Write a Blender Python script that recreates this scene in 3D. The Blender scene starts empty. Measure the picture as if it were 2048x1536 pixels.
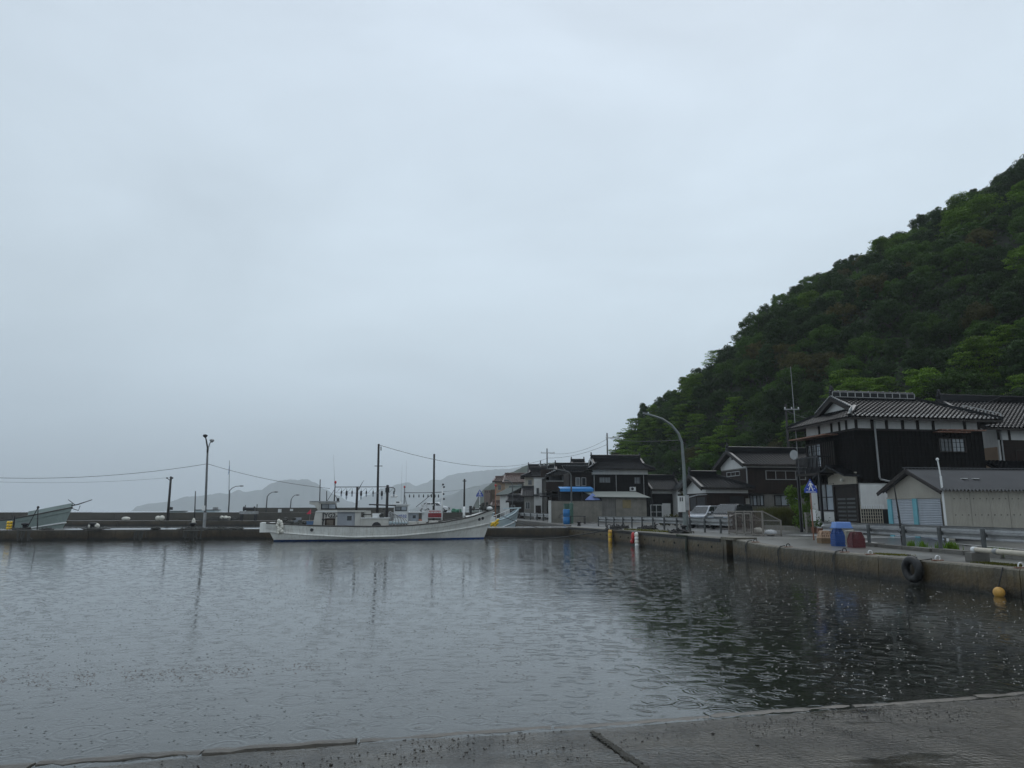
import bpy, math, random
from mathutils import Vector, Matrix
R = math.radians
SC = bpy.context.scene
COL = SC.collection
random.seed(7)

# ------------------------------------------------------------------ camera
CAM_H = 2.1
FPX = 1420.0
PITCH = math.atan(253.0 / FPX)
cam_d = bpy.data.cameras.new('camera')
cam_d.sensor_fit = 'HORIZONTAL'
cam_d.sensor_width = 36.0
cam_d.lens = 36.0 * FPX / 2048.0
cam_d.clip_start = 0.05
cam_d.clip_end = 60000
cam = bpy.data.objects.new('camera', cam_d)
COL.objects.link(cam)
cam.location = (0, 0, CAM_H)
cam.rotation_euler = (math.pi / 2 + PITCH, 0, 0)
SC.camera = cam

# ------------------------------------------------------------------ world: rain overcast
SUN_EL, SUN_AZ = 48.0, 25.0
w = bpy.data.worlds.new('World')
SC.world = w
w.use_nodes = True
nt = w.node_tree
nt.nodes.clear()
N, L = nt.nodes.new, nt.links.new
out = N('ShaderNodeOutputWorld')
bg = N('ShaderNodeBackground')
bg.inputs['Strength'].default_value = 0.1
L(bg.outputs[0], out.inputs[0])
sky = N('ShaderNodeTexSky')
sky.sky_type = 'NISHITA'
sky.sun_disc = False
sky.sun_elevation = R(SUN_EL)
sky.sun_rotation = R(SUN_AZ)
tc = N('ShaderNodeTexCoord')
sep = N('ShaderNodeSeparateXYZ')
L(tc.outputs['Generated'], sep.inputs[0])
ramp = N('ShaderNodeValToRGB')           # cloud deck: dim towards the horizon, brighter overhead
cr = ramp.color_ramp
cr.elements[0].position = 0.0
cr.elements[0].color = (0.395, 0.48, 0.555, 1)
cr.elements[1].position = 1.0
cr.elements[1].color = (0.84, 0.93, 1.02, 1)
for p, c in ((0.10, (0.455, 0.545, 0.62, 1)), (0.25, (0.53, 0.62, 0.69, 1)), (0.45, (0.545, 0.632, 0.71, 1)), (0.62, (0.53, 0.605, 0.685, 1))):
    e = cr.elements.new(p)
    e.color = c
L(sep.outputs['Z'], ramp.inputs[0])
mp = N('ShaderNodeMapping')
mp.inputs['Scale'].default_value = (1.3, 1.3, 3.2)
L(tc.outputs['Generated'], mp.inputs[0])
no = N('ShaderNodeTexNoise')
no.inputs['Scale'].default_value = 1.6
no.inputs['Detail'].default_value = 5
no.inputs['Roughness'].default_value = 0.5
no.inputs['Distortion'].default_value = 0.4
L(mp.outputs[0], no.inputs['Vector'])
mr = N('ShaderNodeMapRange')
mr.inputs['From Min'].default_value = 0.3
mr.inputs['From Max'].default_value = 0.7
mr.inputs['To Min'].default_value = 0.88
mr.inputs['To Max'].default_value = 1.07
L(no.outputs['Fac'], mr.inputs['Value'])
# gentle brightening of the deck towards the hidden sun (right of the view)
dot = N('ShaderNodeVectorMath')
dot.operation = 'DOT_PRODUCT'
sv = Vector((math.sin(R(28)), math.cos(R(28)), 0.30)).normalized()
dot.inputs[1].default_value = sv
L(tc.outputs['Generated'], dot.inputs[0])
mr2 = N('ShaderNodeMapRange')
mr2.inputs['From Min'].default_value = -1
mr2.inputs['From Max'].default_value = 1
mr2.inputs['To Min'].default_value = 0.72
mr2.inputs['To Max'].default_value = 1.13
L(dot.outputs['Value'], mr2.inputs['Value'])
mul = N('ShaderNodeMath')
mul.operation = 'MULTIPLY'
L(mr.outputs[0], mul.inputs[0])
L(mr2.outputs[0], mul.inputs[1])
CLOUD = 12.3
mul2 = N('ShaderNodeMath')
mul2.operation = 'MULTIPLY'
mul2.inputs[1].default_value = CLOUD
L(mul.outputs[0], mul2.inputs[0])
vm = N('ShaderNodeVectorMath')
vm.operation = 'SCALE'
L(ramp.outputs[0], vm.inputs[0])
L(mul2.outputs[0], vm.inputs['Scale'])
mixs = N('ShaderNodeMix')
mixs.data_type = 'RGBA'
mixs.inputs['Factor'].default_value = 0.95
L(sky.outputs[0], mixs.inputs['A'])
L(vm.outputs[0], mixs.inputs['B'])
L(mixs.outputs['Result'], bg.inputs['Color'])

sun_d = bpy.data.lights.new('sun', 'SUN')
sun_d.energy = 0.5
sun_d.angle = R(40)
sun_d.color = (1.0, 0.97, 0.93)
sun = bpy.data.objects.new('sun', sun_d)
COL.objects.link(sun)
sd = Vector((math.sin(R(SUN_AZ)) * math.cos(R(SUN_EL)), math.cos(R(SUN_AZ)) * math.cos(R(SUN_EL)), math.sin(R(SUN_EL))))
sun.rotation_euler = sd.to_track_quat('Z', 'Y').to_euler()

vs = SC.view_settings
vs.view_transform = 'Standard'
vs.look = 'None'
vs.gamma = 1
vs.use_curve_mapping = False
vs.exposure = 0.0
SC.cycles.use_denoising = True
SC.cycles.max_bounces = 6
SC.cycles.transparent_max_bounces = 16
SC.cycles.volume_bounces = 1

# ------------------------------------------------------------------ pixel helpers (photo pixels 2048 x 1536)
CP, SP = math.cos(PITCH), math.sin(PITCH)
def ray(x, y):
    u = (x - 1024) / FPX
    v = (768 - y) / FPX
    return u, CP - v * SP, SP + v * CP
def gp(x, y, z=0.0):
    X, Y, Z = ray(x, y)
    t = (z - CAM_H) / Z
    return Vector((X * t, Y * t, z))
def at(x, y, Yd):
    X, Y, Z = ray(x, y)
    return Vector((X / Y * Yd, Yd, CAM_H + Z / Y * Yd))
class Frame:
    """local frame: x along 'right of the street', y along the street away from the camera"""
    def __init__(s, p, deg, z0=0.0):
        s.p = Vector((p[0], p[1])); s.a = R(deg); s.z0 = z0
        s.c = Vector((math.cos(s.a), math.sin(s.a))); s.s = Vector((-math.sin(s.a), math.cos(s.a)))
    def _hit(s, px, py, o, d):
        X, Y, Z = ray(px, py)
        k = X / Y
        t = (k * o.y - o.x) / (d.x - k * d.y)
        q = o + d * t
        return t, CAM_H + Z / Y * q.y - s.z0
    def side(s, px, py, off=0.0):      # plane local y = off
        return s._hit(px, py, s.p + s.s * off, s.c)
    def street(s, px, py, off=0.0):    # plane local x = off
        return s._hit(px, py, s.p + s.c * off, s.s)

# ------------------------------------------------------------------ object helpers
class MB:
    def __init__(s):
        s.v = []; s.f = []
    def add(s, vs_, fs):
        n = len(s.v)
        s.v += [tuple(q) for q in vs_]
        s.f += [tuple(i + n for i in f) for f in fs]
        return s
    def box(s, x0, x1, y0, y1, z0, z1):
        vs_ = [(x0, y0, z0), (x1, y0, z0), (x1, y1, z0), (x0, y1, z0), (x0, y0, z1), (x1, y0, z1), (x1, y1, z1), (x0, y1, z1)]
        return s.add(vs_, [(3, 2, 1, 0), (4, 5, 6, 7), (0, 1, 5, 4), (1, 2, 6, 5), (2, 3, 7, 6), (3, 0, 4, 7)])
    def bar(s, p, q, w_, h_=None, up=(0, 0, 1)):
        h_ = h_ or w_
        p, q = Vector(p), Vector(q)
        d = (q - p).normalized()
        up = Vector(up)
        if abs(d.dot(up)) > 0.97:
            up = Vector((1, 0, 0))
        a = d.cross(up).normalized() * (w_ / 2)
        b = a.cross(d).normalized() * (h_ / 2)
        vs_ = [p - a - b, p + a - b, p + a + b, p - a + b, q - a - b, q + a - b, q + a + b, q - a + b]
        return s.add(vs_, [(3, 2, 1, 0), (4, 5, 6, 7), (0, 1, 5, 4), (1, 2, 6, 5), (2, 3, 7, 6), (3, 0, 4, 7)])
    def tube(s, pts, r, n=6, cap=True):
        pts = [Vector(q) for q in pts]
        m = len(pts)
        rs = r if isinstance(r, (list, tuple)) else [r] * m
        vs_ = []
        ref = None
        for i, q in enumerate(pts):
            d = (pts[min(i + 1, m - 1)] - pts[max(i - 1, 0)]).normalized()
            if ref is None:
                ref = Vector((0, 0, 1)) if abs(d.z) < 0.9 else Vector((1, 0, 0))
            a = d.cross(ref)
            if a.length < 1e-4:
                a = d.cross(Vector((0, 1, 0)))
            a.normalize()
            b = a.cross(d).normalized()
            ref = b
            for k in range(n):
                t = 2 * math.pi * k / n
                vs_.append(q + (a * math.cos(t) + b * math.sin(t)) * rs[i])
        fs = []
        for i in range(m - 1):
            for k in range(n):
                fs.append((i * n + k, i * n + (k + 1) % n, (i + 1) * n + (k + 1) % n, (i + 1) * n + k))
        if cap:
            fs.append(tuple(range(n))[::-1])
            fs.append(tuple((m - 1) * n + k for k in range(n)))
        return s.add(vs_, fs)
    def lathe(s, prof, c=(0, 0, 0), n=12, axis='z'):
        c = Vector(c)
        vs_ = []
        for r, h in prof:
            for k in range(n):
                t = 2 * math.pi * k / n
                a, b = r * math.cos(t), r * math.sin(t)
                q = {'z': (a, b, h), 'x': (h, a, b), 'y': (a, h, b)}[axis]
                vs_.append(c + Vector(q))
        m = len(prof)
        fs = [(i * n + k, i * n + (k + 1) % n, (i + 1) * n + (k + 1) % n, (i + 1) * n + k) for i in range(m - 1) for k in range(n)]
        fs += [tuple(range(n))[::-1], tuple((m - 1) * n + k for k in range(n))]
        return s.add(vs_, fs)
    def ball(s, c, r, n=10, m=6, sq=(1, 1, 1)):
        c = Vector(c)
        vs_ = [c + Vector((0, 0, -r * sq[2]))]
        for i in range(1, m):
            ph = -math.pi / 2 + math.pi * i / m
            for k in range(n):
                t = 2 * math.pi * k / n
                vs_.append(c + Vector((r * math.cos(ph) * math.cos(t) * sq[0], r * math.cos(ph) * math.sin(t) * sq[1], r * math.sin(ph) * sq[2])))
        vs_.append(c + Vector((0, 0, r * sq[2])))
        fs = [(0, 1 + (k + 1) % n, 1 + k) for k in range(n)]
        for i in range(m - 2):
            for k in range(n):
                fs.append((1 + i * n + k, 1 + i * n + (k + 1) % n, 1 + (i + 1) * n + (k + 1) % n, 1 + (i + 1) * n + k))
        b = 1 + (m - 2) * n
        fs += [(b + k, b + (k + 1) % n, len(vs_) - 1) for k in range(n)]
        return s.add(vs_, fs)
    def torus(s, c, r1, r2, n=16, m=8, axis='z'):
        c = Vector(c)
        vs_ = []
        for i in range(n):
            t = 2 * math.pi * i / n
            for k in range(m):
                p = 2 * math.pi * k / m
                a, b, h = (r1 + r2 * math.cos(p)) * math.cos(t), (r1 + r2 * math.cos(p)) * math.sin(t), r2 * math.sin(p)
                vs_.append(c + Vector({'z': (a, b, h), 'x': (h, a, b), 'y': (a, h, b)}[axis]))
        fs = [(i * m + k, ((i + 1) % n) * m + k, ((i + 1) % n) * m + (k + 1) % m, i * m + (k + 1) % m) for i in range(n) for k in range(m)]
        return s.add(vs_, fs)
    def prism(s, poly, off):
        off = Vector(off)
        n = len(poly)
        vs_ = [Vector(q) for q in poly] + [Vector(q) + off for q in poly]
        fs = [tuple(range(n))[::-1], tuple(range(n, 2 * n))] + [(i, (i + 1) % n, n + (i + 1) % n, n + i) for i in range(n)]
        return s.add(vs_, fs)
    def quad(s, a, b, c, d):
        return s.add([a, b, c, d], [(0, 1, 2, 3)])
    def mesh(s, name, m, smooth=False):
        me = bpy.data.meshes.new(name)
        me.from_pydata(s.v, [], s.f)
        if m:
            me.materials.append(m)
        if smooth:
            me.polygons.foreach_set('use_smooth', [True] * len(me.polygons))
        me.update()
        return me
    def build(s, name, m, parent=None, smooth=False, stuff=False):
        o = bpy.data.objects.new(name, s.mesh(name, m, smooth))
        COL.objects.link(o)
        if parent:
            o.parent = parent
        if stuff:
            o['kind'] = 'stuff'
        return o
def tag(o, label, cat, group=None):
    o['label'] = label; o['category'] = cat
    if group:
        o['group'] = group
    return o
def struct(o):
    o['kind'] = 'structure'
    return o
def thing(name, label, cat, loc=(0, 0, 0), rz=0.0, group=None):
    o = bpy.data.objects.new(name, None)
    COL.objects.link(o)
    o.location = loc
    o.rotation_euler = (0, 0, rz)
    o.empty_display_size = 0.2
    return tag(o, label, cat, group)
def copy_tree(o, parent=None):
    c = o.copy()
    COL.objects.link(c)
    c.parent = parent
    for ch in list(o.children):
        copy_tree(ch, c)
    return c
def obj_from(me, name, parent):
    o = bpy.data.objects.new(name, me)
    COL.objects.link(o)
    o.parent = parent
    return o
def text_mesh(txt, size, m, name, parent, mat4, bold=0.0):
    cu = bpy.data.curves.new('txt', 'FONT')
    cu.body = txt; cu.size = size; cu.offset = bold; cu.extrude = 0.004
    to = bpy.data.objects.new('txt', cu)
    COL.objects.link(to)
    dg = bpy.context.evaluated_depsgraph_get()
    dg.update()
    me = bpy.data.meshes.new_from_object(to.evaluated_get(dg))
    bpy.data.objects.remove(to)
    me.materials.clear(); me.materials.append(m)
    o = bpy.data.objects.new(name, me)
    COL.objects.link(o)
    o.parent = parent
    o.matrix_local = mat4
    return o

# ------------------------------------------------------------------ materials
def mat(name, col, rough=0.6, var=0.25, scale=3.0, bump=0.0, bscale=25.0, metal=0.0, streak=0.0, dirt=None, spec=0.5, rnd=0.0, world=False):
    m = bpy.data.materials.new(name)
    m.use_nodes = True
    t = m.node_tree
    b = t.nodes['Principled BSDF']
    n, l = t.nodes.new, t.links.new
    tcn = n('ShaderNodeTexCoord')
    src = tcn.outputs['Object']
    if world:
        g = n('ShaderNodeNewGeometry')
        src = g.outputs['Position']
    nz = n('ShaderNodeTexNoise')
    nz.inputs['Scale'].default_value = scale
    nz.inputs['Detail'].default_value = 6
    nz.inputs['Roughness'].default_value = 0.6
    l(src, nz.inputs['Vector'])
    a = n('ShaderNodeMapRange')
    a.inputs['From Min'].default_value = 0.28
    a.inputs['From Max'].default_value = 0.72
    a.inputs['To Min'].default_value = 1 - var
    a.inputs['To Max'].default_value = 1 + var
    l(nz.outputs['Fac'], a.inputs['Value'])
    fac = a.outputs[0]
    if rnd:
        oi = n('ShaderNodeObjectInfo')
        rr = n('ShaderNodeMapRange')
        rr.inputs['To Min'].default_value = 1 - rnd
        rr.inputs['To Max'].default_value = 1 + rnd
        l(oi.outputs['Random'], rr.inputs['Value'])
        mm = n('ShaderNodeMath'); mm.operation = 'MULTIPLY'
        l(fac, mm.inputs[0]); l(rr.outputs[0], mm.inputs[1])
        fac = mm.outputs[0]
    sc_ = n('ShaderNodeVectorMath'); sc_.operation = 'SCALE'
    sc_.inputs[0].default_value = col
    l(fac, sc_.inputs['Scale'])
    cur = sc_.outputs[0]
    if streak:
        mp_ = n('ShaderNodeMapping')
        mp_.inputs['Scale'].default_value = (5.0, 5.0, 0.35)
        l(src, mp_.inputs[0])
        n2 = n('ShaderNodeTexNoise')
        n2.inputs['Scale'].default_value = 1.6
        n2.inputs['Detail'].default_value = 7
        n2.inputs['Roughness'].default_value = 0.65
        l(mp_.outputs[0], n2.inputs['Vector'])
        r2 = n('ShaderNodeMapRange')
        r2.inputs['From Min'].default_value = 0.48
        r2.inputs['From Max'].default_value = 0.72
        r2.inputs['To Max'].default_value = streak
        l(n2.outputs['Fac'], r2.inputs['Value'])
        mx = n('ShaderNodeMix'); mx.data_type = 'RGBA'
        l(r2.outputs[0], mx.inputs['Factor'])
        l(cur, mx.inputs['A'])
        mx.inputs['B'].default_value = tuple(dirt or (0.05, 0.045, 0.035)) + (1,)
        cur = mx.outputs['Result']
    l(cur, b.inputs['Base Color'])
    b.inputs['Roughness'].default_value = rough
    b.inputs['Metallic'].default_value = metal
    b.inputs['Specular IOR Level'].default_value = spec
    rr = n('ShaderNodeMapRange')
    rr.inputs['To Min'].default_value = max(0.03, rough * 0.7)
    rr.inputs['To Max'].default_value = min(1, rough * 1.3)
    l(nz.outputs['Fac'], rr.inputs['Value'])
    l(rr.outputs[0], b.inputs['Roughness'])
    if bump:
        nb = n('ShaderNodeTexNoise')
        nb.inputs['Scale'].default_value = bscale
        nb.inputs['Detail'].default_value = 4
        l(src, nb.inputs['Vector'])
        bp = n('ShaderNodeBump')
        bp.inputs['Strength'].default_value = 1.0
        bp.inputs['Distance'].default_value = bump
        l(nb.outputs['Fac'], bp.inputs['Height'])
        l(bp.outputs[0], b.inputs['Normal'])
    return m
def glassmat(name, col, rough=0.08):
    m = mat(name, col, rough, 0.3, 1.2)
    m.node_tree.nodes['Principled BSDF'].inputs['Specular IOR Level'].default_value = 0.7
    return m
def leafmat(name, col, var=0.5, hue=None, rnd=0.35):
    m = mat(name, col, 0.6, var, 0.55, rnd=rnd, spec=0.18)
    t = m.node_tree
    b = t.nodes['Principled BSDF']
    tr = t.nodes.new('ShaderNodeBsdfTranslucent')
    tr.inputs['Color'].default_value = (col[0] * 1.3, col[1] * 1.5, col[2] * 0.8, 1)
    mx = t.nodes.new('ShaderNodeMixShader')
    mx.inputs[0].default_value = 0.22
    t.links.new(b.outputs[0], mx.inputs[1])
    t.links.new(tr.outputs[0], mx.inputs[2])
    t.links.new(mx.outputs[0], t.nodes['Material Output'].inputs[0])
    return m
m_conc = mat('wet_concrete', (0.13, 0.122, 0.105), 0.5, 0.35, 0.8, 0.012, 12, streak=0.5, dirt=(0.03, 0.028, 0.02))
m_quay = mat('quay_wall_concrete', (0.085, 0.072, 0.045), 0.55, 0.45, 0.9, 0.03, 7, streak=0.75, dirt=(0.02, 0.018, 0.012), world=True)
m_pier = mat('pier_wall_concrete', (0.05, 0.042, 0.03), 0.6, 0.45, 0.9, 0.03, 7, streak=0.75, dirt=(0.012, 0.011, 0.008), world=True)
m_deck = mat('wet_deck_concrete', (0.12, 0.118, 0.108), 0.32, 0.4, 0.7, 0.004, 14, world=True)
m_pdeck = mat('wet_pier_deck', (0.16, 0.16, 0.155), 0.2, 0.3, 0.7, 0.002, 14, world=True)
m_road = mat('wet_asphalt', (0.06, 0.061, 0.063), 0.3, 0.3, 0.8, 0.003, 60, world=True)
m_mark = mat('road_paint', (0.6, 0.6, 0.58), 0.4, 0.3, 3)
m_soil = mat('hill_soil', (0.018, 0.022, 0.012), 0.9, 0.4, 0.5, world=True)
m_sea_wall = mat('seawall_concrete', (0.075, 0.068, 0.055), 0.65, 0.3, 0.35, 0.02, 4, streak=0.35, dirt=(0.03, 0.027, 0.02), world=True)
m_tile = mat('glazed_roof_tile', (0.009, 0.0093, 0.0105), 0.22, 0.3, 2.5, spec=0.18)
m_tile2 = mat('grey_roof_tile', (0.024, 0.024, 0.026), 0.35, 0.35, 2.0, spec=.2)
m_tileb = mat('brown_roof_tile', (0.10, 0.062, 0.05), 0.38, 0.3, 2.0)
m_wood = mat('charred_wood', (0.006, 0.0054, 0.005), 0.75, 0.5, 2.0, 0.01, 9, streak=0.4, dirt=(0.016, 0.014, 0.012), spec=0.15)
m_woodb = mat('dark_brown_boards', (0.022, 0.014, 0.011), 0.75, 0.45, 2.0, 0.008, 9, streak=0.5, dirt=(0.05, 0.032, 0.025), spec=0.25)
m_beam = mat('weathered_beam', (0.03, 0.025, 0.022), 0.7, 0.4, 4, spec=0.3)
m_plas = mat('white_plaster', (0.62, 0.62, 0.60), 0.7, 0.10, 1.4, streak=0.22, dirt=(0.28, 0.28, 0.26))
m_cream = mat('cream_plaster', (0.48, 0.44, 0.36), 0.7, 0.12, 1.2, streak=0.3, dirt=(0.2, 0.18, 0.15))
m_grey = mat('grey_mortar', (0.2, 0.192, 0.175), 0.7, 0.28, 1.0, streak=0.6, dirt=(0.09, 0.085, 0.075))
m_tan = mat('tan_mortar', (0.36, 0.25, 0.17), 0.7, 0.15, 1.2)
m_block = mat('concrete_block', (0.215, 0.2, 0.17), 0.7, 0.3, 1.2, streak=0.5, dirt=(0.13, 0.12, 0.1))
m_glass = glassmat('window_glass', (0.03, 0.034, 0.037))
m_curt = glassmat('curtained_glass', (0.17, 0.185, 0.195), 0.15)
m_frost = glassmat('frosted_glass', (0.33, 0.37, 0.41), 0.2)
m_alu = mat('aluminium', (0.4, 0.4, 0.4), 0.4, 0.12, 5, metal=0.5)
m_galv = mat('galvanised_steel', (0.32, 0.325, 0.325), 0.38, 0.25, 2.5, metal=0.35, streak=0.3, dirt=(0.1, 0.09, 0.08))
m_post = mat('rail_post_steel', (0.075, 0.08, 0.08), 0.5, 0.3, 4, streak=0.3)
m_dark = mat('dark_metal', (0.012, 0.012, 0.014), 0.5, 0.3, 4)
m_rust = mat('rusty_steel', (0.22, 0.10, 0.06), 0.75, 0.4, 5, streak=0.7, dirt=(0.45, 0.40, 0.36))
m_white = mat('white_paint', (0.7, 0.71, 0.70), 0.4, 0.1, 2)
m_hull = mat('old_white_hull_paint', (0.70, 0.70, 0.66), 0.45, 0.14, 0.7, streak=0.38, dirt=(0.34, 0.28, 0.2))
m_hull2 = mat('pale_blue_hull_paint', (0.50, 0.60, 0.63), 0.4, 0.12, 0.8, streak=0.2, dirt=(0.25, 0.3, 0.3))
m_hull3 = mat('green_grey_hull_paint', (0.29, 0.35, 0.33), 0.45, 0.14, 0.8, streak=0.35, dirt=(0.2, 0.23, 0.21))
m_blueb = mat('blue_bottom_paint', (0.015, 0.06, 0.22), 0.5, 0.3, 2)
m_gun = mat('dark_gunwale', (0.06, 0.055, 0.05), 0.6, 0.4, 3)
m_rope = mat('old_rope', (0.05, 0.05, 0.045), 0.9, 0.5, 12)
m_black = mat('black_rubber', (0.008, 0.008, 0.008), 0.55, 0.3, 8)
m_redp = mat('red_plastic', (0.45, 0.03, 0.03), 0.4, 0.2, 5)
m_redf = mat('red_flag', (0.65, 0.05, 0.09), 0.7, 0.1, 5)
m_yel = mat('yellow_float', (0.72, 0.46, 0.02), 0.4, 0.15, 5)
m_orange = mat('ochre_float', (0.55, 0.30, 0.06), 0.45, 0.2, 6)
m_foam = mat('white_float', (0.62, 0.60, 0.53), 0.6, 0.25, 5)
m_blue = mat('blue_plastic', (0.02, 0.16, 0.40), 0.35, 0.2, 3)
m_canopy = mat('blue_canopy_sheet', (0.02, 0.22, 0.55), 0.4, 0.15, 1.5)
m_tarp = mat('pale_blue_tarp', (0.17, 0.24, 0.52), 0.5, 0.15, 1.5)
m_greenroof = mat('green_sheet_roof', (0.075, 0.10, 0.09), 0.45, 0.2, 1.2)
m_teal = mat('teal_pole_paint', (0.17, 0.195, 0.19), 0.45, 0.25, 2.5, streak=0.3, dirt=(0.16, 0.14, 0.12))
m_pole = mat('dark_timber_pole', (0.022, 0.02, 0.02), 0.8, 0.4, 3)
m_cpole = mat('concrete_pole', (0.10, 0.105, 0.105), 0.7, 0.25, 2)
m_signb = mat('sign_blue', (0.012, 0.05, 0.35), 0.35, 0.1, 3)
m_tyre = m_black

# tide staining on the quay faces: weed and wet brown below, paler concrete above
for m_ in (m_quay, m_pier):
    t_ = m_.node_tree
    bs_ = t_.nodes['Principled BSDF']
    src_ = bs_.inputs['Base Color'].links[0].from_socket
    ge = t_.nodes.new('ShaderNodeNewGeometry'); sx = t_.nodes.new('ShaderNodeSeparateXYZ')
    t_.links.new(ge.outputs['Position'], sx.inputs[0])
    nn_ = t_.nodes.new('ShaderNodeTexNoise'); nn_.inputs['Scale'].default_value = 2.2; nn_.inputs['Detail'].default_value = 7; nn_.inputs['Roughness'].default_value = .7
    t_.links.new(ge.outputs['Position'], nn_.inputs['Vector'])
    ma = t_.nodes.new('ShaderNodeMath'); ma.operation = 'MULTIPLY_ADD'; ma.inputs[1].default_value = .55
    t_.links.new(nn_.outputs['Fac'], ma.inputs[0]); t_.links.new(sx.outputs['Z'], ma.inputs[2])
    rm = t_.nodes.new('ShaderNodeValToRGB')
    el = rm.color_ramp.elements
    el[0].position = .34; el[0].color = (.14, .13, .075, 1)
    el[1].position = .95; el[1].color = (1.25, 1.3, 1.45, 1)
    e2 = el.new(.50); e2.color = (.72, .56, .31, 1)
    e3 = el.new(.76); e3.color = (1.0, .88, .66, 1)
    t_.links.new(ma.outputs[0], rm.inputs[0])
    mu = t_.nodes.new('ShaderNodeMix'); mu.data_type = 'RGBA'; mu.blend_type = 'MULTIPLY'; mu.inputs['Factor'].default_value = 1
    t_.links.new(src_, mu.inputs['A']); t_.links.new(rm.outputs[0], mu.inputs['B'])
    t_.links.new(mu.outputs['Result'], bs_.inputs['Base Color'])
# ================================================================== THE SETTING
def lerp(tab, x):
    if x <= tab[0][0]:
        return tab[0][1]
    for (a, b), (c, d) in zip(tab, tab[1:]):
        if x <= c:
            return b + (d - b) * (x - a) / (c - a)
    return tab[-1][1]
def zq(Y):      # height of the quay and road along the street
    return lerp([(0, .69), (29.3, .69), (32.3, .87), (50, .86), (60, .78), (70, .80), (85, .92), (120, 1.05), (250, 1.2)], Y)
def edge(Y):    # X of the quay edge
    return lerp([(-30, 21.25), (17.86, 12.42), (60.7, 4.52), (64.9, 4.9), (79, 2.9), (100, -1.8), (130, -10.5), (170, -24), (260, -60)], Y)

# ---- water ---------------------------------------------------------
mw = bpy.data.materials.new('harbour_water')
mw.use_nodes = True
t = mw.node_tree
t.nodes.clear()
n, l = t.nodes.new, t.links.new
o_ = n('ShaderNodeOutputMaterial')
geo = n('ShaderNodeNewGeometry')
def wnoise(scale, vec, det=3, rough=0.5, dist=0.0):
    mpp = n('ShaderNodeMapping'); mpp.inputs['Scale'].default_value = vec
    l(geo.outputs['Position'], mpp.inputs[0])
    z = n('ShaderNodeTexNoise'); z.inputs['Scale'].default_value = scale; z.inputs['Detail'].default_value = det
    z.inputs['Roughness'].default_value = rough; z.inputs['Distortion'].default_value = dist
    l(mpp.outputs[0], z.inputs['Vector'])
    return z.outputs['Fac']
def mth(op, a, b=None, c=None):
    q = n('ShaderNodeMath'); q.operation = op
    for i, x in enumerate((a, b, c)):
        if x is None:
            continue
        if isinstance(x, (int, float)):
            q.inputs[i].default_value = x
        else:
            l(x, q.inputs[i])
    return q.outputs[0]
patch = n('ShaderNodeMapRange')                 # cat's-paw patches where the wind roughens the water
patch.inputs['From Min'].default_value = 0.46; patch.inputs['From Max'].default_value = 0.60
patch.inputs['To Min'].default_value = 0.35; patch.inputs['To Max'].default_value = 1.0
l(wnoise(0.16, (0.5, 1.0, 1), 3, 0.5, 0.6), patch.inputs['Value'])
small = wnoise(3.2, (0.8, 1.5, 1), 3, 0.55, 0.3)
mid = wnoise(0.9, (0.75, 1.4, 1), 2, 0.5)
h1 = mth('MULTIPLY', small, 0.0065)
h2 = mth('MULTIPLY', mid, 0.011)
hs = mth('MULTIPLY', mth('ADD', h1, h2), patch.outputs[0])
# rain rings: concentric ripples round random impact points, two generations
def rings(scale, freq, amp):
    mpp = n('ShaderNodeMapping'); mpp.inputs['Scale'].default_value = (1, 1, 0)
    l(geo.outputs['Position'], mpp.inputs[0])
    vo = n('ShaderNodeTexVoronoi'); vo.inputs['Scale'].default_value = scale; vo.voronoi_dimensions = '2D'
    l(mpp.outputs[0], vo.inputs['Vector'])
    sp = n('ShaderNodeSeparateColor'); l(vo.outputs['Color'], sp.inputs[0])
    ring = mth('SUBTRACT', vo.outputs['Distance'], mth('MULTIPLY', sp.outputs[0], 0.42))
    win = mth('SUBTRACT', 1.0, mth('MINIMUM', mth('MULTIPLY', mth('ABSOLUTE', ring), 7.0), 1.0))
    wave = mth('SINE', mth('MULTIPLY', ring, freq))
    return mth('MULTIPLY', mth('MULTIPLY', wave, win), amp)
hr = mth('ADD', rings(2.6, 48.0, 0.0012), rings(1.7, 44.0, 0.0015))
ht = mth('ADD', hs, hr)
bp = n('ShaderNodeBump'); bp.inputs['Strength'].default_value = 1.0; bp.inputs['Distance'].default_value = 1.0
l(ht, bp.inputs['Height'])
fr = n('ShaderNodeFresnel'); fr.inputs['IOR'].default_value = 1.58
l(bp.outputs[0], fr.inputs['Normal'])
gl = n('ShaderNodeBsdfGlossy'); gl.inputs['Roughness'].default_value = 0.085
gl.inputs['Color'].default_value = (1, 1, 1, 1)
l(bp.outputs[0], gl.inputs['Normal'])
tr = n('ShaderNodeBsdfTransparent'); tr.inputs['Color'].default_value = (0.62, 0.68, 0.62, 1)
df = n('ShaderNodeBsdfDiffuse'); df.inputs['Color'].default_value = (0.026, 0.029, 0.023, 1)
m1 = n('ShaderNodeMixShader'); m1.inputs[0].default_value = 0.5
l(tr.outputs[0], m1.inputs[1]); l(df.outputs[0], m1.inputs[2])
m2 = n('ShaderNodeMixShader')
l(fr.outputs[0], m2.inputs[0]); l(m1.outputs[0], m2.inputs[1]); l(gl.outputs[0], m2.inputs[2])
l(m2.outputs[0], o_.inputs[0])

b = MB()
b.quad((-12000, -60, 0), (12000, -60, 0), (12000, 14000, 0), (-12000, 14000, 0))
struct(b.build('water', mw))
m_bed = mat('seabed_silt', (0.05, 0.048, 0.028), 0.9, 0.4, 0.5, world=True)
b = MB()
b.quad((-12000, -60, -2.6), (12000, -60, -2.6), (12000, 14000, -2.6), (-12000, 14000, -2.6))
struct(b.build('seabed', m_bed))

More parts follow.
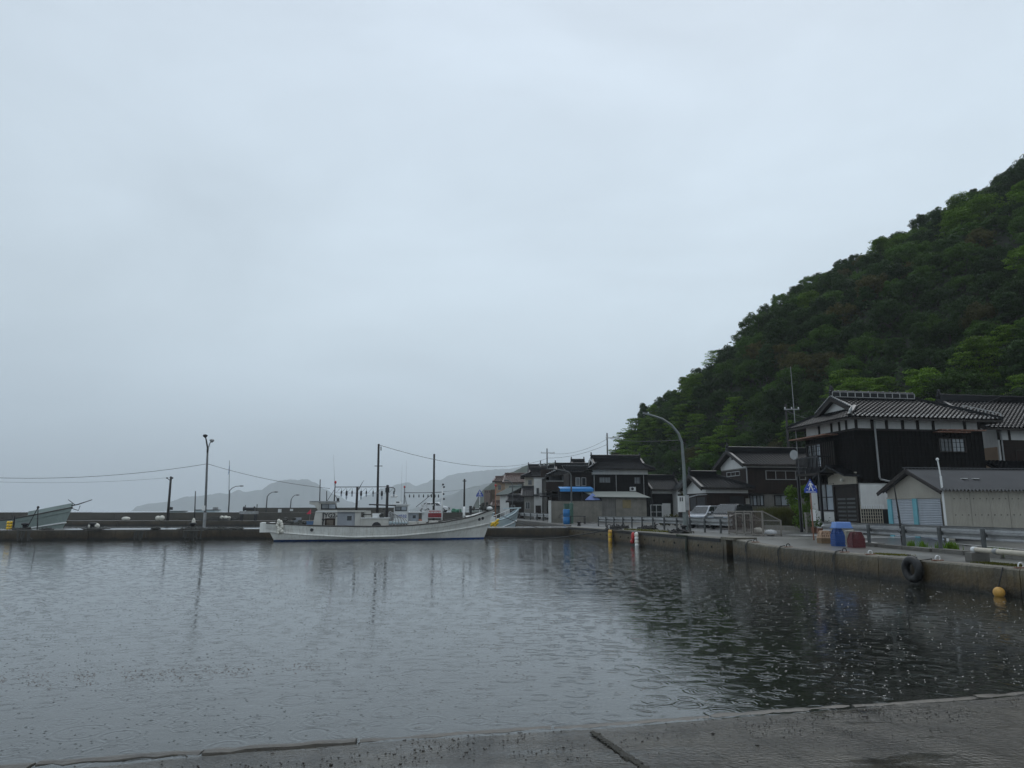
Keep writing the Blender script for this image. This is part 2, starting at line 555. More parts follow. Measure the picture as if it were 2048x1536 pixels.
# ---- slipway in the foreground -------------------------------------------
def wl(X):      # waterline of the slipway
    return 7.4 + 0.236 * X
m_ramp = mat('wet_slipway_concrete', (0.062, 0.056, 0.045), 0.3, 0.55, 1.3, 0.045, 24, world=True)
# film of rain water: polished where it pools, rough where grit stands out
t = m_ramp.node_tree
bs = t.nodes['Principled BSDF']
g_ = t.nodes.new('ShaderNodeNewGeometry')
nz = t.nodes.new('ShaderNodeTexNoise'); nz.inputs['Scale'].default_value = 0.9; nz.inputs['Detail'].default_value = 8; nz.inputs['Roughness'].default_value = 0.68
mp_ = t.nodes.new('ShaderNodeMapping'); mp_.inputs['Scale'].default_value = (0.6, 1.6, 1); mp_.inputs['Rotation'].default_value = (0, 0, R(13))
t.links.new(g_.outputs['Position'], mp_.inputs[0]); t.links.new(mp_.outputs[0], nz.inputs['Vector'])
rr_ = t.nodes.new('ShaderNodeMapRange'); rr_.inputs['From Min'].default_value = 0.40; rr_.inputs['From Max'].default_value = 0.60
rr_.inputs['To Min'].default_value = 0.05; rr_.inputs['To Max'].default_value = 0.30
t.links.new(nz.outputs['Fac'], rr_.inputs['Value']); t.links.new(rr_.outputs[0], bs.inputs['Roughness'])
for nd in t.nodes:
    if nd.type == 'BUMP':
        sc_ = t.nodes.new('ShaderNodeMapRange'); sc_.inputs['From Min'].default_value = 0.38; sc_.inputs['From Max'].default_value = 0.54
        sc_.inputs['To Min'].default_value = 0.12; sc_.inputs['To Max'].default_value = 1.0
        t.links.new(nz.outputs['Fac'], sc_.inputs['Value']); t.links.new(sc_.outputs[0], nd.inputs['Strength'])
# dark algae runs lying diagonally across the slab
src_ = bs.inputs['Base Color'].links[0].from_socket
mq = t.nodes.new('ShaderNodeMapping'); mq.inputs['Rotation'].default_value = (0, 0, R(42)); mq.inputs['Scale'].default_value = (1.5, .35, 1)
nq = t.nodes.new('ShaderNodeTexNoise'); nq.inputs['Scale'].default_value = 1.1; nq.inputs['Detail'].default_value = 9; nq.inputs['Roughness'].default_value = .72
t.links.new(g_.outputs['Position'], mq.inputs[0]); t.links.new(mq.outputs[0], nq.inputs['Vector'])
rq = t.nodes.new('ShaderNodeMapRange'); rq.inputs['From Min'].default_value = .5; rq.inputs['From Max'].default_value = .62; rq.inputs['To Max'].default_value = .9
t.links.new(nq.outputs['Fac'], rq.inputs['Value'])
xq = t.nodes.new('ShaderNodeMix'); xq.data_type = 'RGBA'; xq.inputs['B'].default_value = (.016, .014, .008, 1)
t.links.new(rq.outputs[0], xq.inputs['Factor']); t.links.new(src_, xq.inputs['A']); t.links.new(xq.outputs['Result'], bs.inputs['Base Color'])
from mathutils import noise as mnoise
b = MB()
nx, ny = 120, 70
for j in range(ny + 1):
    for i in range(nx + 1):
        X = -22 + 36.5 * i / nx
        d = 14.0 - 26.0 * (j / ny) if False else 8.5 - 16.5 * j / ny     # distance beyond the waterline
        Y = wl(X) + d
        nzv = mnoise.noise(Vector((X * 0.7, Y * 0.9, 0.3))) * 0.018 + mnoise.noise(Vector((X * 2.1, Y * 2.6, 5.3))) * 0.007
        z = -0.085 * d * (1.0 if d < 0 else 1.5) - (0.02 if d > 0 else 0) + nzv * (1 if d < -.15 else 0.4) - 0.004
        b.v.append((X, Y, z))
for j in range(ny):
    for i in range(nx):
        a = j * (nx + 1) + i
        b.f.append((a, a + nx + 1, a + nx + 2, a + 1))
slip = struct(b.build('slipway', m_ramp, smooth=True))
# raised, broken concrete lip along the waterline, cast in lengths
m_lip = mat('worn_lip_concrete', (0.07, 0.06, 0.046), 0.4, 0.35, 3, 0.01, 20, world=True)
random.seed(3)
xs = [-5.2, -4.0, -2.72, -1.42, 0.4, 2.05, 3.7, 5.3, 7.2, 9.3, 11.6]
for k in range(len(xs) - 1):
    b = MB()
    x0, x1 = xs[k] + 0.015, xs[k + 1] - 0.015
    m_ = max(6, int((x1 - x0) / 0.11))
    hgt = [.014, .014, .028, .008, .006, .007, .008, .009, .010, .010][k]
    for i in range(m_ + 1):
        X = x0 + (x1 - x0) * i / m_
        Y = wl(X) + 0.04 * (k % 2) + random.uniform(-.012, .012)
        wd = 0.11 + random.uniform(-.03, .03)
        zt = hgt + random.uniform(-.005, .005)
        for (yy, zz) in ((Y - wd - .012, -.02), (Y - wd, zt - .008), (Y - wd * .5, zt), (Y, zt - .006), (Y + .01, -.05)):
            b.v.append((X, yy, zz))
    for i in range(m_):
        for q in range(4):
            a = i * 5 + q
            b.f.append((a, a + 5, a + 6, a + 1))
    b.f += [(0, 1, 2, 3, 4), tuple(m_ * 5 + q for q in range(5))]
    b.build('lip_block', m_lip, slip)
# weedy joint between two slabs of the slipway
def on_ramp(px, py):
    p = gp(px, py, 0)
    for _ in range(8):
        p = gp(px, py, max(0, -.085 * (p.y - wl(p.x))))
    return p + Vector((0, 0, .004))
p0, p1 = on_ramp(1186, 1466), on_ramp(1310, 1552)
b = MB()
random.seed(5)
m_weed = mat('dark_weed', (0.022, 0.02, 0.013), 0.7, 0.5, 9)
for i in range(900):
    s = random.random()
    c = p0.lerp(p1, s) + Vector((random.gauss(0, .010 + .008 * s), random.gauss(0, .012), random.uniform(-.006, .004)))
    b.ball(c, random.uniform(.006, .017), 5, 3, (1.4, 1, .6))
o = b.build('joint_weed', m_weed, slip, stuff=True)
# loose grit and shells washed up on the slipway
b = MB()
m_grit = mat('grit', (0.035, 0.03, 0.024), 0.5, 0.5, 15)
for i in range(1900):
    X = random.uniform(-5, 6.5)
    d = -abs(random.gauss(0.35, 0.55)) - .12
    if mnoise.noise(Vector((X * .9, d * 1.7, 2.0))) < -0.02 and random.random() < .9:
        continue
    Y = wl(X) + d
    b.ball((X, Y, -0.085 * d + .002), random.uniform(.003, .009) * (2.0 if random.random() < .03 else 1), 5, 3, (1.2, 1.1, .8))
o = b.build('grit', m_grit, stuff=True)
tag(o, 'dark grit and small pebbles scattered over the wet slipway', 'grit')

# rain splashes: small craters and crowns standing on the water
b = MB()
random.seed(11)
def splash(x, y, r):
    k = 6
    a0 = random.random() * 6.28
    n0 = len(b.v)
    h = r * random.uniform(0.28, 0.55)
    for rr, zz in ((r * 1.5, 0.0), (r * .7, h * .55), (r * .25, h)):
        for i in range(k):
            t_ = a0 + 2 * math.pi * i / k
            b.v.append((x + rr * math.cos(t_), y + rr * math.sin(t_), zz + .001))
    for q in range(2):
        for i in range(k):
            b.f.append((n0 + q * k + i, n0 + q * k + (i + 1) % k, n0 + (q + 1) * k + (i + 1) % k, n0 + (q + 1) * k + i))
    b.f.append(tuple(n0 + 2 * k + i for i in range(k)))
cnt = 0
while cnt < 6500:
    Y = 6 + 34 * random.random() ** 1.25
    X = random.uniform(-.75, .75) * Y * 1.02
    if Y < wl(X) + .25 or X > edge(Y) - .3:
        continue
    splash(X, Y, random.uniform(.006, .012) * (1 + Y * .010))
    cnt += 1
o = b.build('rain_splashes', mw, smooth=True, stuff=True)
tag(o, 'tiny raindrop splashes dotting the harbour water', 'splashes')
# drifting line of leaf litter on the water
b = MB()
m_lit = mat('leaf_litter', (0.06, 0.04, 0.026), 0.7, 0.5, 20)
for i in range(620):
    px = random.uniform(-30, 640)
    c = 1362 - px * .045 + random.gauss(0, 6 + 5 * math.sin(px * .021) ** 2)
    if mnoise.noise(Vector((px * .012, 0, 1))) < -.12 and random.random() < .85:
        continue
    p = gp(px, c, .004)
    a = random.random() * 3.14
    ca, sa = math.cos(a), math.sin(a)
    l1, l2 = random.uniform(.008, .02), random.uniform(.003, .008)
    b.quad(*[(p.x + ca * u * l1 - sa * v_ * l2, p.y + sa * u * l1 + ca * v_ * l2, .004 + .005 * (u > 0)) for u, v_ in ((-1, -1), (1, -1), (1, 1), (-1, 1))])
o = b.build('leaf_litter', m_lit, stuff=True)
tag(o, 'brown leaf litter drifting in a line on the water', 'litter')

# ---- ground, quay, road ----------------------------------------------------
YS = [-30, -10, 0, 8, 14, 17.86, 21, 25, 29.3, 30.8, 32.3, 36, 40, 45, 50, 55, 60.7, 64.9, 70, 75, 79, 85, 92, 100, 110, 120, 130, 150, 170, 200, 260]
b = MB()
for i, Y in enumerate(YS):
    e = edge(Y)
    for X in (e + .45, e + 3, e + 6, e + 10, e + 25, e + 60, e + 140):
        b.v.append((X, Y, zq(Y)))
for i in range(len(YS) - 1):
    for k in range(6):
        a = i * 7 + k
        b.f.append((a, a + 1, a + 8, a + 7))
struct(b.build('ground', m_deck))
rail_x = lambda Y: lerp([(-20, 15.6), (14, 15.0), (22.6, 14.72), (29.5, 14.5), (34, 14.15), (38, 12.6), (40.4, 11.75), (46, 10.45), (52.6, 8.75), (61.3, 7.35), (70, 6.7), (79, 4.95), (100, .5), (130, -8), (170, -21), (260, -57)], Y)
road_w = lambda Y: lerp([(-20, 6), (20, 4.6), (40, 4.9), (60, 5.2), (75, 5.0), (120, 4.5), (260, 4.5)], Y)
b = MB()
for Y in YS:
    r_ = rail_x(Y)
    for q in (0.35, road_w(Y)):
        b.v.append((r_ + q, Y, zq(Y) + .006))
for i in range(len(YS) - 1):
    b.f.append((2 * i, 2 * i + 1, 2 * i + 3, 2 * i + 2))
struct(b.build('road', m_road))
def stripe(pts, wd, name='road_marking'):
    b = MB()
    for k, (x, y) in enumerate(pts):
        x0, y0 = pts[max(k - 1, 0)]; x1, y1 = pts[min(k + 1, len(pts) - 1)]
        d = Vector((x1 - x0, y1 - y0)).normalized()
        for s in (-1, 1):
            b.v.append((x - d.y * wd / 2 * s, y + d.x * wd / 2 * s, zq(y) + .012))
    for k in range(len(pts) - 1):
        b.f.append((2 * k, 2 * k + 1, 2 * k + 3, 2 * k + 2))
    return struct(b.build(name, m_mark))
stripe([(rail_x(y) + .8, y) for y in (10, 14, 18, 22, 26, 30, 32.5)], .15)
stripe([(rail_x(y) + 4.0, y) for y in (10, 14, 18, 22, 26, 30, 34, 38)], .15)
stripe([(rail_x(y) + .75, y) for y in (41, 45, 50, 55, 61, 66, 72, 78, 86, 95, 104)], .15)
for k in range(5):      # zebra crossing behind the sign
    y = 33.0 + k * .95
    stripe([(rail_x(y) + .9, y), (rail_x(y) + 4.2, y + .4)], .45)
for k in range(6):
    y = 47 + k * 5.2
    stripe([(rail_x(y) + 2.6, y), (rail_x(y + 2.2) + 2.6, y + 2.2)], .12)

quay = bpy.data.objects.new('quay', None)
COL.objects.link(quay)
struct(quay)
def quay_wall(pts, m, parent, ztop, thick=.45, face_only=False, name='wall_panel', cope=True):
    """pts: joints along the waterline, one panel between each pair; land lies to the right of the walk"""
    for (x0, y0), (x1, y1) in zip(pts, pts[1:]):
        b = MB()
        d = Vector((x1 - x0, y1 - y0)); ln = d.length; d.normalize()
        nrm = Vector((d.y, -d.x))        # towards land
        g = .012
        a0, a1 = Vector((x0, y0)) + d * g, Vector((x1, y1)) - d * g
        z0, z1 = ztop(x0, y0), ztop(x1, y1)
        bat = .05
        prof = [(-bat, -2.6), (-bat * .6, -.05), (0, None), (.04, 'c'), (thick, 't')]
        for a, z in ((a0, z0), (a1, z1)):
            for off, zz in prof:
                zv = zz if isinstance(zz, (int, float)) else (z - .04 if zz is None else z + .003)
                p = a + nrm * off
                b.v.append((p.x, p.y, zv))
        for k in range(4):
            b.f.append((k, k + 1, k + 6, k + 5))
        b.f += [(0, 1, 2, 3, 4), (9, 8, 7, 6, 5)]
        b.build(name, m, parent)
eq = lambda y: (edge(y), y)
quay_wall([eq(y) for y in (-6, 2, 8.5, 14.5, 17.9, 22.9, 26.2, 29.6, 31.9)], m_quay, quay, lambda x, y: zq(y))
quay_wall([eq(y) for y in (33.1, 37.5, 43, 48.5, 54.5, 60.7)], m_quay, quay, lambda x, y: zq(y))
# niche with ladder recess between the two stretches
b = MB()
for y0, y1, q in ((31.92, 32.2, 0), (32.8, 33.08, 0), (32.2, 32.8, .5)):
    p0, p1 = Vector((edge(y0) + q, y0)), Vector((edge(y1) + q, y1))
    nrm = Vector((.982, .184))
    b.prism([(p0.x, p0.y, -2.6), (p1.x, p1.y, -2.6), (p1.x, p1.y, .86), (p0.x, p0.y, .86)], (nrm.x * .45, nrm.y * .45, 0))
p0, p1 = Vector((edge(31.9) - .1, 31.9)), Vector((edge(33.1) - .1, 33.1))
b.prism([(p0.x, p0.y, .80), (p1.x, p1.y, .80), (p1.x, p1.y, .92), (p0.x, p0.y, .92)], (1.1, .2, 0))
b.build('ladder_niche', m_quay, quay)
# black strip for the dark undercut fascia, and drain holes, along the far stretch
b = MB()
for (y0, y1) in ((33.3, 37.5), (37.5, 43), (43, 48.5), (48.5, 54.5), (54.5, 60.4)):
    b.bar((edge(y0) - .03, y0 + .02, zq(y0) - .12), (edge(y1) - .03, y1 - .02, zq(y1) - .12), .05, .16)
b.build('fascia_strip', m_black, quay)
m_hole = mat('drain_hole', (0.004, 0.004, 0.004), 0.9)
for k in range(19):
    y = 34.2 + k * 1.42
    b = MB()
    b.box(-.012, .05, -.05, .05, -.05, .05)
    h = b.build('drain_hole', m_hole, quay)
    h.location = (edge(y) - .028, y, .42)
    h.rotation_euler = (0, 0, R(10.4))
# far basin edge of the street
quay_wall([(edge(y), y) for y in (64.9, 72, 79, 89, 100, 115, 130, 150, 170, 215, 260)], m_pier, quay, lambda x, y: zq(y), name='basin_wall_panel')

# ---- pier --------------------------------------------------------------------
PD = Vector((.9806, .196))
PN = Vector((-.196, .9806))
PB = Vector((4.62, 59.6))          # front corner where the pier leaves the quay
ZP = .72
def pier_pt(s, t_, z):
    p = PB - PD * s + PN * t_
    return (p.x, p.y, z)
pier = bpy.data.objects.new('pier', None)
COL.objects.link(pier)
struct(pier)
js = [-1.2, 6.6, 14.0, 22.2, 29.0, 36, 43.5, 51, 60, 75]
for a, c in zip(js, js[1:]):
    b = MB()
    a += .012; c -= .012
    P_ = lambda s, t_, z: pier_pt(s, t_, z)
    b.v += [P_(a, -.05, -2.6), P_(c, -.05, -2.6), P_(c, 0, ZP - .04), P_(a, 0, ZP - .04), P_(c, .05, ZP), P_(a, .05, ZP), P_(c, 4.4, ZP), P_(a, 4.4, ZP), P_(c, 4.4, -2.6), P_(a, 4.4, -2.6)]
    b.f += [(1, 0, 3, 2), (2, 3, 5, 4), (4, 5, 7, 6), (6, 7, 9, 8), (0, 9, 7, 5, 3), (1, 2, 4, 6, 8)]
    b.build('pier_block', m_pier, pier)
b = MB()
b.v += [pier_pt(-1.2, .10, ZP + .006), pier_pt(75, .10, ZP + .006), pier_pt(75, 4.35, ZP + .006), pier_pt(-1.2, 4.35, ZP + .006)]
b.f.append((0, 1, 2, 3))
b.build('deck_topping', m_pdeck, pier)

# ---- outer quay and seawall behind the second basin ------------------------------
sea = bpy.data.objects.new('outer_quay', None)
COL.objects.link(sea)
struct(sea)
for k in range(9):
    x0 = -84 + k * 9.6
    b = MB(); b.box(x0 + .02, x0 + 9.58, 101 + .0, 107.5, -2.6, .69)
    b.build('quay_block', m_pier, sea)
swl = thing('seawall', 'long low brown concrete seawall closing off the far basin', 'seawall', (0, 0, 0))
for k in range(11):
    x0 = -92 + k * 8.2
    b = MB(); b.box(x0 + .02, x0 + 8.18, 107.5, 116, -2.6, 1.80 + .012 * (k % 3))
    b.build('wall_block', m_sea_wall, swl)
b = MB(); b.box(-92, -1.8, 107.44, 107.5, .69, .86); b.build('wall_footing', m_pier, swl)
hw = thing('seawall_parapet', 'taller concrete parapet carrying two white notice boards beyond the seawall', 'seawall')
for k in range(3):
    b = MB(); b.box(-46 + k * 9 + .02, -46 + k * 9 + 8.98, 125, 126, -2.6, 2.58 + .01 * k)
    b.build('wall_block', m_sea_wall, hw)
for (pa, pc, ya, yc, nm) in ((556, 563, 1018, 1025, 0), (580, 586, 1018, 1022, 1)):
    p, q = at(pa, yc, 124.9), at(pc, ya, 124.9)
    b = MB(); b.box(p.x, q.x, 124.85, 124.99, p.z, q.z)
    tag(b.build('notice_board', m_white, None), ['larger', 'smaller'][nm] + ' white notice board on the far concrete parapet', 'notice board', 'notice boards on the parapet')

# ---- distant mountains ------------------------------------------------------------
def range_mesh(name, prof, Y, m, depth, seed, base=-20, lab=None):
    """prof: silhouette pixels; a solid ridge with spurs, facing the harbour"""
    random.seed(seed)
    pts = []
    for (xa, ya), (xb, yb) in zip(prof, prof[1:]):
        k = max(2, int(abs(xb - xa) / 4))
        for i in range(k):
            s = i / k
            s2 = s * s * (3 - 2 * s)
            pts.append((xa + (xb - xa) * s, ya + (yb - ya) * s2))
    pts.append(prof[-1])
    b = MB()
    rows = 14
    for (px, py) in pts:
        p = at(px, py, Y)
        for r_ in range(rows + 1):
            f = r_ / rows
            spur = mnoise.noise(Vector((px * .03, f * 3.0, seed))) * .35 + mnoise.noise(Vector((px * .09, f * 6, seed + 4))) * .2
            yy = p.y - depth * (1 - f) * (1 + spur * (1 - f))
            zz = base + (p.z - base) * (f ** 1.15) * (1 + (.10 * mnoise.noise(Vector((px * .12, f * 9, seed + 9)))) * (1 - f))
            zz += 0.02 * (p.z - base) * mnoise.noise(Vector((px * .5, f * 9, seed + 2)))
            b.v.append((p.x * yy / p.y, yy, zz))
        b.v.append((p.x * 1.2, p.y * 1.2, base))
    R2 = rows + 2
    for i in range(len(pts) - 1):
        for r_ in range(rows + 1):
            a = i * R2 + r_
            b.f.append((a, a + R2, a + R2 + 1, a + 1))
    return struct(b.build(name, m, smooth=True))
m_mtn = mat('forested_mountain', (0.035, 0.05, 0.04), 0.9, 0.35, 0.01, world=True)
m_head = mat('forested_headland', (0.03, 0.045, 0.03), 0.9, 0.5, 0.12, world=True)
range_mesh('mountain_range', [(262, 1022), (275, 1012), (300, 1007), (335, 1004), (375, 993), (400, 992), (420, 989), (440, 986), (455, 988), (478, 980), (490, 984), (520, 980), (545, 966), (560, 961), (575, 959), (590, 960), (612, 958), (628, 964), (650, 978), (672, 990), (700, 1003), (740, 1022)], 3300, m_mtn, 500, 1.3)
range_mesh('mountain_range', [(700, 1012), (735, 990), (770, 976), (800, 968), (815, 964), (832, 972), (850, 966), (865, 959), (880, 960), (900, 950), (920, 946), (950, 943), (985, 939), (1010, 938), (1060, 930), (1120, 930), (1200, 940)], 3900, m_mtn, 600, 4.1)
range_mesh('mountain_range', [(820, 1018), (860, 1005), (900, 990), (925, 980), (950, 972), (985, 966), (1040, 955), (1100, 955)], 2100, m_mtn, 350, 7.7)
hd = range_mesh('headland', [(938, 1024), (948, 1010), (955, 996), (962, 984), (972, 974), (985, 965), (1000, 952), (1015, 946), (1060, 930), (1110, 925), (1160, 930)], 420, m_head, 60, 9.2, base=-4)
# ================================================================== WOODED HILL
foot = [(2600, 30, 1.5), (2300, 42, 1.5), (2048, 51, 1.2), (1900, 55, 1.2), (1770, 60, 1.2), (1640, 66, 1.2), (1545, 72, 1.2), (1400, 84, 1.2), (1300, 100, 1.2), (1262, 108, 1.2), (1236, 116, 1.2), (1224, 124, 1.2)]
ridge = [(2600, 60, 80), (2300, 78, 190), (2048, 95, 342), (1900, 97, 431), (1770, 99, 494), (1640, 102, 563), (1545, 104, 621), (1400, 110, 754), (1300, 116, 832), (1262, 119, 876), (1236, 121, 915), (1224, 126, 975)]
def subdiv(lst, k):
    o = []
    for a, c in zip(lst, lst[1:]):
        for i in range(k):
            s = i / k
            o.append(tuple(a[j] + (c[j] - a[j]) * s for j in range(3)))
    o.append(lst[-1])
    return o
SUBK = 8
F_, R_ = subdiv(foot, SUBK), subdiv(ridge, SUBK)
Fp = [Vector((ray(x, 950)[0] / ray(x, 950)[1] * y, y, z)) for x, y, z in F_]
Rp = [at(x, py, y) for x, y, py in R_]
def hill_pt(u, v):
    """u 0..1 along (right to left), v 0 foot .. 1 ridge"""
    fu = u * (len(Fp) - 1)
    i = min(int(fu), len(Fp) - 2)
    s = fu - i
    a, c = Fp[i].lerp(Fp[i + 1], s), Rp[i].lerp(Rp[i + 1], s)
    p = a.lerp(c, v)
    p.z = a.z + (c.z - a.z) * (0.72 * v + 0.28 * math.sin(v * math.pi / 2))
    bmp = mnoise.noise(Vector((p.x * .09, p.y * .09, 3))) * 1.6
    p.z += bmp * math.sin(math.pi * min(1, max(0, v)))
    return p
b = MB()
nu, nv = 100, 26
for i in range(nu + 1):
    for j in range(nv + 1):
        b.v.append(hill_pt(i / nu, j / nv))
    p = hill_pt(i / nu, 1.0)
    b.v.append((p.x * 1.35, p.y * 1.35, -2))
    
for i in range(nu):
    for j in range(nv + 1):
        a = i * (nv + 2) + j
        b.f.append((a, a + nv + 2, a + nv + 3, a + 1))
struct(b.build('hillside', m_soil, smooth=True))

# ---- leaf and crown meshes ------------------------------------------------------------
def leaf_quad(b, c, nrm, size, rnd, asp=0.6):
    d = nrm + Vector((rnd.gauss(0, .5), rnd.gauss(0, .5), rnd.gauss(0, .5)))
    if d.length < 1e-3:
        d = Vector((0, 0, 1))
    d.normalize()
    a = d.cross(Vector((rnd.gauss(0, 1), rnd.gauss(0, 1), rnd.gauss(0, 1))))
    if a.length < 1e-3:
        return
    a.normalize()
    e = d.cross(a)
    a, e = a * size, e * size * asp
    b.add([c - a, c - e * .8 + a * .1, c + a, c + e * .8 + a * .1], [(0, 1, 2, 3)])
def crown_mesh(seed, kind, nleaf):
    rnd = random.Random(seed)
    b = MB()
    cl = []
    if kind == 'round':
        k = 74
        for i in range(k):
            d = Vector((rnd.gauss(0, 1), rnd.gauss(0, 1), rnd.gauss(.35, .9))).normalized()
            rr = rnd.uniform(.55, 1.0)
            cl.append((Vector((d.x * 2.5 * rr, d.y * 2.5 * rr, 2.6 + d.z * 2.1 * rr)), rnd.uniform(.38, .72), .8))
    elif kind == 'layer':
        for tier in range(7):
            z = 1.4 + tier * .62 + rnd.uniform(-.15, .15)
            R0 = 3.3 * (1 - .10 * tier) * rnd.uniform(.8, 1.05)
            for i in range(9):
                a = rnd.random() * 6.283
                rr = R0 * math.sqrt(rnd.uniform(.1, 1))
                cl.append((Vector((rr * math.cos(a), rr * math.sin(a), z + rnd.uniform(-.1, .12) - rr * .05)), rnd.uniform(.6, 1.05), .24))
    else:   # tall, loose
        for i in range(38):
            h = rnd.uniform(.2, 1)
            a = rnd.random() * 6.283
            rr = 1.9 * math.sqrt(rnd.random()) * (1.15 - h * .75)
            cl.append((Vector((rr * math.cos(a), rr * math.sin(a), 1.2 + h * 5.2)), rnd.uniform(.4, .75), .75))
    per = nleaf // len(cl)
    for c, r_, fl in cl:
        for i in range(per):
            d = Vector((rnd.gauss(0, 1), rnd.gauss(0, 1), rnd.gauss(.25, 1))).normalized()
            q = r_ * (rnd.uniform(.45, 1.0) ** .5)
            p = c + Vector((d.x * q, d.y * q, d.z * q * fl))
            nn = d.copy()
            if fl < .5:
                nn = Vector((d.x * .3, d.y * .3, 1))
            leaf_quad(b, p, nn, rnd.uniform(.08, .155), rnd)
    return b
def trunk_mesh(seed):
    rnd = random.Random(seed)
    b = MB()
    b.tube([(0, 0, -1.2), (rnd.uniform(-.1, .1), 0, .4), (rnd.uniform(-.2, .2), rnd.uniform(-.2, .2), 1.6), (0, 0, 3.2)], [.2, .16, .12, .05], 6)
    for i in range(5):
        a = rnd.random() * 6.28
        z = rnd.uniform(.8, 2.2)
        b.tube([(0, 0, z), (math.cos(a) * .9, math.sin(a) * .9, z + .7), (math.cos(a) * 1.9, math.sin(a) * 1.9, z + 1.1)], [.08, .05, .02], 5)
    return b
m_bark = mat('bark', (0.035, 0.028, 0.022), 0.9, 0.4, 4)
lm = {
    'dark': leafmat('dark_evergreen_leaf', (0.025, 0.052, 0.011)),
    'mid': leafmat('mid_green_leaf', (0.048, 0.096, 0.013)),
    'bright': leafmat('bright_green_leaf', (0.105, 0.185, 0.014)),
    'olive': leafmat('olive_brown_leaf', (0.07, 0.066, 0.018)),
}
KINDS = [
    # name, crown kind, leaf, label, weight
    ('evergreen_oak', 'round', 'dark', 'dark evergreen broadleaf tree packed into the wooded hillside', 0.40),
    ('broadleaf_tree', 'round', 'mid', 'mid green broadleaf tree with a rounded crown on the hillside', 0.22),
    ('spreading_tree', 'layer', 'bright', 'bright green tree with flat layered branches on the hillside', 0.17),
    ('broadleaf_tree', 'round', 'olive', 'olive brown tinged broadleaf tree on the wooded hillside', 0.05),
    ('slender_tree', 'tall', 'dark', 'slender dark tree with a loose upright crown on the hillside', 0.13),
]
protos = []
for ki, (nm, ck, lf, lab, wt) in enumerate(KINDS):
    v_ = []
    for q in range(3):
        cme = crown_mesh(100 + ki * 10 + q, ck, 6800).mesh('crown', lm[lf])
        tme = trunk_mesh(200 + ki * 10 + q).mesh('trunk', m_bark, True)
        v_.append((cme, tme))
    protos.append(v_)
random.seed(21)
placed = []
tries = 0
cand = []
while len(placed) < 300 and tries < 60000:
    tries += 1
    u, v = random.uniform(0.155, 0.995), random.uniform(0.0, 1.02) ** .92
    p = hill_pt(min(u, 1), min(v, 1))
    d = p.length
    k_ = p.x / p.y
    if k_ > 0.80:
        continue
    mind = (2.35 if d < 85 else 2.65) if v < .88 else 1.65
    if any((p - q).length < mind for q, *_ in placed):
        continue
    placed.append((p, u, v))
placed.sort(key=lambda a: a[0].length)
for p, u, v in placed:
    # bright layered trees gather in drifts across the slope
    dr = mnoise.noise(Vector((p.x * .06, p.y * .05, p.z * .07)))
    wts = [k[4] for k in KINDS]
    wts[2] *= 4.0 if dr > .06 else .3
    wts[0] *= 1.7 if v > .75 else 1
    if v > .88:
        wts[2] *= .15; wts[4] *= .2; wts[3] *= .4
    wts[3] *= 3 if .1 < mnoise.noise(Vector((p.x * .05 + 9, p.y * .05, 1))) else .3
    ki = random.choices(range(5), wts)[0]
    nm, ck, lf, lab, wt = KINDS[ki]
    cme, tme = random.choice(protos[ki])
    s = random.uniform(.66, .96) if v < .88 else random.uniform(.74, .9) * (0.66 if v > .88 else 1) * (0.7 if u > .93 else 1)
    root = thing(nm, lab, 'tree', (p.x, p.y, p.z - .9), random.random() * 6.28, 'trees on the wooded hillside: ' + lab)
    root.scale = (s * random.uniform(.9, 1.15), s * random.uniform(.9, 1.15), s * random.uniform(.8, 1.1))
    obj_from(cme, 'crown', root)
    obj_from(tme, 'trunk', root)
# undergrowth and the rest of the leaf mass, including the slope beyond the trees
rnd = random.Random(5)
b = MB()
for i in range(60000):
    u = rnd.random() ** 1.0
    v = rnd.random()
    p = hill_pt(u, v) + Vector((rnd.gauss(0, .5), rnd.gauss(0, .5), abs(rnd.gauss(.3, .7)) * (1 if v < .85 else .3)))
    leaf_quad(b, p, Vector((-.4, -.5, .7)), rnd.uniform(.16, .34), rnd)
o = b.build('undergrowth', lm['dark'], stuff=True)
tag(o, 'dark tangled undergrowth covering the steep hillside', 'undergrowth')

# ---- haze ---------------------------------------------------------------------------
mh = bpy.data.materials.new('rain_haze')
mh.use_nodes = True
t = mh.node_tree
t.nodes.clear()
ho = t.nodes.new('ShaderNodeOutputMaterial')
pv = t.nodes.new('ShaderNodeVolumePrincipled')
pv.inputs['Color'].default_value = (0.905, 0.96, 1.0, 1)
pv.inputs['Density'].default_value = 0.0003
pv.inputs['Anisotropy'].default_value = 0.2
t.links.new(pv.outputs[0], ho.inputs['Volume'])
b = MB()
b.box(-13000, 13000, -70, 14500, -30, 420)
o = b.build('haze', mh, stuff=True)
tag(o, 'thin rain haze hanging over the whole harbour', 'haze')
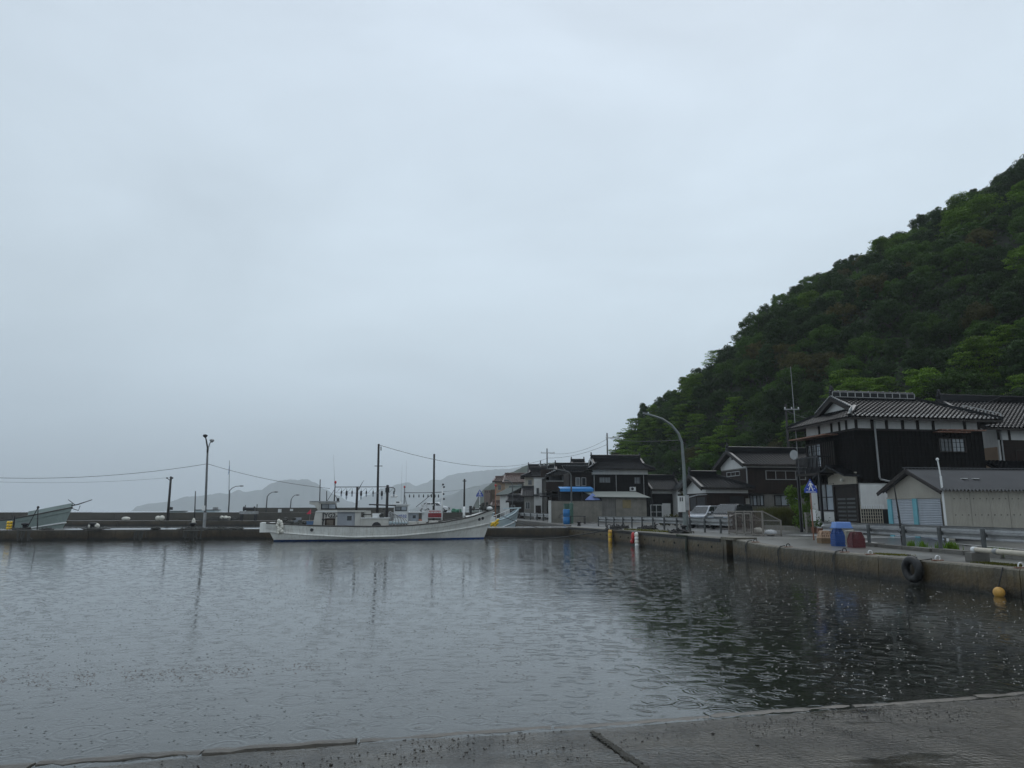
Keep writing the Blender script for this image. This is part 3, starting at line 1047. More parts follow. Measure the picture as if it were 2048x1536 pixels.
# ================================================================== HOUSES
def tile_slope(b, O, U, V, bounds, pitch=.27, course=.24, amp=.042, step=.055, vmax=1.0):
    """a roof slope laid in courses of curved pantiles; O eave origin, U along the eave, V from eave to ridge"""
    O, U, V = Vector(O), Vector(U).normalized(), Vector(V)
    Nn = U.cross(V).normalized()
    if Nn.z < 0:
        Nn = -Nn
    ln = V.length
    k = max(1, int(round(ln * vmax / course)))
    fr = [(0, 0), (.22, .9), (.45, .55), (.7, -.45)]
    for i in range(k):
        v0, v1 = vmax * i / k, vmax * (i + 1) / k
        u0, u1 = bounds((v0 + v1) / 2)
        if u1 - u0 < .05:
            continue
        us = []
        c = math.floor(u0 / pitch)
        while c * pitch < u1:
            for f_, a_ in fr:
                us.append((min(max((c + f_) * pitch, u0), u1), a_ * amp))
            c += 1
        us.append((u1, 0))
        n0 = len(b.v)
        for u, a_ in us:
            base = O + U * u
            b.v.append(tuple(base + V * v0 + Nn * (a_ + .0)))
            b.v.append(tuple(base + V * v0 + Nn * (a_ + step)))
            b.v.append(tuple(base + V * (v1 + .01) + Nn * (a_ + .004)))
        for q in range(len(us) - 1):
            a = n0 + q * 3
            b.f.append((a, a + 3, a + 4, a + 1))
            b.f.append((a + 1, a + 4, a + 5, a + 2))
def make_roof(par, D, W, zE, rise, o=.55, ogL=.4, ogR=.4, left='gable', right='gable', vg=.5, tile=None, pitch=.27, course=.24,
              ridge_h=.28, ridge_w=.3, barge=None, gable_m=None, ornament=True, plan_k=1.0, mortar=None):
    tile = tile or m_tile
    Wh = W / 2 + o
    def xl(v):
        if left == 'gable': return -ogL
        if left == 'hip': return -o + v * Wh * plan_k
        return -o + v * Wh * plan_k if v < vg else -o + vg * Wh * plan_k - .3
    def xr(v):
        if right == 'gable': return D + ogR
        if right == 'hip': return D + o - v * Wh * plan_k
        return D + o - v * Wh * plan_k if v < vg else D + o - vg * Wh * plan_k + .3
    roof = MB()
    # under-roof boards: one solid pair of slopes under the tiles
    th = .11
    for sgn, y0 in ((1, -o), (-1, W + o)):
        pts = []
        vs_ = [0, vg - 1e-4, vg, 1] if 'irimoya' in (left, right) else [0, 1]
        lo = [(xl(v) + .03, y0 + sgn * Wh * v, zE + rise * v - .03) for v in vs_]
        hi = [(xr(v) - .03, y0 + sgn * Wh * v, zE + rise * v - .03) for v in reversed(vs_)]
        roof.prism(lo + hi, (0, 0, -th))
    ends = []
    for side, kind in ((0, left), (1, right)):
        if kind == 'gable':
            continue
        vm_ = 1.0 if kind == 'hip' else vg
        sg = 1 if side == 0 else -1
        x0 = -o if side == 0 else D + o
        roof.prism([(x0, -o, zE - .035), (x0 + sg * Wh * vm_ * plan_k, -o + Wh * vm_, zE + rise * vm_ - .035), (x0 + sg * Wh * vm_ * plan_k, W + o - Wh * vm_, zE + rise * vm_ - .035), (x0, W + o, zE - .035)], (0, 0, -th))
        ends.append((x0, sg, vm_))
    ro = roof.build('roof', m_beam, par)
    tb = MB()
    tile_slope(tb, (0, -o, zE), (1, 0, 0), (0, Wh, rise), lambda v: (xl(v), xr(v)), pitch, course)
    tile_slope(tb, (0, W + o, zE), (1, 0, 0), (0, -Wh, rise), lambda v: (xl(v), xr(v)), pitch, course * 1.6)
    for x0, sg, vm_ in ends:
        tile_slope(tb, (x0, 0, zE), (0, 1, 0), (sg * Wh * plan_k, 0, rise), lambda v: (-o + v * Wh, W + o - v * Wh), pitch, course, vmax=vm_)
    tb.build('roof_tiles', tile, ro, stuff=True)
    # ridge and hips
    rb = MB()
    zR = zE + rise
    xa, xb = xl(1), xr(1)
    rb.box(xa, xb, W / 2 - ridge_w / 2, W / 2 + ridge_w / 2, zR - .1, zR + ridge_h)
    rb.tube([(xa - .05, W / 2, zR + ridge_h + .03), (xb + .05, W / 2, zR + ridge_h + .03)], .09, 8)
    rb.build('ridge', tile, ro)
    for x0, sg, vm_ in ends:
        for y0, sy in ((-o, 1), (W + o, -1)):
            hb = MB()
            p = Vector((x0, y0, zE + .06)); q = Vector((x0 + sg * Wh * vm_ * plan_k, y0 + sy * Wh * vm_, zE + rise * vm_ + .06))
            hb.bar(p, q, .2, .2)
            hb.build('hip_ridge', tile, ro)
    # gable pieces
    for side, kind in ((0, left), (1, right)):
        sg = -1 if side == 0 else 1
        xe = xl(1) if side == 0 else xr(1)
        v0 = 0 if kind == 'gable' else vg
        if kind == 'hip':
            continue
        bb = MB()
        for y0, sy in ((-o, 1), (W + o, -1)):
            p = Vector((xe, y0 + sy * Wh * v0, zE + rise * v0 - .12)); q = Vector((xe, W / 2, zR - .12))
            bb.bar(p, q, .07, .2)
        bb.build('bargeboard', barge or m_beam, ro)
        vb = MB()
        for y0, sy in ((-o, 1), (W + o, -1)):
            p = Vector((xe + .06 * -sg, y0 + sy * Wh * v0, zE + rise * v0 + .05)); q = Vector((xe + .06 * -sg, W / 2, zR + .05))
            vb.bar(p, q, .22, .1)
        vb.build('verge_tiles', tile, ro)
        if kind == 'irimoya':
            gx = (-o + vg * Wh * plan_k + .02) if side == 0 else (D + o - vg * Wh * plan_k - .02)
            gw = MB()
            gw.prism([(gx, -o + Wh * vg + .05, zE + rise * vg - .05), (gx, W + o - Wh * vg - .05, zE + rise * vg - .05), (gx, W / 2, zR - .12)], (.1 * -sg, 0, 0))
            gw.build('gable_wall', gable_m or m_plas, ro)
        if ornament:
            ob = MB()
            ex = xe
            ob.prism([(ex, W / 2 - .2, zR - .05), (ex, W / 2 + .2, zR - .05), (ex, W / 2 + .17, zR + ridge_h + .05), (ex, W / 2 + .09, zR + ridge_h + .2), (ex, W / 2 + .03, zR + ridge_h + .42), (ex, W / 2 - .05, zR + ridge_h + .3), (ex, W / 2 - .1, zR + ridge_h + .15), (ex, W / 2 - .18, zR + ridge_h + .03)], (.14 * -sg, 0, 0))
            ob.build('ridge_end_tile', tile, ro)
    return ro, zR, xl, xr, Wh
def rectb(b, face, a0, a1, z0, z1, d0, d1):
    a0, a1 = min(a0, a1), max(a0, a1); z0, z1 = min(z0, z1), max(z0, z1)
    if face == 'side':
        b.box(a0, a1, -d1, -d0, z0, z1)
    else:
        b.box(-d1, -d0, a0, a1, z0, z1)
    return b
def panel(par, name, m, face, a0, a1, z0, z1, d=.03, d0=.002):
    return rectb(MB(), face, a0, a1, z0, z1, d0, d).build(name, m, par)
def window(par, face, a0, a1, z0, z1, glass=None, frame=None, nm=2, hm=0, bw=.05, d=.07, name='window'):
    a0, a1 = min(a0, a1), max(a0, a1); z0, z1 = min(z0, z1), max(z0, z1)
    b = MB()
    rectb(b, face, a0, a0 + bw, z0, z1, .004, d); rectb(b, face, a1 - bw, a1, z0, z1, .004, d)
    rectb(b, face, a0 + bw + .001, a1 - bw - .001, z1 - bw, z1, .004, d); rectb(b, face, a0 + bw + .001, a1 - bw - .001, z0, z0 + bw, .004, d)
    for i in range(1, nm):
        c = a0 + (a1 - a0) * i / nm
        rectb(b, face, c - bw * .4, c + bw * .4, z0 + bw + .001, z1 - bw - .001, .004, d - .012)
    for i in range(1, hm + 1):
        c = z0 + (z1 - z0) * i / (hm + 1)
        rectb(b, face, a0 + bw + .002, a1 - bw - .002, c - bw * .35, c + bw * .35, .005, d - .02)
    f = b.build(name, frame or m_alu, par)
    for i in range(nm):
        c0, c1 = a0 + bw + (a1 - a0 - 2 * bw) * i / nm, a0 + bw + (a1 - a0 - 2 * bw) * (i + 1) / nm
        g = glass[i % len(glass)] if isinstance(glass, (list, tuple)) else (glass or m_glass)
        rectb(MB(), face, c0 + .004, c1 - .004, z0 + bw, z1 - bw, .003, .02).build('pane', g, f)
    return f
def boards(par, name, m, face, a0, a1, z0, z1, wdt=.22, d=.02):
    """vertical boards with cover strips, one mesh (too fine to pick apart)"""
    b = MB()
    a0, a1 = min(a0, a1), max(a0, a1)
    k = max(1, int(round((a1 - a0) / wdt)))
    for i in range(k + 1):
        c = a0 + (a1 - a0) * i / k
        rectb(b, face, c - .018, c + .018, z0, z1, .002, d + .012)
    return b.build(name, m, par, stuff=True)
def gable_house(name, label, corner_px, Yc, deg, W, D, zeave, rise, wall_m, upper_m=None, z_split=None, band=None, z0=None, cat='house', **rk):
    """corner_px: photo column of the street/near corner. Heights are above the ground."""
    kx = ray(corner_px, 960)
    P = (kx[0] / kx[1] * Yc, Yc)
    g = zq(Yc) if z0 is None else z0
    fr_ = Frame(P, deg, g)
    h = thing(name, label, cat, (P[0], P[1], g), R(deg))
    o = rk.get('o', .55)
    Wh = W / 2 + o
    zin = zeave + rise * o / Wh            # roof height above the wall plane
    zt = zin - .13
    zs = z_split if z_split else 0
    if z_split:
        b = MB(); b.box(0, D, 0, W, -.3, zs); b.build('lower_wall', wall_m, h)
    b = MB()
    b.box(.001, D - .001, .001, W - .001, zs, zt) if not z_split else b.box(-.02, D + .02, -.02, W + .02, zs, zt)
    if not z_split:
        b = MB(); b.box(0, D, 0, W, -.3, zt)
    b.build('wall', upper_m or wall_m, h)
    if rk.get('left', 'gable') == 'gable' or rk.get('right', 'gable') == 'gable':
        for x, kd in ((-.02, 'left'), (D - .08, 'right')):
            if rk.get(kd, 'gable') == 'gable':
                b = MB()
                b.prism([(x, -.02, zt - .3), (x, W + .02, zt - .3), (x, W + .02, zt - .01), (x, W / 2, zeave + rise - .16), (x, -.02, zt - .01)], (.1, 0, 0))
                b.build('gable_wall', rk.get('gable_m') or m_plas, h)
    if band:
        bm, zb = band
        b = MB(); b.box(-.035, D + .035, -.035, W + .035, zb, zt - .005); b.build('plaster_band', bm, h)
    ro = make_roof(h, D, W, zeave, rise, **rk)
    return h, fr_, ro, zt

# ---------------------------------------------------------------- A: large black house by the garage
ST = 9.0
kx = ray(1717, 950)
YA = 38.0
PA = (kx[0] / kx[1] * YA, YA)
gA = zq(YA)
fA = Frame(PA, ST, gA)
xR = fA.side(1967, 900)[0]
yL = fA.street(1614, 900)[0]
zW = fA.side(1720, 858)[1]       # top of the black boarding
zE_ = fA.side(1720, 838)[1]
hA = thing('black_house', 'two storey charred black boarded house with white plaster band behind the garage', 'house', (PA[0], PA[1], gA), R(ST))
DA, WA = xR, yL
zmid = fA.side(1740, 966)[1]
b = MB(); b.box(.05, DA, .05, WA, -.3, zmid); b.build('lower_wall', m_plas, hA)
b = MB(); b.box(0, DA + .02, 0, WA + .02, zmid, zW); b.build('boarded_wall', m_wood, hA)
b = MB(); b.box(.03, DA, .03, WA, zW, zE_ + .1); b.build('plaster_band', m_plas, hA)
boards(hA, 'cover_strips', m_wood, 'side', .05, DA, zmid, zW, .24)
boards(hA, 'cover_strips', m_wood, 'street', .05, WA, zmid, zW, .24)
# faint horizontal laps of the boarding
b = MB()
for k in range(11):
    z = zmid + (zW - zmid) * (k + .5) / 11
    rectb(b, 'side', 0, DA, z, z + .025, .002, .026); rectb(b, 'street', 0, WA, z, z + .025, .002, .026)
b.build('board_laps', m_wood, hA, stuff=True)
for px in (1712, 1744, 1773, 1805, 1835, 1866, 1929, 1957):
    x = fA.side(px, 848)[0]
    b = MB(); rectb(b, 'side', max(0, x - .07), x + .07, zW, zE_, -.03, .03); b.build('band_post', m_beam, hA)
for px in (1638, 1663, 1679, 1693):
    y = fA.street(px, 860)[0]
    b = MB(); rectb(b, 'street', y - .06, y + .06, zW, zE_, -.03, .03); b.build('band_post', m_beam, hA)
b = MB(); rectb(b, 'side', -.05, DA, zW - .06, zW + .04, .0, .05); rectb(b, 'street', 0, WA, zW - .06, zW + .04, .0, .05); b.build('band_rail', m_beam, hA)
riseA = fA.side(1700, 797, WA / 2)[1] - zE_
oA = .75
roA, zRA, xlA, xrA, WhA = make_roof(hA, DA, WA, zE_ + .02, riseA, o=oA, left='irimoya', right='hip', vg=.46, plan_k=.95, ridge_h=.30, ridge_w=.32)
# white mortar on ridge, hips and eave tiles
m_mort = mat('white_mortar', (0.38, 0.38, 0.37), 0.6, 0.2, 4)
b = MB()
xa, xb = xlA(1), xrA(1)
for z in (zRA + .02, zRA + .30):
    b.box(xa, xb, WA / 2 - .185, WA / 2 - .165, z, z + .026)
k = 11
for i in range(k + 1):
    x = xa + (xb - xa) * i / k
    b.box(x - .02, x + .02, WA / 2 - .186, WA / 2 - .164, zRA + .055, zRA + .30)
    b.box(x - .025, x + .025, WA / 2 - .06, WA / 2 + .06, zRA + .40, zRA + .435)
b.build('ridge_mortar', m_mort, roA)
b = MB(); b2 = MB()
Vn = Vector((0, WhA, riseA)); Vn.normalize()
Nn = Vector((1, 0, 0)).cross(Vn)
ln = math.hypot(WhA, riseA)
for ci in range(int(ln / .24)):
    s0 = .24 * ci
    v = s0 / ln
    u = xlA(v)
    full = ci < 2
    while u < xrA(v) - .1:
        u2 = (math.floor(u / .27) + 1) * .27
        p = Vector((u2 + .05, -oA, zE_ + .02)) + Vn * (s0 + .02) + Nn * .066
        if full:
            b.bar(p, p + Vn * .17 + Vector((.04, 0, 0)), .06, .012, up=Nn)
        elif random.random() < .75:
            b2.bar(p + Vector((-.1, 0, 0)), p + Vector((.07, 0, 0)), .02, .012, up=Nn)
        u = u2
b.build('tile_mortar', m_mort, roA, stuff=True)
b2.build('painted_tile_glints', m_tile2, roA, stuff=True)  # grey bars shaped and coloured as the glints on the upper tile courses
b = MB()
for (p, q) in (((-oA, -oA, zE_ + .15), (-oA + WhA * .46 * .95, -oA + WhA * .46, zE_ + .15 + riseA * .46)), ((DA + oA, -oA, zE_ + .15), (DA + oA - WhA * .95, -oA + WhA, zE_ + .15 + riseA))):
    p, q = Vector(p), Vector(q)
    b.bar(p, q, .05, .05)
    off = Vector((0, 0, .2))
    for sgm in ((0.02, .42),):
        b.bar(p.lerp(q, sgm[0]) + off, p.lerp(q, sgm[1]) + off, .045, .04)
        for i in range(6):
            c = p.lerp(q, sgm[0] + (sgm[1] - sgm[0]) * i / 5)
            b.bar(c, c + off, .05, .05)
b.build('hip_mortar', m_mort, roA)
# bargeboard mortar on the street gable
b = MB()
for y0, sy in ((-oA, 1), (WA + oA, -1)):
    p = Vector((xlA(.9) - .02, y0 + sy * WhA * .46, zE_ + riseA * .46 + .14)); q = Vector((xlA(.9) - .02, WA / 2, zRA + .12))
    for i in range(10):
        b.bar(p.lerp(q, i / 10), p.lerp(q, i / 10 + .07), .06, .045)
b.build('verge_mortar', m_mort, roA)
# side face details
x0, z1 = fA.side(1875, 876); x1, z0 = fA.side(1932, 905)
window(hA, 'side', x0, x1, z0, z1, [m_glass, m_curt], m_beam, 2, bw=.05)
b = MB(); rectb(b, 'side', x0 - .25, x1 + .1, z1 + .28, z1 + .33, 0, .4); b.build('window_hood', m_rust, hA)
b = MB(); rectb(b, 'side', DA * .64, DA + .02, zW - .02, zW + .05, .055, .35); b.build('rusty_flashing', m_rust, hA)
xp, zp = fA.side(1746, 843); xq, zq_ = fA.side(1752, 960); xr_, zr_ = fA.side(1781, 964)
b = MB(); b.tube([(xp, -.1, zp), (xp + .02, -.1, zq_ + .15), (xp + .08, -.1, zq_ + .03), (xr_, -.1, zr_)], .05, 6); b.build('downpipe', m_galv, hA)
x0, z1 = fA.side(1719, 969); x1, z0 = fA.side(1764, 1010)
panel(hA, 'white_panel', m_plas, 'side', x0, x1, z0, z1, .06)
panel(hA, 'panel_sill', m_white, 'side', x0 - .05, x1 + .05, z0 - .2, z0 + .02, .09, .061)
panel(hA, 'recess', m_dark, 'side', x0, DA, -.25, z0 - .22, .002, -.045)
x0, z1 = fA.side(1719, 1011); x1, z0 = fA.side(1766, 1064)
b = MB()
for i in range(10):
    x = x0 + (x1 - x0) * i / 9
    b.box(x - .014, x + .014, -.09, -.06, z0, z1)
for i in range(9):
    z = z0 + (z1 - z0) * i / 8
    b.box(x0, x1, -.06, -.035, z - .014, z + .014)
b.build('lattice', m_cream, hA)
# street face: entrance under a small roof, windows, balcony
y0, z1 = fA.street(1716, 972); y1, z0 = fA.street(1678, 1064)
dr = panel(hA, 'entrance_door', m_beam, 'street', y0 + .12, y1, 0, z1, .05)
for i in range(2):
    for j in range(8):
        a = y0 + .25 + (y1 - y0 - .35) * i / 2
        z = .25 + (z1 - .75) * j / 8
        panel(dr, 'door_slat', m_post, 'street', a, a + (y1 - y0) * .36, z, z + .1, .075, .051)
b = MB(); rectb(b, 'street', y0, y0 + .12, 0, z1 + .12, .0, .12); rectb(b, 'street', y1, y1 + .14, 0, z1 + .12, 0, .12); rectb(b, 'street', y0 + .121, y1 - .001, z1, z1 + .12, 0, .12); b.build('door_frame', m_beam, hA)
panel(hA, 'porch_plaster', m_cream, 'street', y0 + .01, y1 + .55, z1 + .13, z1 + .75, .07)
b = MB(); b.ball((-.25, (y0 + y1) / 2, z1 + .35), .1, 8, 6); b.build('porch_lamp', m_foam, hA)
# small gabled porch roof
zp_ = fA.street(1690, 951)[1]
b = MB()
yc = (y0 + y1) / 2 + .2
for sy in (-1, 1):
    b.prism([(-.95, yc, zp_ + .42), (.0, yc, zp_ + .42), (.0, yc + sy * 1.5, zp_ - .12), (-.95, yc + sy * 1.5, zp_ - .12)], (0, 0, .09))
b.box(-1.0, 0, yc - .08, yc + .08, zp_ + .45, zp_ + .58)
b.build('porch_roof', m_tile, hA)
for (pa, pb, ya, yb, g, nm) in ((1639, 1670, 966, 1022, [m_frost, m_curt], 2),):
    a, zt_ = fA.street(pb, ya); c, zb_ = fA.street(pa, yb)
    window(hA, 'street', a, c, zb_, zt_, g, m_beam, 2, 1, bw=.07)
    panel(hA, 'window_base', m_plas, 'street', a, c, .1, zb_ - .05, .06)
a, zt_ = fA.street(1675, 880); c, zb_ = fA.street(1617, 938)
window(hA, 'street', a + (c - a) * .5, c, zb_, zt_, [m_frost, m_glass, m_glass], m_beam, 3, bw=.08)
sh = panel(hA, 'shutter_box', m_wood, 'street', a, a + (c - a) * .46, zb_ - .1, zt_, .22)
for k in range(7):
    q = a + (c - a) * .46 * (k + .5) / 7
    panel(sh, 'shutter_board', m_beam, 'street', q - .03, q + .03, zb_ - .05, zt_ - .05, .25, .221)
b = MB(); rectb(b, 'street', a - .1, c + .6, zt_ + .28, zt_ + .34, 0, .8); b.build('window_hood', m_rust, hA)
bal = MB()
ya_, zb2 = fA.street(1640, 945, -.9); yb_, zt2 = fA.street(1592, 905, -.9)
ya_, yb_ = min(ya_, yb_), max(ya_, yb_)
bal.box(-.95, 0, ya_, yb_, zb2 - .12, zb2)
balo = bal.build('balcony', m_beam, hA)
b = MB(); b.box(-.95, -.89, ya_, yb_, zb2 + .86, zb2 + .93); b.box(-.95, 0, ya_, ya_ + .05, zb2 + .86, zb2 + .93); b.build('top_rail', m_dark, balo)
k = int((yb_ - ya_) / .13)
for i in range(k + 1):
    y = ya_ + (yb_ - ya_) * i / k
    b = MB(); b.box(-.94, -.90, y - .018, y + .018, zb2 + .001, zb2 + .86); b.build('baluster', m_dark, balo)
for y in (ya_ + .05, yb_ - .05):
    b = MB(); b.box(-.98, -.86, y - .06, y + .06, -.02, zb2 - .121); b.build('balcony_post', m_dark, balo)
b = MB(); b.lathe([(.02, 0), (.2, .03), (.28, .08), (.29, .085)], (0, 0, 0), 14, 'x')
dish = b.build('satellite_dish', m_galv, balo)
dish.location = (-1.05, yb_ - .1, zb2 + 1.15); dish.rotation_euler = (0, 0, R(200))
# tall aerial pole at the balcony
p0, p1 = at(1598, 945, 43.2), at(1581, 733, 43.2)
b = MB(); b.tube([(p0.x, p0.y, gA), p0, p1], [.035, .03, .012], 6)
tag(b.build('aerial_pole', m_galv), 'very tall thin aerial pole beside the balcony of the black house', 'aerial')
# shrub and grasses left of the house, plant pots
def bush(name, label, c, r, hgt, n, lf, group=None, seed=1, size=.07):
    rnd = random.Random(seed)
    root = thing(name, label, 'shrub', c, 0, group)
    b = MB()
    cl = [Vector((rnd.gauss(0, r * .45), rnd.gauss(0, r * .45), rnd.uniform(.15, .9) * hgt)) for _ in range(12)]
    for i in range(n):
        q = rnd.choice(cl)
        d = Vector((rnd.gauss(0, 1), rnd.gauss(0, 1), rnd.gauss(.2, 1))).normalized()
        p = q + d * r * .45 * rnd.uniform(.4, 1)
        if p.z < .02: p.z = .05
        leaf_quad(b, p, d, rnd.uniform(.6, 1.3) * size, rnd)
    b.build('foliage', lf, root)
    b = MB()
    for i in range(5):
        q = cl[i]
        b.tube([(0, 0, -.05), (q.x * .5, q.y * .5, q.z * .5), q], [.03, .02, .008], 5)
    b.build('stem', m_bark, root)
    return root
p = at(1608, 1000, 44.5); bush('evergreen_shrub', 'dense green shrub growing against the corner of the black house', (p.x, p.y, zq(44.5)), 1.0, 2.9, 3800, lm['bright'], seed=3, size=.09)
m_grassy = leafmat('rank_grass', (0.085, 0.085, 0.02))
def grass(name, label, pts, n, hgt, m, wd=.012, spread=.5, seed=2):
    rnd = random.Random(seed)
    b = MB()
    for i in range(n):
        c = rnd.choice(pts)
        x, y = c[0] + rnd.gauss(0, spread), c[1] + rnd.gauss(0, spread)
        z = zq(y) - .02 if len(c) < 3 else c[2]
        a = rnd.random() * 6.28
        h = hgt * rnd.uniform(.4, 1.1)
        lx, ly = math.cos(a) * h * .35, math.sin(a) * h * .35
        w1 = Vector((-math.sin(a), math.cos(a), 0)) * wd
        p0, p1, p2 = Vector((x, y, z)), Vector((x + lx * .4, y + ly * .4, z + h * .65)), Vector((x + lx, y + ly, z + h))
        b.add([p0 - w1, p0 + w1, p1 + w1 * .7, p1 - w1 * .7, p2], [(0, 1, 2, 3), (3, 2, 4)])
    return tag(b.build(name, m, stuff=True), label, 'grass')
gpts = [(at(px, 1050, 50).x + dx, 50 + dy) for px in range(1535, 1592, 8) for dx, dy in ((0, 0), (.5, 1.2), (.2, 2.4))]
grass('rank_grass', 'patch of tall rank yellow green grass beside the road in front of the long house', gpts, 9000, 1.5, m_grassy, .014, .35)
for i, (px, yy) in enumerate(((1641, 40.6), (1660, 39.9))):
    p = at(px, 1040, yy)
    pot = thing('potted_plant', ['leafy tall potted plant by the house window', 'low plant in a terracotta trough near the entrance door'][i], 'plant', (p.x - .4, yy, zq(yy)))
    b = MB()
    if i == 0: b.lathe([(.13, 0), (.18, .3), (.19, .32)], (0, 0, 0), 10)
    else: b.box(-.35, .35, -.12, .12, 0, .28)
    b.build('pot', m_rust, pot)
    b = MB(); rnd = random.Random(i)
    for k in range(500):
        d = Vector((rnd.gauss(0, .16 + .15 * i), rnd.gauss(0, .14), .35 + abs(rnd.gauss(.3 - .2 * i, .35 - .22 * i))))
        leaf_quad(b, d, Vector((0, 0, 1)), rnd.uniform(.03, .07), rnd)
    b.build('foliage', lm['mid'], pot)

# ---------------------------------------------------------------- garage
kx = ray(1886, 1000)
YG = 31.3
PG = (kx[0] / kx[1] * YG, YG)
gG = zq(YG)
fG = Frame(PG, ST, gG)
WG = fG.street(1776, 1000)[0]
zeG = fG.side(1888, 978)[1]
DG = 9.0
hG = thing('garage', 'beige corrugated sheet garage with two roller shutters and a grey corrugated roof', 'garage', (PG[0], PG[1], gG), R(ST))
m_beige = mat('beige_sheet', (0.34, 0.315, 0.265), 0.5, 0.12, 1.2, streak=0.3, dirt=(0.2, 0.18, 0.15))
m_shut = mat('grey_blue_shutter', (0.37, 0.40, 0.44), 0.42, 0.1, 2, streak=0.2, dirt=(0.25, 0.25, 0.25))
m_cyan = mat('cyan_post_paint', (0.12, 0.36, 0.42), 0.5, 0.15, 3, streak=0.3, dirt=(0.3, 0.35, 0.35))
m_slate = mat('grey_corrugated_roof', (0.06, 0.06, 0.063), 0.45, 0.3, 0.7, streak=0.3, dirt=(0.05, 0.05, 0.05))
b = MB(); b.box(.03, DG, .03, WG - .03, -.1, zeG); b.build('inner_wall', m_beige, hG)
# corrugated side wall in separate sheets
k = 9
for i in range(k):
    x0, x1 = .35 + (DG - .35) * i / k + .008, .35 + (DG - .35) * (i + 1) / k - .004
    b = MB()
    m_ = 26
    for j in range(m_ + 1):
        x = x0 + (x1 - x0) * j / m_
        y = -.02 - .014 * (j % 2) - .004 * (i % 2)
        b.v += [(x, y, .12 + .02 * (i % 2)), (x, y, zeG)]
    for j in range(m_):
        b.f.append((2 * j, 2 * j + 2, 2 * j + 3, 2 * j + 1))
    sh = b.build('wall_sheet', m_beige, hG)
    b = MB()
    for zz in (.35, 1.1, 1.8):
        for j in range(3):
            x = x0 + (x1 - x0) * (j + .5) / 3
            b.box(x - .018, x + .018, -.05, -.03, zz - .018, zz + .018)
    b.build('screw_heads', m_dark, sh, stuff=True)
panel(hG, 'corner_post', m_beige, 'side', -.02, .34, .02, zeG, .06)
b = MB(); b.box(.4, DG, -.08, .0, -.1, .12); b.build('sill_beam', m_pole, hG)
gapx = fG.street(1830, 945)[0]
zap = fG.street(1829, 941)[1]
b = MB(); b.prism([(-.01, 0, zeG - .55), (-.01, WG, zeG - .55), (-.01, WG, zeG), (-.01, WG / 2, zap - .1), (-.01, 0, zeG)], (.08, 0, 0)); b.build('gable_wall', m_beige, hG)
zs_ = fG.street(1840, 998)[1]
yP = [fG.street(px, 1020)[0] for px in (1884, 1838, 1829, 1787, 1779)]
for (a, c) in ((yP[0], yP[1]), (yP[2], yP[3])):
    b = MB()
    kk = 24
    for j in range(kk):
        z = zs_ * j / kk
        b.prism([(-.03, a, z), (-.055, a, z + zs_ / kk * .5), (-.03, a, z + zs_ / kk - .003)], (0, c - a, 0))
    b.build('roller_shutter', m_shut, hG)
for (a, c) in ((yP[1] + .005, yP[2] - .005), (yP[3] + .005, yP[4])):
    panel(hG, 'shutter_post', m_cyan, 'street', a, c, 0, zs_ + .02, .09)
b = MB(); b.box(-.07, 0, 0, WG, zs_ + .03, zs_ + .1); b.build('lintel', m_beige, hG)
ro = MB()
o = .32
slp = (zap - zeG) / (WG / 2)
for sy, yb in ((1, -o), (-1, WG + o)):
    n0 = len(ro.v)
    m_ = int((DG + .7) / .09)
    for j in range(m_ + 1):
        x = -.35 + (DG + .7) * j / m_
        z = .055 * (1 if j % 2 else -1)
        ro.v += [(x, yb, zeG + .1 - slp * o + z), (x, WG / 2, zap + .1 + z)]
    for j in range(m_):
        ro.f.append((n0 + 2 * j, n0 + 2 * j + 2, n0 + 2 * j + 3, n0 + 2 * j + 1))
rg = ro.build('roof', m_slate, hG)
b = MB()
for sy, yb in ((1, -o), (-1, WG + o)):
    b.bar((-.32, yb, zeG - slp * o), (-.32, WG / 2, zap), .05, .16)
b.build('bargeboard', m_beam, rg)
b = MB(); b.box(-.35, DG + .3, WG / 2 - .12, WG / 2 + .12, zap + .12, zap + .16); b.build('ridge_cap', m_slate, rg)
b = MB()
for (px, py) in ((1923, 952), (1945, 945)):
    q = fG.side(px, py, .8)
    b.box(q[0] - .13, q[0] + .13, .6, .75, zeG + .1 + slp * .7 + .03, zeG + .1 + slp * .7 + .06)
b.build('roof_patches', m_plas, rg)
b = MB(); q = fG.side(1874, 950, -.35); b.tube([(-.08, -.12, 0), (-.09, -.12, zeG + .55)], .045, 6); b.tube([(-.09, -.12, zeG + .5), (-.16, -.12, zeG + 1.25)], .03, 6); b.ball((-.17, -.12, zeG + 1.28), .07, 6, 4)
b.build('vent_pipe', m_white, hG)
pB, pT = gp(1806, 1092, .78), at(1787, 965, 27.4)
b = MB(); b.tube([pB, pB.lerp(pT, .5) + Vector((.02, 0, 0)), pT], [.045, .035, .015], 6)
for s, dx in ((.18, -.15), (.3, .1), (.4, -.05)):
    q = pB.lerp(pT, s)
    b.tube([q, q + Vector((dx, 0, .16))], .008, 4)
tag(b.build('dead_sapling', m_pole), 'bare leaning dark sapling trunk at the guardrail in front of the garage', 'tree')

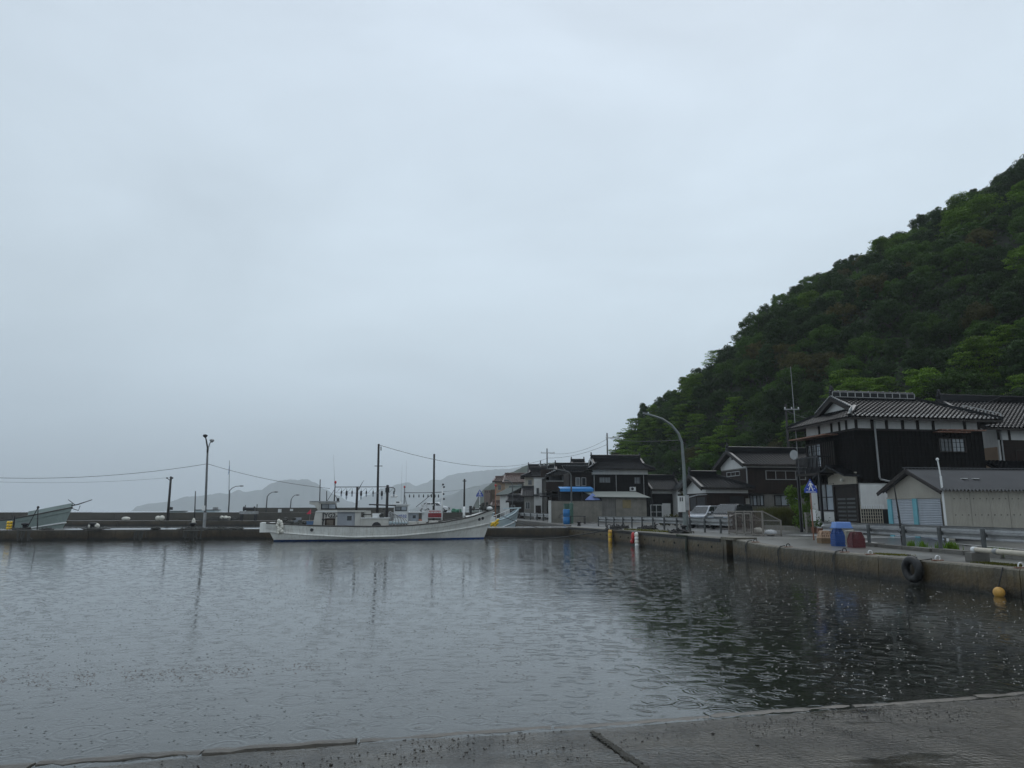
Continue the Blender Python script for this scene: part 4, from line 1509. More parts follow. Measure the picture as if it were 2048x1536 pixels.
# ---------------------------------------------------------------- house behind on the right
kx = ray(1996, 880)
YB = 41.0
PB_ = (kx[0] / kx[1] * YB, YB)
fB = Frame(PB_, ST, zq(YB))
zeB = fB.side(2010, 858)[1]
hB = thing('tiled_house', 'house with reddish timber walls and long tiled roof adjoining the black house', 'house', (PB_[0], PB_[1], zq(YB)), R(ST))
DB, WB = 8.5, 5.6
b = MB(); b.box(0, DB, 0, WB, -.3, zeB + .1); b.build('wall', m_plas, hB)
zr = fB.side(1950, 802, WB / 2)[1]
make_roof(hB, DB, WB, zeB, zr - zeB, o=.6, ogL=1.2, left='gable', right='gable')
b = MB(); b.prism([(-.02, 0, zeB - .4), (-.02, WB, zeB - .4), (-.02, WB, zeB + .2), (-.02, WB / 2, zr - .25), (-.02, 0, zeB + .2)], (.1, 0, 0)); b.build('gable_wall', m_plas, hB)
zl = fB.side(2010, 880)[1]
panel(hB, 'timber_wall', m_woodb, 'side', .1, DB, 2.2, zl, .03)
x1 = fB.side(2026, 900)[0]
for k in range(8):
    z = 2.5 + (zl - 2.6) * k / 8
    panel(hB, 'timber_log', m_rust if False else m_woodb, 'side', .15, x1, z, z + (zl - 2.6) / 8 - .03, .08, .031)
window(hB, 'side', x1 + .1, x1 + 2.0, 2.9, zl - .55, [m_curt, m_curt], m_beam, 2)
panel(hB, 'tan_panel', m_tan, 'street', .1, WB * .4, 2.0, zl - .4, .03)
for px in (1996, 2018):
    x = fB.side(px, 870)[0]
    panel(hB, 'wall_post', m_beam, 'side', x - .07, x + .07, zl, zeB, .04)
b = MB(); b.tube([(.15, -.1, zeB), (.15, -.1, 2.2)], .045, 6); b.build('downpipe', m_galv, hB)
# lean-to tiled roof below it
q0 = fB.side(1975, 922); q1 = fB.side(1990, 940)
b = MB(); b.box(-1.0, DB, -2.3, -.01, -.2, q1[1] - 1.0); b.build('lean_to_wall', m_cream, hB)
b = MB(); b.prism([(-1.3, -2.9, q1[1] - 1.0), (DB, -2.9, q1[1] - 1.0), (DB, 0, q0[1] - .1), (-1.3, 0, q0[1] - .1)], (0, 0, .1)); lr = b.build('lean_to_roof', m_beam, hB)
b = MB(); tile_slope(b, (0, -2.9, q1[1] - .88), (1, 0, 0), (0, 2.9, q0[1] - q1[1] + .9), lambda v: (-1.3, DB), .27, .24); b.build('roof_tiles', m_tile, lr, stuff=True)

# ---------------------------------------------------------------- long white-gabled house (behind the rank grass)
kx = ray(1495, 960); Y = 57.5
P = (kx[0] / kx[1] * Y, Y); g = zq(Y); f = Frame(P, ST, g)
W = f.street(1443, 940)[0]; D = 10.5
ze = f.side(1495, 926)[1] - .05
zr = f.street(1463, 904)[1]
h = thing('long_house', 'two storey house with a white plaster gable and brown boarding behind the rank grass', 'house', (P[0], P[1], g), R(ST))
zs = f.side(1500, 935)[1]
b = MB(); b.box(0, D, 0, W, -.3, ze); b.build('wall', m_grey, h)
z2 = f.side(1520, 988)[1]
panel(h, 'boarded_wall', m_woodb, 'side', -.02, D, z2, zs, .03)
panel(h, 'boarded_wall', m_woodb, 'street', -.02, W, z2, zs - .1, .03)
boards(h, 'cover_strips', m_woodb, 'side', 0, D, z2, zs, .3, .032)
panel(h, 'plaster_band', m_plas, 'side', -.03, D, zs, ze, .045)
zb3 = f.street(1470, 938)[1]
b = MB(); b.prism([(-.06, -.04, zb3), (-.06, W, zb3), (-.06, W, ze), (-.06, W / 2, zr - .2), (-.06, -.04, ze)], (.06, 0, 0)); gw = b.build('gable_wall', m_plas, h)
b = MB(); b.box(-.09, -.05, W * .47, W * .53, ze + .45, ze + .65); b.build('gable_vent', m_dark, gw)
make_roof(h, D, W, ze - .1, zr - ze + .15, o=.45, ogL=.55, ogR=.4)
x0, z1 = f.side(1530, 941); x1, z0 = f.side(1611, 960)
window(h, 'side', x0, x1, z0, z1, [m_curt, m_glass, m_curt, m_frost], m_alu, 4, bw=.05, d=.1)
a, z1 = f.street(1481, 942); c, z0 = f.street(1455, 954)
window(h, 'street', a, c, z0, z1, [m_frost, m_glass, m_curt], m_alu, 3, bw=.05, d=.1)
for pa, pb in ((1498, 1528), (1548, 1602)):
    x0, z1 = f.side(pa, 990); x1, z0 = f.side(pb, 1012)
    window(h, 'side', x0, x1, z0, z1, [m_curt, m_frost], m_beam, 4, bw=.06, d=.08)
    b = MB(); rectb(b, 'side', x0 - .2, x1 + .2, z1 + .1, z1 + .16, .0, .5); b.build('window_hood', m_beam, h)
b = MB(); b.tube([(-.08, -.1, ze - .1), (-.08, -.1, f.side(1498, 970)[1]), (.2, -.12, f.side(1500, 972)[1])], .05, 6); b.build('downpipe', m_galv, h)

# ---------------------------------------------------------------- low house with carport behind the cars
kx = ray(1413, 985); Y = 55.0
P = (kx[0] / kx[1] * Y, Y); g = zq(Y); f = Frame(P, ST, g)
W = f.street(1373, 985)[0]; D = f.side(1496, 985)[0]
ze = f.side(1415, 976)[1]; zr = f.street(1384, 953)[1]
h = thing('low_house', 'single storey house with dark boarding, white gable and tiled roof behind the parked cars', 'house', (P[0], P[1], g), R(ST))
b = MB(); b.box(0, D, 0, W, -.3, ze + .1); b.build('wall', m_woodb, h)
zb = f.side(1430, 986)[1]
panel(h, 'plaster_band', m_plas, 'side', -.02, D, zb, ze + .08, .03)
b = MB(); b.prism([(-.04, -.02, zb), (-.04, W, zb), (-.04, W, ze), (-.04, W / 2, zr - .15), (-.04, -.02, ze)], (.04, 0, 0)); b.build('gable_wall', m_plas, h)
make_roof(h, D, W, ze, zr - ze + .05, o=.4, ogL=.55, left='gable', right='hip', plan_k=.9)
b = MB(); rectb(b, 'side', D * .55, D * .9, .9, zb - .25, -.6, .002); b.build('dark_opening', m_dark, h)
b = MB(); rectb(b, 'side', D * .55, D * .9, .8, .9, -.02, .3); b.build('work_bench', m_galv, h)
panel(h, 'door_panel', m_grey, 'side', D * .93, D * 1.02, 0, zb - .4, .05)
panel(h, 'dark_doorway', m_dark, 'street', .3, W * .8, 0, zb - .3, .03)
pu = f.street(1413, 985)[0]
b = MB(); b.bar((-.75, -.1, zb - .15), (-.75, W * .9, zb - .45), .05, .08); b.bar((0, -.1, zb - .1), (-.75, -.1, zb - .15), .05, .08); b.build('porch_gutter', m_galv, h)
for y in (.2, W * .5, W * .9):
    b = MB(); b.box(-.79, -.71, y - .04, y + .04, -.02, zb - .2); b.build('porch_post', m_beam, h)

# ---------------------------------------------------------------- two storey cream house behind it
kx = ray(1357, 950); Y = 100.0
P = (kx[0] / kx[1] * Y, Y); g = zq(Y) + .1; f = Frame(P, ST, g)
W = 4.9; D = 13
ze = f.side(1400, 949)[1]; zr = f.side(1400, 931, W / 2)[1]
h = thing('cream_house', 'cream two storey house with white bargeboards peeking over the low house', 'house', (P[0], P[1], g), R(ST))
b = MB(); b.box(0, D, 0, W, -.3, ze + .1); b.build('wall', m_cream, h)
b = MB(); b.prism([(-.02, 0, ze - .3), (-.02, W, ze - .3), (-.02, W, ze + .1), (-.02, W / 2, zr - .15), (-.02, 0, ze + .1)], (.08, 0, 0)); b.build('gable_wall', m_cream, h)
make_roof(h, D, W, ze, zr - ze, o=.5, ogL=.6, tile=m_tile2, barge=m_white, ornament=False, course=.3)
b = MB(); rectb(b, 'side', 4.4, 6.6, ze - .75, ze - .6, .0, .5); b.build('sign_lamp', m_yel, h)  # plain yellow box below the eave, not emissive
panel(h, 'trim_line', m_beam, 'side', 0, D, ze - .8, ze - .74, .03)
window(h, 'street', .5, 1.8, 2.9, 4.1, m_glass, m_alu, 2)
window(h, 'side', .5, 1.7, 2.9, 4.1, m_glass, m_alu, 2)

# ---------------------------------------------------------------- low tiled house with porch gable
Y = 88.5
P = (ray(1304, 985)[0] / ray(1304, 985)[1] * Y, Y); g = zq(Y); f = Frame(P, 4.0, g)
D = f.side(1372, 985)[0] + 1; W = 5.0
ze = f.side(1300, 979)[1]; zr = f.side(1300, 955, W / 2)[1]
h = thing('porch_house', 'single storey black boarded house with white sash windows next to the grey shed', 'house', (P[0], P[1], g), R(ST))
b = MB(); b.box(0, D, 0, W, -.3, ze + .15); b.build('wall', m_wood, h)
zb = f.side(1310, 987)[1]
panel(h, 'plaster_band', m_plas, 'side', -.02, D, zb, ze + .1, .04)
make_roof(h, D, W, ze, zr - ze, o=.5, left='gable', right='gable', ogL=.2, ogR=-D * .25)
x0, x1 = f.side(1346, 985)[0], f.side(1395, 985)[0]
zt_ = f.side(1362, 960)[1]
b = MB()
xm = (x0 + x1) / 2
b.prism([(x0, -1.4, 0), (x1, -1.4, 0), (x1, -1.4, zb + .5), (xm, -1.4, zt_ - .2), (x0, -1.4, zb + .5)], (0, 1.39, 0))
po = b.build('porch', m_plas, h)
b = MB()
for sx in (-1, 1):
    b.prism([(xm, -1.9, zt_), (xm + sx * (x1 - x0) * .62, -1.9, zb + .35), (xm + sx * (x1 - x0) * .62, 1.2, zb + .35), (xm, 1.2, zt_)], (0, 0, .1))
b.build('porch_roof', m_tile, po)
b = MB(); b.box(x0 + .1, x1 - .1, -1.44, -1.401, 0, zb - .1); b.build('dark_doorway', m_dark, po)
panel(h, 'sliding_door_panel', m_plas, 'side', 1.26, 2.3, 0, zb - 1.2, .05)
window(h, 'side', -.3, 1.25, .1, zb - 1.35, m_glass, m_white, 2, 1, bw=.09, d=.1)

# ---------------------------------------------------------------- large black boarded two storey house with shed in front
kx = ray(1187, 960); Y = 84.0
P = (kx[0] / kx[1] * Y, Y); g = zq(Y); f = Frame(P, 4.0, g)
D = f.side(1296, 960)[0]; W = 5.2
ze = f.side(1190, 938)[1]; zr = f.side(1200, 916, W / 2)[1]
h = thing('ornate_house', 'black boarded house with white eave band and ornamental ridge rising above the grey shed', 'house', (P[0], P[1], g), R(4))
b = MB(); b.box(0, D, 0, W, -.3, ze + .2); b.build('wall', m_wood, h)
zb = f.side(1240, 949)[1]
panel(h, 'plaster_band', m_plas, 'side', -.05, D, zb, ze + .1, .05)
panel(h, 'plaster_band', m_plas, 'street', 0, W, zb, ze + .1, .05)
boards(h, 'cover_strips', m_wood, 'side', 0, D, .5, zb, .35, .015)
make_roof(h, D, W, ze, zr - ze, o=.7, left='irimoya', right='irimoya', vg=.45, barge=m_plas, plan_k=.8)
x0, z1 = f.side(1198, 954); x1, z0 = f.side(1221, 966)
window(h, 'side', x0, x1, z0, z1, m_curt, m_beam, 2)
x0, z1 = f.side(1268, 954); x1, z0 = f.side(1281, 968)
window(h, 'side', x0, x1, z0, z1, m_curt, m_beam, 1)
for px in (1188, 1232, 1287):
    x = f.side(px, 960)[0]
    b = MB(); b.tube([(x, -.08, zb), (x, -.08, 2.6)], .045, 5); b.build('downpipe', m_galv, h)
x0, z0 = f.side(1259, 981)
ac = MB(); ac.box(x0, x0 + .65, -.45, -.08, z0 - .05, z0 + .4); aco = ac.build('air_conditioner', m_white, h)
b = MB(); b.lathe([(.17, -.46), (.17, -.455), (.05, -.465)], (x0 + .25, 0, z0 + .18), 12, 'y'); b.build('fan_grille', m_dark, aco)
# wing to the left: timber upper floor set back towards the balcony house
bx = f.side(1140, 960)[0]
b = MB(); b.box(bx, -.02, .8, W, -.3, ze - .35); b.build('side_wing', m_woodb, h)
b = MB(); b.prism([(bx - .5, .1, ze - .35), (-.02, .1, ze - .35), (-.02, W * .6, ze + .5), (bx - .5, W * .6, ze + .5)], (0, 0, .1)); wr = b.build('wing_roof', m_beam, h)
b = MB(); tile_slope(b, (0, .1, ze - .24), (1, 0, 0), (0, W * .6 - .1, .85), lambda v: (bx - .5, -.02), .3, .27); b.build('roof_tiles', m_tile, wr, stuff=True)
for (pa, pb) in ((1151, 1160), (1163, 1172)):
    x0 = f.side(pa, 960, .8)[0]; x1 = f.side(pb, 960, .8)[0]; z1 = f.side(pa, 955, .8)[1]; z0 = f.side(pa, 972, .8)[1]
    b = MB(); b.box(x0, x1, .74, .79, z0, z1); wn = b.build('window', m_alu, h)
    b = MB(); b.box(x0 + .06, x1 - .06, .72, .738, z0 + .06, z1 - .06); b.build('pane', m_curt if pa < 1160 else m_glass, wn)

# ---------------------------------------------------------------- grey shed with green roof, block wall, blue canopy
YS_ = 78.0
P = (ray(1203, 1000)[0] / ray(1203, 1000)[1] * YS_, YS_); g = zq(YS_); f = Frame(P, 4.0, g)
D = f.side(1292, 1000)[0]; W = 3.6
ze = f.side(1250, 994)[1]
sh = thing('grey_shed', 'low grey mortar shed with a dull green sheet roof beside the block wall', 'shed', (P[0], P[1], g), R(4))
dmid = f.side(1231, 1000)[0]
b = MB(); b.box(0, dmid, 0, W, -.2, ze); b.build('stained_wall', m_grey, sh)
b = MB(); b.box(dmid, D, -.15, W, .25, ze - .02); b.build('board_wall', m_block, sh)
b = MB(); b.box(dmid, D, 0, W, -.2, .25); b.build('plinth', m_pole, sh)
zr = f.side(1240, 984, W / 2)[1]
b = MB()
b.prism([(-.9, -.5, ze - .04), (D + .4, -.5, ze - .12), (D - .6, W * .6, zr), (-1.6, W * .6, zr)], (0, 0, .07))
b.build('roof', m_greenroof, sh)
x0, z1 = f.side(1245, 1000, -.15); x1, z0 = f.side(1262, 1016, -.15)
b = MB(); b.box(x0, x1, -.2, -.152, z0, z1); b.build('boarded_window', mat('ochre_board', (0.25, 0.2, 0.1), .7, .2), sh)
YW = 76.5
P = (ray(1102, 1015)[0] / ray(1102, 1015)[1] * YW, YW); g = zq(YW); f = Frame(P, 4.0, g)
D = f.side(1203, 1010)[0]; zt_ = f.side(1150, 1002)[1]
bw = thing('block_wall', 'pale concrete block wall with dark capping in front of the blue canopy', 'wall', (P[0], P[1], g), R(4))
x = 0; i = 0
for i in range(5):
    x0, x1 = D * i / 5, D * (i + 1) / 5
    b = MB()
    nc, nr = 4, 9
    for r_ in range(nr):
        for c in range(nc + 1):
            off = (x1 - x0) / nc * (.5 if r_ % 2 else 0)
            a0 = max(x0, x0 + (x1 - x0) * c / nc - off); a1 = min(x1, x0 + (x1 - x0) * (c + 1) / nc - off)
            if a1 - a0 > .05:
                b.box(a0 + .006, a1 - .006, -.075 + .004 * random.random(), .075, zt_ * r_ / nr + .006, zt_ * (r_ + 1) / nr - .006)
    b.build('block_courses', m_block if i else m_rust if False else m_block, bw, stuff=True)
b = MB(); b.box(0, D, -.06, .06, -.2, zt_ - .02); b.build('mortar_core', m_grey, bw)
b = MB(); b.box(-.05, D + .05, -.12, .12, zt_, zt_ + .1); b.build('capping', m_pole, bw)
b = MB(); b.box(-.25, .0, -.2, .2, -.1, zt_ + .05); b.build('gate_post', m_plas, bw)
YC = 79.5
cn = thing('canopy', 'bright blue sheet canopy on posts behind the block wall', 'canopy', (0, 0, 0))
p0, p1, p2 = at(1120, 977, YC), at(1187, 977, YC), at(1187, 983, YC)
b = MB(); b.prism([(p0.x, YC, p2.z), (p1.x, YC, p2.z), (p1.x, YC, p0.z), (p0.x, YC, p0.z)], (0, .05, 0)); b.build('valance', m_canopy, cn)
b = MB(); b.prism([(p0.x, YC + .06, p0.z - .03), (p1.x, YC + .06, p0.z - .03), (p1.x, YC + 3, p0.z + .25), (p0.x, YC + 3, p0.z + .25)], (0, 0, .04)); b.build('canopy_sheet', m_canopy, cn)
for px in (1122, 1164):
    q = at(px, 990, YC + .2); b = MB(); b.box(q.x - .06, q.x + .06, YC + .1, YC + .22, zq(YC) - .1, p0.z - .04); b.build('post', m_dark, cn)
b = MB(); b.box(p0.x, p1.x, YC + 3.1, YC + 3.3, zq(YC), p0.z); b.build('back_wall', m_dark, cn)
q0, q1, q2 = at(1170, 1000, 77.6), at(1201, 1000, 77.6), at(1186, 986, 77.6)
b = MB(); b.prism([(q0.x, 77.6, q0.z), (q1.x, 77.6, q1.z), (q2.x, 77.9, q2.z)], (.1, 1.5, .0)); tag(b.build('tarpaulin', m_tarp), 'pale blue tarpaulin draped to a point behind the block wall', 'tarpaulin')

# ---------------------------------------------------------------- balcony house and white tower
Y = 94.0
P = (ray(1103, 970)[0] / ray(1103, 970)[1] * Y, Y); g = zq(Y); f = Frame(P, 2.0, g)
D = f.side(1180, 970)[0]; W = 5.5
ze = f.side(1130, 951)[1]; zr = f.side(1130, 931, W / 2)[1]
h = thing('balcony_house', 'dark timber house with a long upper balcony next to the narrow white building', 'house', (P[0], P[1], g), R(2))
b = MB(); b.box(0, D, 0, W, -.3, ze + .2); b.build('wall', m_woodb, h)
make_roof(h, D, W, ze, zr - ze, o=.7, left='irimoya', right='gable', vg=.5, barge=m_plas, course=.3, pitch=.3)
x0, z1 = f.side(1092, 962, -1.2); x1, z0 = f.side(1143, 979, -1.2)
b = MB(); b.box(x0, x1, -1.2, 0, z0 - .15, z0); bo = b.build('balcony', m_beam, h)
b = MB(); b.box(x0, x1, -1.2, -1.14, z1 - .05, z1 + .04); b.build('top_rail', m_galv, bo)
b = MB()
b.box(x0, x1, -1.18, -1.15, z0 + .01, z1 - .1)
b.build('balcony_panel', m_woodb, bo)
window(h, 'side', x0 + .5, x1 - .3, z0 + .1, z1 + 1.0, [m_glass, m_glass, m_curt], m_beam, 3)
b = MB(); b.prism([(x0 - .9, -2.6, z0 - 1.0), (x1 - 1, -2.6, z0 - 1.0), (x1 - 1, 0, z0 - .5), (x0 - .9, 0, z0 - .5)], (0, 0, .12)); b.build('porch_roof', m_tile, h)
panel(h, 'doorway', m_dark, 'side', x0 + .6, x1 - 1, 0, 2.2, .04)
Y = 97.0
P = (ray(1084, 990)[0] / ray(1084, 990)[1] * Y, Y); g = zq(Y); f = Frame(P, -6, g)
W = 5.0
tw = thing('white_building', 'narrow white plastered building with a flat top and one small dark window', 'building', (P[0], P[1], g), R(-6))
zt_ = f.side(1086, 957)[1]
x0 = f.side(1068, 990)[0]; x1 = f.side(1093, 990)[0]
b = MB(); b.box(x0, 0, 0, W, -.3, zt_); b.build('wall', m_plas, tw)
b = MB(); b.box(.002, x1, .3, W, -.3, zt_ - .08); b.build('grey_wing', m_grey, tw)
b = MB(); b.box(x0 - .06, x1 + .02, -.06, W, zt_ + .002, zt_ + .12); b.build('parapet_cap', m_galv, tw)
xa, z1 = f.side(1073, 976); xb, z0 = f.side(1078, 988)
window(tw, 'side', xa, xb, z0, z1, m_glass, m_dark, 1)
b = MB(); rectb(b, 'side', x0 - .1, xb, z0 - .3, z0 - .05, 0, .5); b.build('planter_rail', m_dark, tw)
xa, z1 = f.side(1071, 1011); xb, z0 = f.side(1082, 1030)
panel(tw, 'garage_door', m_woodb, 'side', xa, xb, 0, z1, .04)
q = f.side(1090, 950, 1.0)
b = MB(); b.box(x0 * .2, x1 + .6, 1.2, W, zt_ + .13, q[1] + .8); b.build('roof_box', m_woodb, tw)

# ---------------------------------------------------------------- further houses along the bend
def far_house(name, label, p0x, p1x, y_eave, y_ridge, Y, deg, wall, tile, W=5.5, left='gable', right='gable', band=None, wins=(), barge=None, orn=True):
    P = (ray(p0x, 980)[0] / ray(p0x, 980)[1] * Y, Y); g = zq(Y); f = Frame(P, deg, g)
    D = f.side(p1x, 980)[0]
    ze = f.side(p0x, y_eave)[1]; zr = f.side((p0x + p1x) / 2, y_ridge, W / 2)[1]
    h = thing(name, label, 'house', (P[0], P[1], g), R(deg))
    b = MB(); b.box(0, D, 0, W, -.3, ze + .2); b.build('wall', wall, h)
    if left == 'gable':
        b = MB(); b.prism([(-.03, 0, ze - .2), (-.03, W, ze - .2), (-.03, W, ze + .1), (-.03, W / 2, zr - .2), (-.03, 0, ze + .1)], (.08, 0, 0)); b.build('gable_wall', wall, h)
    make_roof(h, D, W, ze, zr - ze, o=.6, left=left, right=right, vg=.5, tile=tile, course=.34, pitch=.32, barge=barge, ornament=orn, ridge_h=.22)
    for (a, c, ya, yb, gl_) in wins:
        x0, z1 = f.side(a, ya); x1, z0 = f.side(c, yb)
        window(h, 'side', x0, x1, z0, z1, gl_, m_alu, 2)
    return h, f, D, ze
far_house('plaster_house', 'cream plastered house with ornamental tiled roof beyond the white building', 1050, 1090, 953, 938, 108, 0, m_cream, m_tile, W=5, left='irimoya', wins=((1056, 1064, 960, 970, m_glass),))
far_house('dark_tiled_house', 'dark tiled house whose roof rises behind the balcony house', 1135, 1170, 940, 922, 104, 2, m_woodb, m_tile, W=6, left='irimoya')
far_house('grey_tiled_house', 'house with a plain dark ridge behind the balcony house and utility pole', 1062, 1140, 940, 932, 118, 0, m_woodb, m_tile, W=6)
far_house('low_tiled_house', 'low house with a sweeping grey tiled roof at the bend of the street', 1048, 1072, 992, 976, 100, -4, m_grey, m_tile2, W=4.5, wins=((1051, 1060, 1004, 1018, m_glass),))
far_house('brown_roof_house', 'house with a brown tiled roof and white upper windows at the bend', 1010, 1048, 965, 949, 128, -6, m_cream, m_tileb, W=7, wins=((1036, 1044, 968, 976, m_frost),), orn=False)
far_house('brown_porch_house', 'lower house with weathered brown roof and timber wall at the bend', 990, 1012, 963, 955, 136, -8, m_tan, m_tileb, W=6, wins=((996, 1002, 970, 980, m_glass),), orn=False)
far_house('green_roof_hut', 'small hut with a steep green roof and white gable facing the harbour', 1000, 1020, 990, 976, 112, -60, m_plas, m_greenroof, W=4, orn=False)
far_house('harbour_store', 'dark open fronted store house behind the moored pale blue boat', 1018, 1048, 1003, 993, 106, -4, m_woodb, m_tile2, W=4, orn=False, wins=((1022, 1030, 1010, 1022, m_glass),))
far_house('corner_store', 'grey store house with a lean tiled roof by the basin railing', 986, 1004, 1012, 1004, 118, -6, m_grey, m_tileb, W=4, orn=False)
Y = 142
p0, p1 = at(968, 1022, Y), at(991, 980, Y)
bl = thing('brown_block', 'plain flat topped brown concrete building with three small vents at the street end', 'building', (p0.x, Y, zq(Y)), R(-8))
b = MB(); b.box(0, (p1.x - p0.x) * .55, 0, 7, -1, p1.z - zq(Y)); b.build('wall', mat('pinkish_render', (0.2, 0.155, 0.135), .7, .15, .6, streak=.3), bl)
b = MB(); b.box((p1.x - p0.x) * .552, (p1.x - p0.x) * 1.1, .5, 7, -1, p1.z - zq(Y) + .1); b.build('brown_wing', mat('brown_render', (0.11, 0.085, 0.055), .7, .2, .6), bl)
for k in range(3):
    b = MB(); b.box(.25 + k * .38, .4 + k * .38, -.03, .001, p1.z - zq(Y) - .5, p1.z - zq(Y) - .25); b.build('vent', m_dark, bl)
pk = thing('cream_awning', 'pale yellow awning sheet on the front of the bend houses', 'awning', (0, 0, 0))
p0, p1 = at(1019, 989, 111), at(1044, 980, 111)
b = MB(); b.prism([(p0.x, 111, p0.z), (p1.x, 111, p0.z), (p1.x, 112.5, p1.z), (p0.x, 112.5, p1.z)], (0, 0, .05)); b.build('awning_sheet', mat('pale_yellow', (.5, .47, .3), .6, .1), pk)
for px in (1020, 1043):
    q = at(px, 989, 111.05); b = MB(); b.box(q.x - .04, q.x + .04, 111.0, 111.08, zq(111), p0.z - .005); b.build('post', m_galv, pk)
# ================================================================== BOATS
def loft(b, rings, closed=False):
    n0 = len(b.v); m_ = len(rings[0])
    for r_ in rings:
        b.v += [tuple(q) for q in r_]
    for i in range(len(rings) - 1):
        for k in range(m_ - 1):
            a = n0 + i * m_ + k
            b.f.append((a, a + 1, a + m_ + 1, a + m_))
def make_hull(root, Lw, B, sheer, strake, over_s, over_b, m_top, m_bot, m_str, m_gun, stern_f=.85, zb=.10, flare=1.12, bowp=2.2):
    """sheer / strake: tables t -> z. x forward from the stern at the waterline (0) to the stem (Lw)"""
    NT = 28
    def hb(t_, Bm, p=bowp):
        if t_ < .42:
            return Bm * (1 - (1 - stern_f) * ((.42 - t_) / .42) ** 2)
        return Bm * max(0.0, 1 - ((t_ - .42) / .58) ** p)
    lev = [('keel', .12, -.75, .05, -.6), ('wl', .90, zb, 0, 0), ('strake', 1.02, None, .55, .5), ('sheer', flare, None, 1.0, 1.0)]
    def pt(name, t_, s):
        d = {a[0]: a for a in lev}[name]
        z = strake(t_) if name == 'strake' else sheer(t_) if name == 'sheer' else d[2]
        x = -over_s * d[3] + t_ * (Lw + over_s * d[3] + over_b * d[4])
        pp = bowp + (1.2 if name == 'sheer' else .5 if name == 'strake' else 0)
        return Vector((x, s * hb(t_, B / 2 * d[1], pp), z))
    ts = [i / NT for i in range(NT + 1)]
    for nm, a, c, m in (('hull', 'wl', 'sheer', m_top), ('bottom_paint', 'keel', 'wl', m_bot)):
        b = MB()
        for s in (-1, 1):
            seq = ['wl', 'strake', 'sheer'] if nm == 'hull' else ['keel', 'wl']
            rings = []
            for t_ in ts:
                if nm == 'hull':
                    q = [pt('wl', t_, s), pt('wl', t_, s).lerp(pt('strake', t_, s), .5) + Vector((0, s * .05, 0)) * (1 - t_), pt('strake', t_, s), pt('strake', t_, s).lerp(pt('sheer', t_, s), .5), pt('sheer', t_, s)]
                else:
                    q = [pt('keel', t_, s), pt('wl', t_, s)]
                rings.append(q)
            loft(b, rings)
        tr_ = [pt(q, 0, -1) for q in seq] + [pt(q, 0, 1) for q in reversed(seq)]
        n0 = len(b.v); b.v += [tuple(q) for q in tr_]; b.f.append(tuple(range(n0, n0 + len(tr_))))
        if nm == 'hull':
            hull = b.build('hull', m, root, smooth=True)
        else:
            b.build(nm, m, hull, smooth=True)
    for s in (-1, 1):
        b = MB(); b.tube([pt('strake', t_, s) + Vector((0, s * .02, 0)) for t_ in ts], .07, 6); b.build('rubbing_strake', m_str, hull, smooth=True)
        b = MB(); b.tube([pt('sheer', t_, s) + Vector((0, 0, .01)) for t_ in ts], .055, 6); b.build('gunwale', m_gun, hull, smooth=True)
    b = MB()
    for t_ in ts:
        for s in (-1, 1):
            p = pt('sheer', t_, s); p.z -= .32; p.y *= .96
            b.v.append(tuple(p))
    for i in range(NT):
        b.f.append((2 * i, 2 * i + 1, 2 * i + 3, 2 * i + 2))
    b.build('deck', m_grey, hull)
    return hull, pt
def bx(root, name, m, x0, x1, y0, y1, z0, z1):
    return MB().box(min(x0, x1), max(x0, x1), y0, y1, min(z0, z1), max(z0, z1)).build(name, m, root)
def tb(root, name, m, pts, r, n=6):
    return MB().tube(pts, r, n).build(name, m, root, smooth=True)

# ---- the long white squid boat alongside the pier -----------------------------------------
MBP = Vector((-16.74, 51.17)); MBA = 15.75
fM = Frame(MBP, MBA, 0)
boat = thing('fishing_boat', 'long old white fishing boat with grey cabin and lamp rail alongside the pier', 'boat', (MBP.x, MBP.y, 0), R(MBA))
sheer = lambda t_: lerp([(0, 1.24), (.2, 1.05), (.42, .97), (.6, 1.03), (.75, 1.25), (.88, 1.62), (1, 2.2)], t_)
strk = lambda t_: lerp([(0, .66), (.15, .44), (.35, .25), (.55, .3), (.75, .55), (.9, .85), (1, 1.12)], t_)
hull, hpt = make_hull(boat, 15.2, 2.9, sheer, strk, .55, .75, m_hull, m_blueb, m_hull, m_gun)
YN = -1.0      # near side of the deckhouses
def S(px, py, off=YN): return fM.side(px, py, off)
# low transom box
x0, z1 = S(541, 1046, -1.0); x1, z0 = S(562, 1064, -1.0)
bx(hull, 'stern_box', m_hull, -.95, -.02, -1.25, 1.25, .62, 1.27)
# wheelhouse
m_cab = mat('cabin_paint', (0.50, 0.49, 0.45), 0.5, 0.12, 1.2, streak=.35, dirt=(.3, .27, .22))
m_cabg = mat('cabin_grey', (0.30, 0.32, 0.35), 0.5, 0.12, 1.2, streak=.2, dirt=(.2, .2, .2))
xa, zt_ = S(637, 1005); xb, zb_ = S(674, 1051)
xs_, zw1 = S(632, 1023)
wh = MB()
wh.prism([(xa - .35, YN, .8), (xb, YN, .8), (xb, YN, zw1), (xb - .1, YN, zt_), (xa, YN, zt_), (xa, YN, zw1 + .1), (xa - .15, YN, zw1)], (0, 1.9, 0))
who = wh.build('wheelhouse', m_cab, boat)
x0, zr_ = S(619, 1003.5)
rf = MB(); rf.box(x0, xb + .12, YN - .12, YN + 2.02, zr_ - .02, zr_ + .05); rf.build('roof', m_galv, who)
b = MB(); b.prism([(x0, YN - .1, zr_ - .021), (xa + .02, YN - .1, zr_ - .021), (xa + .02, YN - .1, zr_ - .6), (xa - .25, YN - .1, zr_ - .22), (x0, YN - .1, zr_ - .15)], (0, 2.1, 0)); b.build('visor', m_cab, who)
wx0, wz1 = S(642, 1007.5); wx1, wz0 = S(672, 1019.5)
